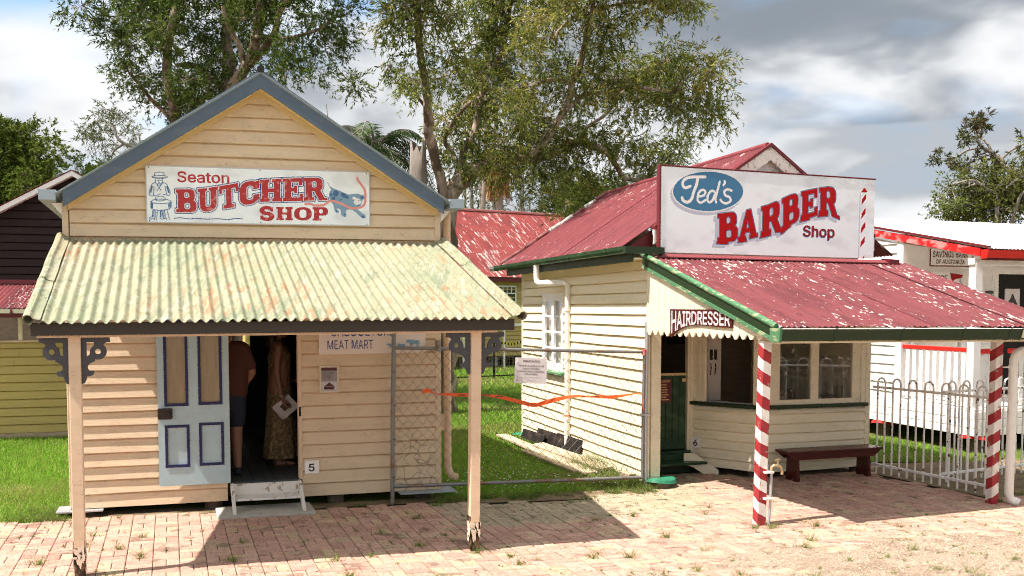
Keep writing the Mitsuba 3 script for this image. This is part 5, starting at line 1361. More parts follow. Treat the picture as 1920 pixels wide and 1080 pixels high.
gx, gy = np.meshgrid(np.arange(-4, 9.4, .045), np.arange(6.0, 12.0, .045))
gz = sand_height(gx.ravel(), gy.ravel())
k = gx.shape[1]
q = (np.arange(gx.shape[0] - 1)[:, None] * k + np.arange(k - 1)[None]).ravel()
fz = np.vstack([np.stack([q, q + 1, q + k + 1], 1), np.stack([q, q + k + 1, q + k], 1)])
keep = (gz[fz].max(1) > -.016) & inside(pave_poly[:0] + [(-9, 5), (9.4, 5), (9.4, 12.0), (5.9, 11.45), (4.5, 11.6), (1, 11), (-9, 9)], gx.ravel()[fz].mean(1), gy.ravel()[fz].mean(1))
put('sand', (np.stack([gx.ravel(), gy.ravel(), gz], 1), fz[keep]), 'mat_sand', smooth=True, label='pale gritty sand drifted over the front of the bricks', kind='structure')

PAL = [(.45, .275, .21), (.48, .31, .24), (.42, .25, .195), (.46, .285, .22), (.475, .345, .235), (.48, .34, .235), (.345, .295, .205), (.38, .32, .22)]


def paver_fn(p, n, uv):
    t = uv.x * 8
    c = mi.Color3f(PAL[0])
    for i in range(1, 8): c = dr.select(t >= i, mi.Color3f(PAL[i]), c)
    c = c * uv.y
    g = fbm(p.x * 24, p.y * 24, 3., 3)
    c = mix(c * .80, c * 1.16, g)
    st = smoothstep(.55, .72, fbm(p.x * 2.1, p.y * 2.1, 9., 3))
    c = mix(c, c * .5 + mi.Color3f(.38, .29, .21) * .5, st * .4)
    b = smoothstep(.69, .74, fbm(p.x * 4.3 + 9, p.y * 6.1, 5., 4))
    c = mix(c, (.10, .075, .055), b * .55)
    return mix(c, (.12, .09, .065), smoothstep(.70, .78, noise(p.x * 70, p.y * 70, 3.)) * .45)


tex('mat_paver', paver_fn, .85, .15)
for q_ in 'abcdef': scene.pop('mat_paver_' + q_, None)
CELL, J = .232, .005
bricks = []
rb = np.random.default_rng(12)
for i in range(-44, 62):
    for j in range(-22, 12):
        a, b = i * CELL, j * CELL
        for h in range(2):
            bricks.append((a, a + CELL, b + h * CELL / 2, b + (h + 1) * CELL / 2) if (i + j) % 2 else (a + h * CELL / 2, a + (h + 1) * CELL / 2, b, b + CELL))
bricks = np.array(bricks)
ctr = PF.w(np.stack([(bricks[:, 0] + bricks[:, 1]) / 2, (bricks[:, 2] + bricks[:, 3]) / 2, bricks[:, 0] * 0], 1))
ok = inside(pave_poly, ctr[:, 0], ctr[:, 1]) & (sand_height(ctr[:, 0], ctr[:, 1]) < .012) & (np.abs(ctr[:, 0]) < ctr[:, 1] * .62) & (ctr[:, 1] > 7.2)
bricks, ctr = bricks[ok], ctr[ok]
BV_, BF_, BUV = [], [], []
for (a0, a1, b0, b1), c in zip(bricks, ctr):
    l = BU.loc(c); grey = l[0] > 4.02 and l[1] > -1.68 + .05 * (l[0] - 4) and l[0] < 7.6 + .5 * l[1]
    r = rb.random()
    t = (6 + (r > .45)) if grey else (0 if r < .27 else 1 if r < .50 else 2 if r < .63 else 3 if r < .80 else 4 if r < .92 else 5)
    br_ = rb.uniform(.86, 1.02)
    j0, ch = J / 2 + rb.uniform(0, .0015), .006
    z = rb.normal(-.001, .0016); tl = rb.normal(0, .0014, 4)
    A0, A1, B0, B1 = a0 + j0, a1 - j0, b0 + j0, b1 - j0
    v = [[A0, B0, -.02], [A1, B0, -.02], [A1, B1, -.02], [A0, B1, -.02]] + [[x, y, z - .005 + tl[m]] for m, (x, y) in enumerate(((A0, B0), (A1, B0), (A1, B1), (A0, B1)))] + [[x, y, z + tl[m]] for m, (x, y) in enumerate(((A0 + ch, B0 + ch), (A1 - ch, B0 + ch), (A1 - ch, B1 - ch), (A0 + ch, B1 - ch)))]
    f = [[8, 9, 10], [8, 10, 11]]
    for s in (0, 4):
        for m in range(4):
            n = (m + 1) % 4
            f += [[s + m, s + n, s + n + 4], [s + m, s + n + 4, s + m + 4]]
    BV_.append(np.array(v)); BF_.append(np.array(f)); BUV.append(np.tile([(t + .5) / 8, br_], (12, 1)))
near = np.argsort(ctr[:, 1] + np.where((ctr[:, 1] > 8.0) & (np.abs(ctr[:, 0]) < ctr[:, 1] * .54), 0, 50))
for i in near[:298]:
    put('pavement__brick', (BV_[i], BF_[i]), 'mat_paver', PF, uv=BUV[i])
rest = near[298:]
put('pavement__far_bricks', cat(*[(BV_[i], BF_[i]) for i in rest]), 'mat_paver', PF, uv=np.vstack([BUV[i] for i in rest]), kind='stuff')


# ------------------------------------------------------------------ grass and weeds
def blades(x, y, h, w, pal, lean, rng, z=0.):
    n = len(x); ang = rng.uniform(0, 2 * np.pi, n); la = rng.uniform(0, 2 * np.pi, n)
    d = np.stack([np.cos(ang), np.sin(ang)], 1) * (w / 2)[:, None]; l = np.stack([np.cos(la), np.sin(la)], 1) * (h * lean * rng.uniform(.2, 1., n))[:, None]
    V = np.zeros((n, 3, 3)); V[:, 0, :2] = np.stack([x, y], 1) - d; V[:, 1, :2] = np.stack([x, y], 1) + d; V[:, 2, :2] = np.stack([x, y], 1) + l; V[:, 2, 2] = h
    V[:, :, 2] += np.broadcast_to(z, (n,))[:, None]
    col = np.asarray(pal)[rng.integers(0, len(pal), n)] * rng.uniform(.75, 1.25, (n, 1))
    return (V.reshape(-1, 3), np.arange(3 * n).reshape(-1, 3)), np.repeat(col, 3, 0)


rg = np.random.default_rng(21)
LAWNPAL = [(.17, .38, .03), (.22, .45, .045), (.28, .48, .07), (.13, .31, .025), (.36, .46, .13)]


def lawn_blades(box_, dens, h, w):
    (x0, x1, y0, y1) = box_
    n = int((x1 - x0) * (y1 - y0) * dens)
    x, y = rg.uniform(x0, x1, n), rg.uniform(y0, y1, n)
    m = inside(lawn_poly, x, y) & (np.abs(x) < y * .56)
    lu = BU.loc(np.stack([x, y, x * 0], 1)); m &= ~((lu[:, 0] > -.05) & (lu[:, 0] < 4.2) & (lu[:, 1] > -.1) & (lu[:, 1] < 5.7))
    la_ = BA.loc(np.stack([x, y, x * 0], 1)); m &= ~((la_[:, 0] > -.05) & (la_[:, 0] < 3.6) & (la_[:, 1] > -.1) & (la_[:, 1] < 5.5))
    lk = BK.loc(np.stack([x, y, x * 0], 1)); m &= ~((lk[:, 0] > -.05) & (lk[:, 1] > .15))
    pn = meshkit.fbm(np.stack([x * .9, y * .9, x * 0], -1), 3, 5)
    m &= rg.random(n) < np.clip((pn - .22) * 4, .25, 1)
    x, y, pn = x[m], y[m], pn[m]
    hh = rg.uniform(.45, 1.2, len(x)) * h * (.7 + .6 * pn)
    (V, F), C = blades(x, y, hh, np.full(len(x), w) * rg.uniform(.7, 1.3, len(x)), LAWNPAL, .8, rg, -.02)
    dry = np.clip((meshkit.fbm(np.stack([x * .55 + 9, y * .55, x * 0], -1), 4, 15) - .50) * 6, 0, 1) * (rg.random(len(x)) < .55)
    dry = np.maximum(dry, rg.random(len(x)) < .06)
    return (V, F), C * (1 - np.repeat(dry, 3)[:, None] * .8) + np.repeat(dry, 3)[:, None] * .8 * np.array([.36, .33, .13])


LB = [lawn_blades((-9.6, -4.6, 9.4, 13), 5200, .07, .0085), lawn_blades((-10.5, -5.6, 13, 17.2), 2600, .075, .012), lawn_blades((-1.1, 2.0, 11.4, 15), 5200, .075, .0085), lawn_blades((-1.9, 1.6, 15, 20), 2400, .08, .013),
      lawn_blades((-3.2, 2.2, 20, 29), 900, .09, .022), lawn_blades((-4.4, 2.6, 29, 38), 420, .10, .035), lawn_blades((5.2, 8.2, 13.4, 17), 2000, .07, .011)]
put('grass', cat(*[b[0] for b in LB]), 'mat_grass', color=np.vstack([b[1] for b in LB]), label='short bright green grass blades of the lawn', cat='grass', kind='stuff')
fl = []
oc = trimesh.creation.icosphere(0)
for _ in range(240):
    y = 11.5 + abs(rg.normal(0, 1.5)); x = rg.uniform(-.85, 1.5)
    l = BA.loc((x, y, 0))
    if not inside(lawn_poly, np.array([x]), np.array([y]))[0] or (l[0] > -.3 and l[1] > 0): continue
    fl.append((np.array(oc.vertices) * [.009, .009, .007] * rg.uniform(.6, 1.2) + [x, y, rg.uniform(.045, .085)], np.array(oc.faces)))
put('clover', cat(*fl), 'mat_white', label='small white clover flowers scattered in the shaded grass by the gate', cat='clover', kind='stuff')

WEEDPAL = [(.10, .20, .03), (.15, .24, .05), (.08, .15, .03), (.22, .25, .08), (.26, .24, .10)]


def tufts(spots, rng):
    out = []
    for x, y, r, n, h in spots:
        t = rng.uniform(0, 2 * np.pi, n); q = np.abs(rng.normal(0, .5, n)) * r
        out.append(blades(x + np.cos(t) * q * 1.3, y + np.sin(t) * q, h * rng.uniform(.4, 1.1, n), rng.uniform(.004, .008, n), WEEDPAL, 1.5, rng, -.004 + np.maximum(0, sand_height(np.full(n, x), np.full(n, y))) if y < 11.3 and x > -4 else -.004))
    return cat(*[o[0] for o in out]), np.vstack([o[1] for o in out])


sp_ = []
rw = np.random.default_rng(33)
while len(sp_) < 300:
    x, y = rw.uniform(-5.6, 7.6), rw.uniform(7.9, 12.6)
    if abs(x) > y * .56 or not (inside(pave_poly, np.array([x]), np.array([y]))[0]): continue
    s = sand_height(np.array([x]), np.array([y]))[0]
    l = BU.loc((x, y, 0)); la = BA.loc((x, y, 0))
    p = .22 + (.5 if abs(s) < .014 else 0) + (.55 if s > .012 else 0) + (.3 if l[0] > 4 and l[1] > -1.8 else 0)
    if .2 < la[0] < 3.6 and la[1] > -2.2: p *= .15
    if rw.random() > p: continue
    c = PF.loc((x, y, 0)); c[0] = round(c[0] / (CELL / 2)) * CELL / 2 if rw.random() < .7 else c[0]
    if s < .008: x, y = PF.w(c)[:2]
    big = rw.random() < .16
    sp_.append((x, y, (.075 if big else .035) * rw.uniform(.6, 1.4), int((34 if big else 13) * rw.uniform(.6, 1.5)), (.085 if big else .035) * rw.uniform(.7, 1.3)))
for x, y in ((-.33, 8.93), (.75, 8.72), (-4.25, 8.5), (2.72, 9.9), (2.55, 9.95), (-2.55, 8.62), (-1.6, 8.66), (.05, 8.5), (-3.75, 9.05)): sp_.append((x, y, .09, 45, .10))
for _ in range(60):      # rougher growth along the edges of the bricks
    t = rw.random(); x = -.9 + 2.7 * t; sp_.append((x, 11.30 + .28 * (x + .9) * 1.05 + rw.normal(0, .10), .09, 40, .09))
for _ in range(34): sp_.append((rw.uniform(1.2, 1.85), rw.uniform(12.15, 12.6), .09, 60, .15))
for _ in range(26):
    l = BASIDE.w((rw.uniform(-1.9, -.3), rw.uniform(-.45, -.06), 0)); sp_.append((l[0], l[1], .10, 45, .26))
for _ in range(40): sp_.append((rw.uniform(-5.6, -4.75), rw.uniform(10.25, 10.9), .10, 50, .08))
m, c = tufts(sp_, rw)
put('weeds', m, 'mat_grass', color=c, label='tufts of grass and weeds growing in the brick joints and sand', cat='weeds', kind='stuff')
ch = []
for _ in range(520):     # fallen leaves and bark
    x, y = rw.uniform(-5.5, 7.6), rw.uniform(7.9, 12.5)
    if abs(x) > y * .56 or not inside(pave_poly, np.array([x]), np.array([y]))[0]: continue
    if x < -.5 and rw.random() < .55: continue
    z = max(.002, sand_height(np.array([x]), np.array([y]))[0] + .003)
    a = rw.uniform(0, 7); L_, w = rw.uniform(.012, .055), rw.uniform(.003, .012)
    d = np.array([math.cos(a), math.sin(a), 0]); e = np.array([-d[1], d[0], 0])
    p = np.array([x, y, z]); v = np.array([p - d * L_, p - e * w + [0, 0, .004], p + d * L_ + e * w * .6 + [0, 0, rw.uniform(0, .012)], p + e * w])
    ch.append((v, np.array([[0, 1, 2], [0, 2, 3]])))
tex('mat_litter', lambda p, n, uv: mix((.05, .03, .02), (.24, .14, .08), noise(p.x * 13, p.y * 13, 2.)), .9)
put('leaf_litter', cat(*ch), 'mat_litter', label='dry dark leaves scattered over the bricks and sand', cat='leaves', kind='stuff')
# ------------------------------------------------------------------ people in the butcher doorway
import manifold3d as m3


def unit(v):
    return v / (np.linalg.norm(v, axis=-1, keepdims=True) + 1e-12)


def ball(p, r, n=20):
    return m3.Manifold.sphere(float(r), n).translate([float(x) for x in p])


def chain(*js):
    """Tapered limb through joints (x, y, z, r)."""
    out = []
    for a, b in zip(js, js[1:]):
        out.append(m3.Manifold.batch_hull([ball(a[:3], a[3]), ball(b[:3], b[3])]))
    return out


def body(parts, edge=.012, rounds=12):
    m = m3.Manifold.batch_boolean(parts, m3.OpType.Add).refine_to_length(edge).to_mesh()
    t = trimesh.Trimesh(np.array(m.vert_properties[:, :3]), np.array(m.tri_verts))
    t.merge_vertices()
    trimesh.smoothing.filter_taubin(t, .5, -.53, rounds)
    return np.array(t.vertices), np.array(t.faces)


def hand(wrist, dirn, palm_n, curl, s=1.0):
    """Palm, four unequal bent fingers and a thumb."""
    d = unit(np.array(dirn, float)); n = np.array(palm_n, float); n = unit(n - d * (n @ d)); sd = np.cross(d, n)
    w = np.array(wrist, float); P = []
    k = w + d * .085 * s
    P.append(m3.Manifold.batch_hull([ball(w + sd * .018 * s, .016 * s, 12), ball(w - sd * .018 * s, .016 * s, 12), ball(k + sd * .032 * s, .013 * s, 12), ball(k - sd * .030 * s, .012 * s, 12)]))
    for i, (o, l) in enumerate(((.031, .072), (.011, .082), (-.010, .076), (-.029, .060))):
        p = k + sd * o * s; a = curl; q = [(*p, .0095 * s)]
        for j, f in enumerate((.45, .32, .23)):
            dd = d * math.cos(a) + n * math.sin(a); p = p + dd * l * f * s; q.append((*p, (.0088, .0080, .0070)[j] * s)); a += curl * .9
        P += chain(*q)
    b = w + d * .025 * s + sd * .026 * s
    P += chain((*b, .014 * s), (*(b + (d * .6 + sd * .6 + n * .4) * .034 * s), .0105 * s), (*(b + (d * .9 + sd * .5 + n * .8) * .056 * s), .008 * s))
    return P


def head(c, f, s=1.0):
    """A head facing direction f: skull, jaw, nose, brows, lips and ears."""
    f = unit(np.array(f, float)); u = np.array([0, 0, 1.]); r = np.cross(f, u); c = np.array(c, float)
    at = lambda a, b, z: c + (f * a + r * b + u * z) * s
    P = [m3.Manifold.batch_hull([ball(at(-.02, 0, .03), .082 * s), ball(at(.015, 0, .035), .076 * s)]), m3.Manifold.batch_hull([ball(at(.03, 0, .0), .066 * s), ball(at(.055, 0, -.088), .026 * s), ball(at(.0, .045, -.06), .022 * s), ball(at(.0, -.045, -.06), .022 * s)])]
    P += chain((*at(.088, 0, .012), .010 * s), (*at(.110, 0, -.026), .0135 * s)); P += chain((*at(.083, -.030, .026), .012 * s), (*at(.088, 0, .024), .010 * s), (*at(.083, .030, .026), .012 * s))
    P += chain((*at(.084, -.018, -.056), .009 * s), (*at(.091, 0, -.056), .010 * s), (*at(.084, .018, -.056), .009 * s))
    for q in (-1, 1): P += chain((*at(-.008, q * .078, .02), .014 * s), (*at(-.004, q * .080, -.02), .011 * s))
    return P


plain('mat_skin', (.30, .155, .10), .5)
plain('mat_hair_brown', (.055, .03, .016), .5)
plain('mat_hair_dark', (.02, .014, .010), .5)
plain('mat_tshirt', (.085, .032, .022), .8)
plain('mat_shorts', (.020, .026, .045), .8)
plain('mat_sandal', (.09, .045, .025), .5)


def leopard(p, n, uv):
    d1, d2, r = voronoi(uv.x * 34, uv.y * 34)
    ring = smoothstep(.24, .30, d1) * (1 - smoothstep(.46, .54, d1)) * smoothstep(.30, .44, noise(uv.x * 70, uv.y * 70, 1.) + .15)
    c = mix((.34, .25, .13), (.26, .17, .075), 1 - smoothstep(.20, .30, d1))
    return mix(c, (.035, .022, .015), ring)


tex('mat_leopard', leopard, .8)


def loft(secs, n=56, folds=None, rng=None):
    """Cloth through elliptical sections (x, y, z, rx, ry); folds deepens pleats towards the hem."""
    t = np.linspace(0, 2 * np.pi, n, endpoint=False); V, UV = [], []
    for i, (x, y, z, rx, ry) in enumerate(secs):
        k = 1 + (folds[i] if folds else 0) * (np.sin(t * 9 + .4 * i) * .6 + np.sin(t * 5 + 1.3) * .5)
        V.append(np.stack([x + rx * k * np.cos(t), y + ry * k * np.sin(t), z + 0 * t], 1)); UV.append(np.stack([t / (2 * np.pi) * 1.1, np.full(n, z)], 1))
    V = np.array(V); m = len(secs); F = []
    for i in range(m - 1):
        for j in range(n):
            a, b = i * n + j, i * n + (j + 1) % n
            F += [[a, b, b + n], [a, b + n, a + n]]
    return (V.reshape(-1, 3), np.array(F)), np.vstack(UV)


FZ = .29
def grown(x, y):
    k = 1.09
    return Frame(BU.w((x, y, FZ)) - k * (BU.M @ np.array([x, y, FZ])), BU.M[:, 0] * k, BU.M[:, 1] * k, BU.M[:, 2] * k)


# woman, seen from her right side, facing along the wall to the right
S = 'person'
tag(S, 'woman in a long leopard-print strappy dress holding a white sheet, standing inside the butcher doorway', 'person')
x, y = 2.36, 1.10; GB = grown(x, y)
sh = FZ + 1.40
ny = y - .165                      # her right shoulder is the nearer one
parts = head((x + .03, y, FZ + 1.60), (1, -.1, -.12)) + chain((x + .005, y, FZ + 1.53, .050), (x - .01, y, FZ + 1.40, .058))
parts += [m3.Manifold.batch_hull([ball((x, y - .13, sh), .055), ball((x, y + .13, sh), .055), ball((x + .02, y - .07, FZ + 1.2), .10), ball((x + .02, y + .07, FZ + 1.2), .10)]), m3.Manifold.batch_hull([ball((x + .02, y - .07, FZ + 1.2), .10), ball((x + .02, y + .07, FZ + 1.2), .10), ball((x, y - .08, FZ + .92), .115), ball((x, y + .08, FZ + .92), .115)])]
wr = (x + .02, ny - .06, FZ + .80)
parts += chain((x, ny, sh - .01, .050), (x - .035, ny - .045, FZ + 1.12, .040), (*wr, .026)) + hand(wr, (.35, -.05, -.95), (.9, .1, .3), .55)
w2 = (x + .17, y + .12, FZ + .98)
parts += chain((x, y + .165, sh - .01, .050), (x + .0, y + .20, FZ + 1.12, .040), (*w2, .026)) + hand(w2, (.9, -.2, -.1), (0, -.3, 1), .5)
for o in (-.075, .075):
    parts += chain((x, y + o, FZ + .90, .095), (x + .02, y + o, FZ + .48, .060), (x + .0, y + o, FZ + .09, .040)) + chain((x - .03, y + o, FZ + .035, .032), (x + .10, y + o, FZ + .03, .032), (x + .165, y + o - .01, FZ + .022, .022))
put(S + '__body', body(parts), 'mat_skin', GB, smooth=True)
hp = [m3.Manifold.batch_hull([ball((x - .005, y, FZ + 1.66), .094), ball((x - .05, y, FZ + 1.60), .085), ball((x - .075, y, FZ + 1.42), .055)]), *chain((x - .07, y - .05, FZ + 1.50, .05), (x - .06, y - .08, FZ + 1.32, .03)), *chain((x - .07, y + .05, FZ + 1.50, .05), (x - .06, y + .08, FZ + 1.32, .03))]
put(S + '__hair', body(hp, .012, 6), 'mat_hair_brown', GB, smooth=True)
secs = [(x + .02, y, FZ + z, rx, ry) for z, rx, ry in ((1.335, .118, .150), (1.27, .135, .163), (1.15, .132, .155), (1.02, .128, .150), (.90, .142, .172), (.74, .150, .185), (.52, .165, .20), (.30, .185, .215), (.16, .20, .228), (.10, .205, .232))]
m, uv = loft(secs, 72, [0, 0, .004, .006, .012, .03, .05, .065, .075, .08])
put(S + '__dress', m, 'mat_leopard', GB, smooth=True, uv=uv)
strap = lambda o: tube(curve([(x - .09, y + o, FZ + 1.32), (x - .055, y + o, FZ + 1.42), (x + .0, y + o, FZ + 1.462), (x + .06, y + o, FZ + 1.42), (x + .115, y + o, FZ + 1.31)], 20), .011, 6)
for o in (-.10, .10): put(S + '__strap', strap(o), 'mat_sandal', GB, smooth=40)
for o in (-.075, .075): put(S + '__sandal', cat(cbox(x - .07, x + .19, y + o - .045, y + o + .045, FZ, FZ + .018, .008), tube([(x + .07, y + o - .045, FZ + .02), (x + .08, y + o, FZ + .068), (x + .07, y + o + .045, FZ + .02)], .008, 6)), 'mat_sandal', GB)
put(S + '__bracelet', tube([(wr[0] + .032 * math.cos(t) - .0, wr[1] + .032 * math.sin(t), wr[2] + .03) for t in np.linspace(0, 2 * np.pi, 17)], .005, 6, False), 'mat_flake', GB, smooth=40)
hx, hy, hz = wr[0] + .03, wr[1] - .012, wr[2] - .10
PA = Frame(GB.w((hx, hy + .035, hz)), BU.M[:, 0] / np.linalg.norm(BU.M[:, 0]), BU.M[:, 1])
pq = np.array([[-.155, .0], [.05, .155], [.185, .0], [-.02, -.165]])
v = np.array([[a, .0 + .02 * a, c] for a, c in pq] + [[a, .0025 + .02 * a, c] for a, c in pq]); f = np.array([[0, 2, 1], [0, 3, 2], [4, 5, 6], [4, 6, 7], [0, 1, 5], [0, 5, 4], [1, 2, 6], [1, 6, 5], [2, 3, 7], [2, 7, 6], [3, 0, 4], [3, 4, 7]])
put('paper_sheet', (v, f), 'mat_paper', PA, label='white paper sheet held slanted in the hand of the woman in leopard print', cat='paper')
v, f = cbox(-.055, .055, -.012, .0, -.045, .045, .004)
c_, s_ = math.cos(.75), math.sin(.75); v = np.stack([v[:, 0] * c_ - v[:, 2] * s_, v[:, 1] - .004, v[:, 0] * s_ + v[:, 2] * c_], 1)
put('purse', (v + [.01, -.008, .015], f), 'mat_sandal', PA, label='small brown purse held against the white paper by the woman in leopard print', cat='purse')

# man seen from behind at the left edge of the opening
S = 'person_001'
tag(S, 'man in a rust brown shirt and dark shorts, partly hidden by the blue door', 'person')
x, y = 1.70, .50; GB = grown(x, y)
sh = FZ + 1.42
parts = head((x, y + .03, FZ + 1.66), (-.25, 1, -.15)) + chain((x, y + .01, FZ + 1.56, .058), (x, y, FZ + 1.44, .065))
parts += [m3.Manifold.batch_hull([ball((x - .16, y, sh - .02), .065), ball((x + .16, y, sh - .02), .065), ball((x - .09, y, FZ + 1.1), .115), ball((x + .09, y, FZ + 1.1), .115)]), m3.Manifold.batch_hull([ball((x - .09, y, FZ + 1.1), .115), ball((x + .09, y, FZ + 1.1), .115), ball((x - .08, y, FZ + .90), .12), ball((x + .08, y, FZ + .90), .12)])]
for s in (-1, 1):
    w = (x + s * .165, y + .10, FZ + .93) if s > 0 else (x - .26, y + .06, FZ + .82)
    e = (x + s * .275, y - .02, FZ + 1.13)
    parts += chain((x + s * .20, y, sh - .03, .058), (*e, .046), (*w, .031)) + hand(w, (-s * .35, .55, -.6) if s > 0 else (0, .1, -1), (-s, 0, .2), .5, 1.08)
    parts += chain((x + s * .095, y, FZ + .86, .10), (x + s * .10, y + .01, FZ + .49, .066), (x + s * .105, y - .01, FZ + .09, .043)) + chain((x + s * .105, y - .05, FZ + .04, .036), (x + s * .12, y + .14, FZ + .03, .034))
put(S + '__body', body(parts), 'mat_skin', GB, smooth=True)
put(S + '__hair', body([m3.Manifold.batch_hull([ball((x, y + .015, FZ + 1.715), .088), ball((x, y - .02, FZ + 1.68), .086), ball((x, y - .03, FZ + 1.62), .07)])], .012, 4), 'mat_hair_dark', GB, smooth=True)
sp_ = [m3.Manifold.batch_hull([ball((x - .16, y, sh - .015), .075), ball((x + .16, y, sh - .015), .075), ball((x - .10, y, FZ + 1.1), .135), ball((x + .10, y, FZ + 1.1), .135)]), m3.Manifold.batch_hull([ball((x - .10, y, FZ + 1.1), .135), ball((x + .10, y, FZ + 1.1), .135), ball((x - .09, y, FZ + .93), .14), ball((x + .09, y, FZ + .93), .14)])]
for s in (-1, 1): sp_ += chain((x + s * .19, y, sh - .03, .072), (x + s * .255, y - .015, FZ + 1.20, .068))
put(S + '__shirt', body(sp_, .014, 8), 'mat_tshirt', GB, smooth=True)
so = [m3.Manifold.batch_hull([ball((x - .08, y, FZ + .90), .132), ball((x + .08, y, FZ + .90), .132), ball((x - .09, y, FZ + .80), .12), ball((x + .09, y, FZ + .80), .12)])]
for s in (-1, 1): so += chain((x + s * .09, y, FZ + .82, .118), (x + s * .10, y + .01, FZ + .60, .098))
put(S + '__shorts', body(so, .014, 6), 'mat_shorts', GB, smooth=True)
for s in (-1, 1): put(S + '__shoe', body(chain((x + s * .105, y - .055, FZ + .045, .046), (x + s * .115, y + .06, FZ + .045, .044), (x + s * .122, y + .165, FZ + .035, .036)), .014, 6), 'mat_shorts', GB, smooth=True)
# ------------------------------------------------------------------ trees
L1=(24,[[(-8.26,4.39,0.213),(-8.2,5.96,0.187),(-8.29,6.74,0.16),(-8.34,7.39,0.16),(-8.4,8.04,0.147),(-8.32,8.68,0.133),(-8.17,9.32,0.12),(-8.09,10.09,0.107),(-8.01,10.85,0.08)],[(-6.99,4.39,0.293),(-6.97,5.57,0.24),(-6.97,6.87,0.213),(-7.03,7.65,0.2),(-6.95,8.29,0.187),(-7.0,9.07,0.173),(-6.93,9.58,0.16),(-7.04,10.22,0.133),(-7.16,10.98,0.093)],[(-6.97,6.87,0.173),(-6.83,7.52,0.173),(-6.43,8.04,0.173),(-6.16,8.42,0.16),(-5.96,8.94,0.16),(-5.82,9.45,0.147),(-5.68,10.09,0.133),(-5.47,10.85,0.093)],[(-7.03,7.65,0.107),(-7.35,7.91,0.093),(-7.74,8.23,0.08),(-8.26,8.29,0.053)],[(-6.43,8.04,0.12),(-5.9,8.42,0.107),(-5.57,8.74,0.093),(-5.36,9.19,0.08),(-4.7,9.83,0.067),(-4.17,10.35,0.053)],[(-8.32,8.68,0.08),(-8.64,9.07,0.067),(-8.89,9.45,0.067),(-9.21,9.71,0.053),(-9.46,10.09,0.04)],[(-6.43,8.04,0.08),(-6.49,8.55,0.08),(-6.68,8.94,0.067),(-6.73,9.32,0.053)],[(-6.93,9.07,0.12),(-6.53,9.58,0.107),(-6.33,10.09,0.093)],[(-6.02,8.68,0.067),(-5.24,8.55,0.053),(-4.45,8.68,0.04),(-3.93,8.94,0.027)],[(-8.19,6.74,0.067),(-8.8,7.39,0.053),(-9.19,7.91,0.04)]])
L1poly=(24,[(-10.01,11.62),(-10.12,9.83),(-10.01,9.07),(-9.8,8.68),(-9.99,8.16),(-9.47,8.16),(-9.32,7.71),(-9.0,7.39),(-8.68,7.26),(-7.36,7.07),(-6.43,8.04),(-5.25,7.78),(-4.86,7.32),(-4.47,7.45),(-4.09,8.04),(-3.83,8.49),(-3.41,8.68),(-3.32,9.07),(-3.46,9.58),(-3.51,11.62)])
L1holes=(24,[(-9.23,8.87,0.293),(-8.65,8.42,0.24),(-7.79,8.62,0.187),(-8.27,7.78,0.187),(-6.41,9.07,0.213),(-6.62,8.42,0.213),(-5.77,8.16,0.16),(-5.37,8.87,0.187),(-4.59,8.29,0.16),(-7.39,9.26,0.187),(-9.15,9.58,0.187),(-4.45,9.32,0.16)])
C1=(21,[[(-1.45,3.55,0.303),(-1.41,4.47,0.28),(-1.27,4.87,0.257),(-1.04,5.05,0.233),(-0.81,5.27,0.21),(-0.46,5.41,0.198),(-0.06,5.48,0.163),(0.35,5.5,0.128)],[(0.35,5.5,0.128),(0.81,5.67,0.128),(1.15,5.87,0.128),(1.5,6.0,0.117),(1.84,5.94,0.105),(2.19,5.84,0.093),(2.4,5.56,0.082),(2.6,5.33,0.07),(2.94,5.3,0.058),(3.23,5.39,0.035)],[(-1.41,4.47,0.152),(-1.56,5.16,0.128),(-1.71,5.84,0.128),(-1.7,6.3,0.117),(-1.7,6.7,0.105),(-1.77,7.21,0.093),(-1.8,7.77,0.082),(-1.83,8.33,0.07),(-1.88,9.12,0.058),(-1.94,9.79,0.047)],[(-1.27,4.87,0.105),(-1.04,5.62,0.093),(-0.77,6.3,0.093),(-0.69,6.98,0.105),(-0.63,7.21,0.093),(-0.4,7.66,0.082),(-0.23,7.94,0.07),(-0.11,8.44,0.058),(0.0,9.23,0.047)],[(-0.06,5.48,0.117),(0.58,5.73,0.093),(1.15,6.58,0.093),(1.26,6.98,0.093),(1.4,7.32,0.093),(1.51,7.77,0.07),(1.6,8.22,0.058),(1.66,8.78,0.047),(1.71,9.45,0.035)],[(1.15,6.47,0.07),(1.49,6.75,0.058),(1.95,6.81,0.058),(2.41,6.87,0.047),(2.87,6.75,0.035),(3.28,6.64,0.023)],[(1.26,6.98,0.07),(0.8,7.04,0.058),(0.46,6.92,0.047)],[(0.86,7.77,0.058),(0.97,7.99,0.047),(1.14,8.22,0.035)],[(1.6,8.22,0.047),(2.06,8.44,0.035),(2.75,8.56,0.035),(3.32,8.67,0.023)],[(-1.7,6.3,0.047),(-2.01,6.64,0.035),(-2.3,6.75,0.023)],[(-1.27,5.62,0.07),(-1.44,5.9,0.058),(-1.15,6.36,0.058),(-0.86,6.64,0.047)],[(1.5,6.0,0.058),(1.73,6.41,0.047),(2.18,6.75,0.047),(2.75,7.54,0.035),(3.04,7.83,0.035),(3.44,7.88,0.023)],[(2.4,5.56,0.035),(2.6,5.27,0.035),(2.66,4.99,0.023)],[(2.89,5.27,0.035),(3.06,5.05,0.023),(3.01,4.7,0.023)]])
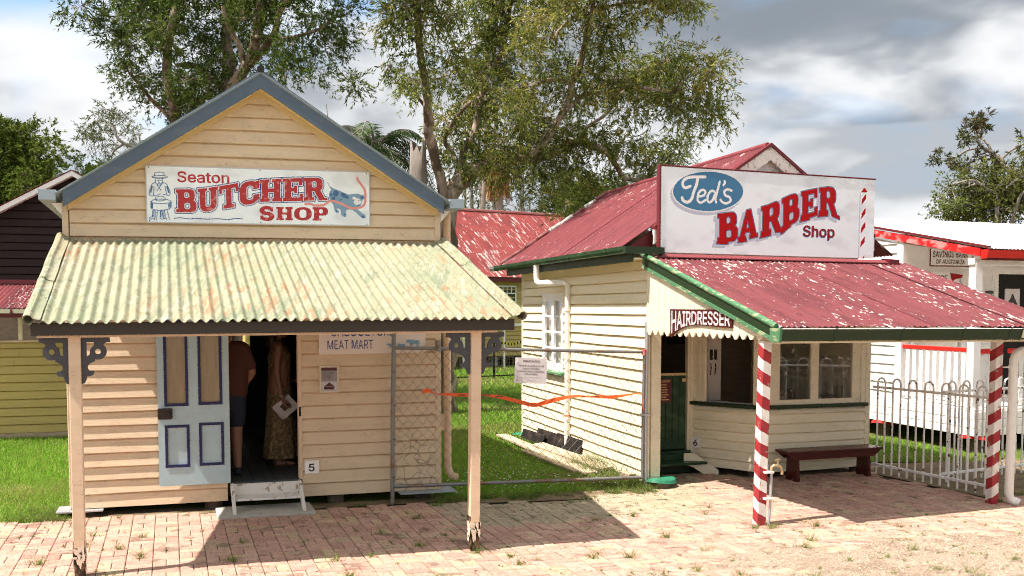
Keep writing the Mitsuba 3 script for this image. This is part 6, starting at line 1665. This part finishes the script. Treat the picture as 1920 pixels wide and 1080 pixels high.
C1poly=(21,[(-2.67,10.45),(-2.72,8.89),(-2.66,8.22),(-2.73,7.43),(-2.47,6.92),(-1.84,6.47),(-1.41,6.19),(-1.44,5.5),(-1.04,5.37),(-0.35,5.1),(0.0,5.3),(0.46,5.1),(0.58,4.68),(1.04,4.64),(1.5,4.93),(1.74,4.59),(2.31,4.7),(2.66,5.16),(2.54,5.5),(2.3,5.96),(2.65,6.07),(2.94,5.84),(3.06,5.27),(3.81,5.45),(3.94,5.75),(4.05,6.23),(4.49,6.5),(4.37,6.87),(4.04,7.43),(3.8,7.88),(3.66,8.56),(3.54,9.34),(3.18,10.45)])
C1holes=(21,[(-1.26,6.7,0.163),(-1.52,6.87,0.14),(-1.49,7.54,0.163),(1.66,7.94,0.187),(1.26,7.83,0.14),(2.88,6.47,0.233),(2.64,7.09,0.163),(2.13,6.47,0.163),(2.42,5.67,0.187),(-2.07,7.43,0.14),(0.58,5.16,0.14),(-0.29,7.21,0.117),(3.1,7.43,0.14),(0.29,8.22,0.093),(-1.03,8.22,0.117),(2.52,8.22,0.117),(0.92,6.47,0.117),(-0.12,6.3,0.093)])
R1=(27,[[(14.82,4.02,0.18),(14.71,5.57,0.15),(14.47,5.91,0.12),(14.26,6.0,0.105),(14.0,6.1,0.09),(13.77,6.14,0.083),(13.62,6.28,0.075),(13.59,6.43,0.068),(13.44,6.51,0.06),(13.33,6.6,0.052),(13.06,6.74,0.045),(12.91,6.91,0.037),(12.85,7.11,0.03),(12.9,7.28,0.018)],[(13.33,6.6,0.036),(13.2,6.91,0.033),(13.08,7.14,0.027),(13.02,7.31,0.015)],[(13.06,6.74,0.03),(12.83,6.74,0.027),(12.66,6.6,0.021),(12.52,6.58,0.015)],[(13.3,6.57,0.03),(13.01,6.48,0.024),(12.87,6.48,0.015)],[(13.62,6.45,0.03),(13.76,6.65,0.027),(13.96,6.77,0.022),(14.1,6.68,0.015)],[(14.0,6.1,0.03),(14.13,5.91,0.03),(14.19,5.74,0.03)],[(13.33,6.57,0.021),(13.35,6.37,0.018),(13.31,6.2,0.012)],[(13.59,6.43,0.022),(13.77,6.34,0.018),(13.88,6.31,0.012)],[(12.66,6.6,0.015),(12.43,6.6,0.01),(12.23,6.6,0.007)],[(12.85,7.11,0.015),(12.67,7.28,0.012),(12.52,7.45,0.007)],[(12.83,6.74,0.015),(12.66,6.71,0.01),(12.4,6.88,0.007)],[(12.66,6.6,0.015),(12.55,6.37,0.01),(12.42,6.17,0.007)],[(14.16,6.54,0.03),(14.16,6.8,0.022),(14.12,7.02,0.015)]])
R1cl=(27,[(12.55,7.48),(12.75,7.51),(12.95,7.56),(13.02,7.58),(13.21,7.51),(13.24,7.45),(12.5,7.31),(12.56,7.21),(12.56,7.17),(12.39,7.15),(12.47,7.36),(12.25,6.88),(12.34,6.92),(12.21,6.81),(12.54,6.9),(12.68,7.02),(12.99,6.91),(12.19,6.63),(12.22,6.6),(12.37,6.64),(12.46,6.48),(12.81,6.48),(12.86,6.4),(12.73,6.37),(12.44,6.34),(12.79,6.31),(12.42,6.14),(12.33,6.14),(12.5,6.14),(13.08,6.23),(13.19,6.31),(13.28,6.14),(13.22,7.28),(13.19,7.42),(14.13,7.05),(14.09,7.09),(13.87,6.6),(13.99,6.51),(14.11,6.37),(13.88,6.31),(14.02,6.6),(13.94,6.48),(14.17,6.45),(14.06,6.31),(13.13,6.4),(12.3,6.31),(12.7,7.39),(12.9,7.34)])
bushR=(24,[(11.6,4.77),(11.55,4.95),(11.39,5.03),(11.21,4.9),(11.17,4.7),(11.85,5.26),(11.75,5.1),(11.97,5.48),(12.09,5.56),(12.25,5.51),(12.35,5.41),(12.51,5.46),(12.61,5.31),(11.96,4.98),(12.1,5.2),(12.16,4.95),(12.31,5.15),(12.37,4.85),(12.52,5.05),(12.63,4.85),(11.91,4.72),(12.12,4.7),(11.76,4.7),(11.69,5.36),(11.58,5.51),(12.58,4.64),(11.42,4.75)])
bushRl=(24,[[(11.77,4.34,0.053),(11.83,5.03,0.04),(11.54,5.2,0.033),(11.33,5.36,0.033),(11.12,5.4,0.027),(10.89,5.36,0.024),(10.74,5.26,0.02),(10.67,5.1,0.016),(10.56,4.95,0.009)],[(11.33,5.33,0.027),(11.2,5.26,0.02),(11.13,5.1,0.013)],[(11.35,5.36,0.019),(11.43,5.46,0.011)],[(10.74,5.26,0.013),(10.76,4.98,0.009),(10.68,4.72,0.007)],[(11.83,5.03,0.032),(12.1,5.36,0.027),(12.25,5.46,0.02)],[(12.13,4.34,0.053),(12.16,4.98,0.033),(12.36,5.23,0.027)],[(10.89,5.36,0.011),(10.79,5.46,0.007),(10.61,5.41,0.005)]])
bushRs=(24,[(10.61,5.51),(11.03,5.5),(10.64,5.24),(10.49,5.1),(10.46,5.05),(11.02,5.24),(10.7,4.9),(10.52,4.89),(10.42,4.8),(10.35,4.87),(10.59,4.75),(10.9,4.77),(10.93,4.98),(10.85,4.87),(11.09,4.9),(11.0,5.2)])
farL=(46,[(-24.1,10.44),(-23.47,10.56),(-23.12,9.69),(-23.76,9.31),(-24.28,8.81),(-22.75,9.31),(-22.47,8.56),(-23.28,8.31),(-23.94,7.69),(-22.02,8.19),(-21.78,7.69),(-22.8,7.69),(-23.57,7.18),(-24.34,7.06),(-22.39,8.56)])
farL2=(46,[(-21.76,8.56),(-21.38,8.69),(-20.99,8.76),(-20.61,8.86),(-20.24,8.69),(-21.26,8.19),(-20.75,8.31),(-19.98,8.86),(-19.6,9.06),(-21.65,8.06),(-22.02,8.44)])
thinL=(34,[[(-12.38,5.26,0.113),(-12.53,6.93,0.094),(-13.03,7.89,0.076),(-13.35,8.0,0.064),(-13.66,8.08,0.057),(-13.9,8.31,0.049),(-14.08,8.68,0.038),(-14.26,8.92,0.019)],[(-13.66,8.08,0.038),(-14.1,7.85,0.03),(-14.29,7.58,0.019)],[(-13.9,8.31,0.026),(-13.7,8.59,0.019),(-13.51,9.05,0.011)],[(-14.08,8.68,0.019),(-14.54,8.87,0.015),(-14.9,9.05,0.009),(-15.28,8.92,0.008)],[(-14.08,8.59,0.019),(-14.46,8.41,0.013),(-14.74,8.13,0.008)],[(-13.03,7.89,0.038),(-13.15,8.31,0.023),(-13.24,8.59,0.015)]])
thinLc=(34,[(-15.28,8.92),(-15.1,8.74),(-14.92,8.63),(-14.62,9.33),(-14.43,9.4),(-14.25,9.23),(-14.81,9.05),(-14.06,9.11),(-14.74,8.31),(-14.93,8.19),(-14.59,8.19),(-14.54,8.59),(-13.79,8.92),(-13.61,8.68),(-14.38,7.85),(-14.19,7.63),(-13.51,9.05),(-13.91,7.76),(-14.58,8.81),(-13.33,8.5),(-13.43,8.19),(-13.25,8.08),(-13.97,9.23),(-14.27,8.22)])


def leaf_mesh(P, D, Nn, L, Wd, col):
    """Leaves as folded rhombs: base P, direction D, across Nn."""
    n = len(P)
    up = np.cross(D, Nn)
    V = np.zeros((n, 4, 3)); m = P + D * (L * .45)[:, None]
    V[:, 0] = P; V[:, 1] = m + Nn * (Wd / 2)[:, None] + up * (Wd * .15)[:, None]; V[:, 2] = P + D * L[:, None]; V[:, 3] = m - Nn * (Wd / 2)[:, None] + up * (Wd * .15)[:, None]
    b = np.arange(n)[:, None] * 4
    F = np.concatenate([b + [0, 1, 2], b + [0, 2, 3]], 1).reshape(-1, 3)
    return (V.reshape(-1, 3), F), np.repeat(col, 4, 0)


def unit(v):
    return v / (np.linalg.norm(v, axis=-1, keepdims=True) + 1e-12)


def sprays(cl, rad, nspray, nleaf, L, W, pal, rng, droop=.35, twig=.38, sq=.8, tint=None):
    """Leafy twigs round each clump centre. cl (n, 3), rad (n,). Returns leaf mesh, colours and twig tubes."""
    P, D, N, C, TW = [], [], [], [], []
    pal = np.asarray(pal)
    for c, r in zip(cl, rad):
        base_t = rng.normal(0, .15)
        pick = rng.dirichlet(np.ones(len(pal)) * 1.3)
        for _ in range(max(1, int(nspray * (r / np.mean(rad)) ** 2))):
            u = unit(rng.normal(0, 1, 3)); u[2] *= sq
            s = c + u * r * rng.random() ** .45
            d = unit(u + rng.normal(0, .5, 3) + [0, 0, -droop])
            tl = twig * rng.uniform(.6, 1.3)
            t = np.sort(rng.random(nleaf))
            curve_ = s + d * (t * tl)[:, None] + np.array([0, 0, -1]) * (droop * .5 * tl * t ** 2)[:, None]
            P.append(curve_)
            dd = unit(d + rng.normal(0, .75, (nleaf, 3)) + np.array([0, 0, -droop * .5]))
            D.append(dd); N.append(unit(np.cross(dd, rng.normal(0, 1, (nleaf, 3)))))
            C.append(pal[rng.choice(len(pal), nleaf, p=pick)] * np.clip(1 + base_t + rng.normal(0, .18, (nleaf, 1)), .5, 1.7))
            if rng.random() < .35: TW.append((c + (s - c) * .2, s, s + d * tl * .8))
    P, D, N, C = np.vstack(P), np.vstack(D), np.vstack(N), np.vstack(C)
    n = len(P)
    return leaf_mesh(P, D, N, L * rng.uniform(.7, 1.25, n), W * rng.uniform(.7, 1.3, n), C), TW


def fill(poly, holes, step, rng, n=4000):
    """Clump centres (x, z) spread through an outline, leaving gaps."""
    p = np.array([q[:2] for q in poly]); lo, hi = p.min(0), p.max(0)
    got = []
    for _ in range(n):
        c = lo + (hi - lo) * rng.random(2)
        if not inside(p, c[:1], c[1:])[0]: continue
        if any(np.hypot(c[0] - h[0], c[1] - h[1]) < h[2] for h in holes): continue
        if any((c[0] - g[0]) ** 2 + (c[1] - g[1]) ** 2 < step ** 2 for g in got): continue
        got.append(c)
    return np.array(got)


def limb3(l, Y, rng, base=False, wander=.22):
    """(x, z, r) points at about the distance Y, given their own depth."""
    l = [tuple(q) for q in l]
    if base and l[0][1] > 0: l = [(l[0][0] + rng.normal(0, .1), -.1, l[0][2] * 1.35), (l[0][0], l[0][1] * .5, l[0][2] * 1.1)] + l
    y0 = 0.
    out = []
    for i, (x, z, r) in enumerate(l):
        if i: y0 += rng.normal(0, wander * .35)
        out.append((x, Y + y0, z, r))
    return out


def tree(root, lab, cat_, Y, limbs, cl, rad, leafkw, rng, bark='mat_bark', nbase=1, group=None, cy=None, spread=1.6, reach=True):
    tag(root, lab, cat_, group)
    L3 = []
    for i, l in enumerate(limbs):
        q = limb3(l, Y, rng, i < nbase)
        if i >= nbase and L3:      # start where it leaves the limb it grows from
            best = min(((np.hypot(q[0][0] - w[0], q[0][2] - w[2]), w) for m in L3 for w in m), key=lambda t: t[0])[1]
            dy = best[1] - q[0][1]; q = [(x, y + dy, z, r) for x, y, z, r in q]
            s_ = rng.choice([-1, 1]) * rng.uniform(.1, .35); q = [(x, y + s_ * k, z, r) for k, (x, y, z, r) in enumerate(q)]
        L3.append(q)
    tubes = []
    for i, q in enumerate(L3):
        c = np.array(curve(q, 7 * len(q)))
        jit = meshkit.noise(c[:, :3] * 3, 3)[:, None] - .5
        t_ = tube(c[:, :3] + jit * c[:, 3:4] * .5, np.maximum(c[:, 3], .004) * (1 + .18 * jit[:, 0]), 9 if c[0, 3] > .05 else 6)
        if i < nbase: put(root + '__trunk', t_, bark, smooth=True)
        else: tubes.append(t_)
    pts = np.array([w for q in L3 for w in curve(q, 5 * len(q))])
    C = np.zeros((len(cl), 3)); C[:, 0], C[:, 2] = cl[:, 0], cl[:, 1]
    for i, c in enumerate(cl):
        d = np.hypot(pts[:, 0] - c[0], pts[:, 2] - c[1]) + .6 * np.maximum(0, pts[:, 2] - c[1])
        w = pts[np.argmin(d)]
        C[i, 1] = w[1] + rng.normal(0, spread * min(1, .35 + d.min() * .4))
        if reach and d.min() > .12:
            e = C[i]; m1 = w[:3] + (e - w[:3]) * .5 + rng.normal(0, .12, 3) * d.min() + [0, 0, .1 * d.min()]
            cc = np.array(curve([tuple(w[:3]), tuple(m1), tuple(e)], 9)); r0 = min(w[3] * .6, .012 + .012 * d.min())
            tubes.append(tube(cc + meshkit.noise(cc * 4, 2)[:, None] * .06 - .03, np.linspace(r0, .006, len(cc)), 5))
    (lm, lc), TW = sprays(C, rad, rng=rng, **leafkw)
    for a, b, c in TW: tubes.append(tube([a, b, c], [.006, .004, .002], 3, False))
    if tubes: put(root + '__branches', cat(*tubes), bark, smooth=True, kind='stuff')
    put(root + '__crown', lm, 'mat_leaf', color=lc, kind='stuff')
    return C


DARK = [(.036, .066, .014), (.062, .105, .022), (.10, .155, .034), (.165, .22, .055)]
OLIVE = [(.065, .10, .024), (.11, .155, .035), (.17, .215, .05), (.25, .29, .075), (.31, .27, .07)]
rt = np.random.default_rng(77)
trim = lambda L, k, n: [[(x, z, r * k) for x, z, r in l] for l in L]
cl = fill([(min(x, -3.75), z) for x, z in L1poly[1]], [(x, z, .34) for x, z, *r in L1holes[1]], .33, rt)
tree('paperbark_tree', 'big dark-leaved paperbark tree with several pale trunks rising behind the blue gable', 'tree', L1[0], trim(L1[1], .82, 0), cl, rt.uniform(.22, .42, len(cl)), dict(nspray=36, nleaf=16, L=.125, W=.027, pal=DARK, droop=.25), rt, nbase=2, spread=1.3)
cl = fill([(max(x, -2.38), z) for x, z in C1poly[1]], [(x, z, .27) for x, z, *r in C1holes[1]], .28, rt)
tree('paperbark_tree_001', 'large olive-leaved paperbark tree leaning over the gap between the shops', 'tree', C1[0], trim(C1[1], .80, 0), cl, rt.uniform(.18, .36, len(cl)), dict(nspray=32, nleaf=16, L=.118, W=.025, pal=OLIVE, droop=.5), rt, nbase=1, spread=1.0)
cl = np.array([q[:2] for q in R1cl[1]])
BANK = [(.05, .065, .03), (.08, .10, .04), (.12, .13, .06), (.10, .06, .03)]
tree('banksia_tree', 'sparse gnarled tree with rosettes of stiff leaves above the white roof', 'tree', R1[0], R1[1], cl, np.full(len(cl), .12), dict(nspray=5, nleaf=10, L=.15, W=.034, pal=BANK, droop=.0, twig=.14), rt, bark='mat_bark_grey', spread=.3)
cl = np.vstack([[q[:2] for q in bushR[1]], [np.array(q[:2]) + rt.normal(0, .25, 2) for q in bushR[1]]])
rad = np.full(len(cl), .34)
tree('leafy_bush', 'dense yellow-green bush behind the white roof at the right edge', 'bush', bushR[0], bushRl[1][:1] + bushRl[1][5:7], cl, rad, dict(nspray=26, nleaf=12, L=.10, W=.03, pal=[(.07, .09, .02), (.12, .14, .03), (.17, .18, .05), (.05, .06, .015)], droop=.2), rt, bark='mat_bark_grey', spread=.8)
cl = np.array([q[:2] for q in bushRs[1]])
tree('drooping_shrub', 'pale arching branches with few leaves beside the dense bush', 'shrub', bushR[0] - .6, bushRl[1], cl, np.full(len(cl), .10), dict(nspray=6, nleaf=9, L=.08, W=.03, pal=[(.12, .16, .04), (.18, .22, .07)], droop=.1, twig=.14), rt, bark='mat_bark_grey', spread=.2)
cl = np.array([q[:2] for q in thinLc[1]])
tree('gum_tree', 'slender sparse gum tree behind the left slope of the blue gable', 'tree', thinL[0], thinL[1], cl, np.full(len(cl), .30), dict(nspray=12, nleaf=12, L=.13, W=.028, pal=[(.06, .085, .03), (.10, .12, .04), (.14, .15, .06)], droop=.4, twig=.35), rt, bark='mat_bark_grey', spread=.6)
GREEN = [(.045, .075, .012), (.075, .115, .020), (.12, .17, .03), (.17, .21, .05)]
cl = np.array([q[:2] for q in farL[1]]); cl = np.vstack([cl, cl + rt.normal(0, .5, cl.shape), cl + rt.normal(-.5, .5, cl.shape)])
tree('round_tree', 'bright green leafy tree at the left edge behind the brown gable', 'tree', farL[0], [[(-24.2, 3.0, .3), (-24.0, 6, .22), (-23.6, 8, .15), (-23.4, 9.6, .08)], [(-24, 6, .12), (-22.6, 7.6, .07), (-22, 8.3, .04)]], cl, np.full(len(cl), .8), dict(nspray=52, nleaf=14, L=.20, W=.075, pal=GREEN, droop=.2, twig=.5), rt, spread=1.5)
cl = np.array([q[:2] for q in farL2[1]]); cl = np.vstack([cl, cl + rt.normal(0, .4, cl.shape), cl + [0, -1.2]])
tree('hedge_tree', 'row of lower dark green foliage between the brown gable and the left tree', 'tree', farL2[0] + 4, [[(-22.5, 3, .2), (-22.3, 6, .12), (-21.4, 7.6, .05)], [(-20.9, 4, .12), (-20.6, 7, .06)]], cl, np.full(len(cl), .7), dict(nspray=44, nleaf=14, L=.20, W=.075, pal=GREEN[:3], droop=.2, twig=.5), rt, spread=1.2)


# palms
def frond(o, az, up, length, rng, sag=1.0, nl=34, w=.035, ll=.42):
    t = np.linspace(0, 1, 14)
    h = np.array([math.cos(az), math.sin(az), 0])
    pts = o + h * (length * (t - .18 * t ** 2))[:, None] + np.array([0, 0, 1]) * (length * (up * t - sag * t ** 2))[:, None]
    side = np.array([-h[1], h[0], 0])
    P, D, N = [], [], []
    for k in range(nl):
        s = .12 + .88 * k / nl; p = np.array([np.interp(s, t, pts[:, i]) for i in range(3)])
        tg = unit(np.array([np.interp(min(1, s + .05), t, pts[:, i]) for i in range(3)]) - p)
        for sg in (-1, 1):
            P.append(p); D.append(unit(side * sg + tg * .7 + [0, 0, -.45] + rng.normal(0, .10, 3))); N.append(tg)
    P, D, N = np.array(P), np.array(D), np.array(N); N = unit(N - D * (N * D).sum(1, keepdims=True))
    L = ll * np.repeat(np.sin(np.pi * np.clip(.15 + .8 * np.arange(nl) / nl, 0, 1)), 2) * rng.uniform(.8, 1.2, len(P))
    return P, D, N, L, np.full(len(P), w), tube(pts, np.linspace(.022, .006, 14), 5, False)


def palm(root, lab, c, n, length, rng, trunk_r, pal, dead=None, up=(.2, 1.0), skirt=None):
    tag(root, lab, 'palm tree')
    c = np.array(c, float)
    z = np.linspace(-.1, c[2], 24)
    put(root + '__trunk', tube(np.stack([c[0] + .05 * np.sin(z), np.full(24, c[1]), z], 1), trunk_r * (1 + .06 * (np.arange(24) % 2)), 10), 'mat_bark_grey', smooth=True)
    R, F = [], []
    for k in range(n):
        F.append(frond(c + [0, 0, rng.uniform(-.1, .25)], k * 2.4 + rng.normal(0, .2), rng.uniform(*up), length * rng.uniform(.8, 1.15), rng, sag=rng.uniform(.75, 1.15)))
    put(root + '__frond_stems', cat(*[f[5] for f in F]), 'mat_bark_grey', kind='stuff')
    P, D, N, L, W_ = (np.concatenate([f[i] for f in F]) for i in range(5))
    m, col = leaf_mesh(P, D, N, L, W_, np.asarray(pal)[rng.integers(0, len(pal), len(P))] * rng.uniform(.8, 1.2, (len(P), 1)))
    put(root + '__fronds', m, 'mat_leaf', color=col, kind='stuff')
    if skirt:
        n = 900; a = rng.uniform(0, 2 * np.pi, n); r = skirt[0] * np.sqrt(rng.random(n)); zz0 = c[2] - rng.uniform(0, skirt[1] * .6, n)
        P = np.stack([c[0] + r * np.cos(a), c[1] + r * np.sin(a), zz0], 1); D = unit(np.stack([.25 * np.cos(a), .25 * np.sin(a), -np.ones(n)], 1) + rng.normal(0, .12, (n, 3)))
        m, col = leaf_mesh(P, D, unit(np.cross(D, rng.normal(0, 1, (n, 3)))), rng.uniform(.3, .55, n) * skirt[1], np.full(n, .05), np.array([(.34, .20, .08), (.42, .27, .12), (.25, .14, .06)])[rng.integers(0, 3, n)])
        put(root + '__dead_frond_skirt', m, 'mat_leaf', color=col, kind='stuff')


palm('palm_tree', 'green palm crown with drooping fronds right of the blue gable', (-3.15, 22.6, 5.9), 34, 1.85, rt, .16, [(.05, .10, .03), (.07, .13, .045), (.10, .16, .07), (.22, .24, .16)], up=(.1, 1.1))
palm('palm_tree_001', 'tall palm with a hanging skirt of brown dead fronds above the red hall roof', (-.65, 45, 9.2), 12, 1.6, rt, .22, [(.05, .09, .025), (.08, .12, .03)], skirt=(.42, 2.0), up=(.4, 1.1))
# grey broken trunk
bt = 'broken_trunk'
v, f = tube([(-1.95, 20.6, -.1), (-1.97, 20.6, 3.2), (-1.99, 20.6, 5.2), (-2.0, 20.6, 5.72)], [.30, .21, .185, .17], 14)
n_ = len(v) - 2; v[n_ - 14:n_, 2] += RNG.uniform(-.25, .22, 14); v[-1, 2] -= .3
put(bt, (v, f), 'mat_bark_grey', smooth=True, label='grey broken-off tree trunk standing beside the palm', cat='tree trunk')
# tall thin gums and scrub far behind the red roof
GX = (-2.4, -2.0, -1.55, -1.15, -.85, .35, .62, -2.75); GD = (55, 58, 52, 57, 54, 56, 60, 60)
GO = list(np.argsort(np.argsort([x / d for x, d in zip(GX, GD)])))
GN = [('first', 'second', 'third', 'fourth', 'fifth', 'sixth', 'seventh', 'last')[o] for o in GO]
for i, (x, Y, h, r) in enumerate(((-2.4, 55, 17, .12), (-2.0, 58, 18, .09), (-1.55, 52, 19, .16), (-1.15, 57, 18, .10), (-.85, 54, 16, .08), (.35, 56, 17, .10), (.62, 60, 15, .08), (-2.75, 60, 16, .09))):
    k = fresh('tall_gum_tree')
    w = [rt.normal(0, .25) for _ in range(4)]
    cl = np.array([(x + rt.normal(0, 1.3), h * rt.uniform(.42, 1.0)) for _ in range(16)])
    tree(k, f'thin straight pale-trunked gum behind the red roof, {GN[i]} of the eight from the left', 'tree', Y, [[(x, .0, r), (x + w[0] * .4, h * .35, r * .9), (x + w[1] * .6, h * .7, r * .7), (x + w[2], h, r * .3)]], cl, rt.uniform(.4, .8, len(cl)), dict(nspray=9, nleaf=11, L=.22, W=.05, pal=[(.05, .075, .02), (.08, .11, .03), (.13, .15, .05)], droop=.5, twig=.6), rt, bark='mat_bark_grey', group='thin gums behind the red roof', spread=.8)
def clumpy(root, lab, cat_, Y, outline, step, rad, rng, pal, nspray=30, L=.22, W=.08, base=None, group=None):
    cl = fill(outline, [], step, rng)
    x = np.mean([q[0] for q in outline]) if base is None else base
    tree(root, lab, cat_, Y, [[(x, 0., .22), (x + .1, 3., .18), (x - .1, np.mean([q[1] for q in outline]), .1), (x, max(q[1] for q in outline) - .3, .04)]], cl, rng.uniform(.7, 1.2, len(cl)) * rad, dict(nspray=nspray, nleaf=12, L=L, W=W, pal=pal, droop=.2, twig=.45), rng, bark='mat_bark_grey', spread=1.2, group=group)


clumpy('bushy_tree', 'dark round-headed tree right of the red hall roof, nearest the flaking shop roof', 'tree', 52, [(3.0, 5.5), (3.1, 8.5), (3.9, 9.6), (4.8, 9.0), (5.9, 8.9), (6.9, 8.0), (6.6, 6.0), (5, 5.2)], .75, .65, rt, GREEN[:3], 44, base=4.0)
clumpy('bushy_tree_001', 'dark narrow tree just right of the hanging palm skirt', 'tree', 56, [(1.9, 5.5), (1.6, 7.5), (2.2, 9.4), (3.2, 10.2), (4.2, 9.6), (4.3, 7), (3.4, 5.5)], .75, .65, rt, GREEN[:3], 40)
clumpy('low_tree', 'low dark foliage along the ridge of the red hall roof', 'tree', 60, [(-3.6, 5.5), (-3.4, 8.4), (-1.5, 7.9), (.5, 7.4), (2.3, 7.9), (2.2, 5.5)], .8, .7, rt, GREEN[:2], 30)
clumpy('low_tree_001', 'bushy tree glimpsed between the gable and the palm', 'tree', 40, [(-6.6, 3.0), (-6.6, 7.2), (-5.4, 7.8), (-4.0, 6.6), (-3.4, 4.6), (-3.4, 3.0)], .7, .6, rt, GREEN[:3], 30)
# a bare branch leaning in the gap by the palm
bb = []
for l in ([(-4.35, 4.5, .05), (-4.05, 5.6, .04), (-3.85, 6.0, .03), (-3.45, 6.15, .018), (-3.1, 6.05, .008)], [(-3.95, 5.75, .02), (-4.05, 6.35, .014), (-4.1, 6.8, .006)], [(-3.85, 6.0, .018), (-3.6, 5.75, .012), (-3.3, 5.7, .006)]):
    c = np.array(curve([(x, 21.5, z, r) for x, z, r in l], 20)); bb.append(tube(c[:, :3], c[:, 3], 6))
put('bare_branch', cat(*bb), 'mat_bark_grey', label='bare forked branch poking up behind the right slope of the gable', cat='branch')
# beyond the right edge: the mirrored fence, and shrubs added to darken the panes
loop_fence('loop_fence_002', 'white loop-topped fence to the right of the view, mirrored in the bay windows', (7.6, 8.7), (10.2, 13.0), 12)
for i, (x, y) in enumerate(((11.6, 5.2), (13.4, 8.0), (15.2, 10.8))):
    k = fresh('dark_shrub')
    cl = fill([(x - 1.7, .2), (x - 1.8, 2.4), (x - .8, 4.2), (x + .8, 4.2), (x + 1.8, 2.4), (x + 1.7, .2)], [], .5, rt)
    tree(k, f'unseen dense shrub added right of the view to darken the bay window reflections, {("nearest the street", "in the middle", "nearest the white building")[i]} of three', 'shrub', y, [[(x, 0., .12), (x + .1, 1.5, .09), (x, 3.4, .04)]], cl, rt.uniform(.45, .6, len(cl)), dict(nspray=24, nleaf=10, L=.22, W=.12, pal=DARK[:2], droop=.2, twig=.4), rt, spread=1.3, group='added dark shrubs right of the view')
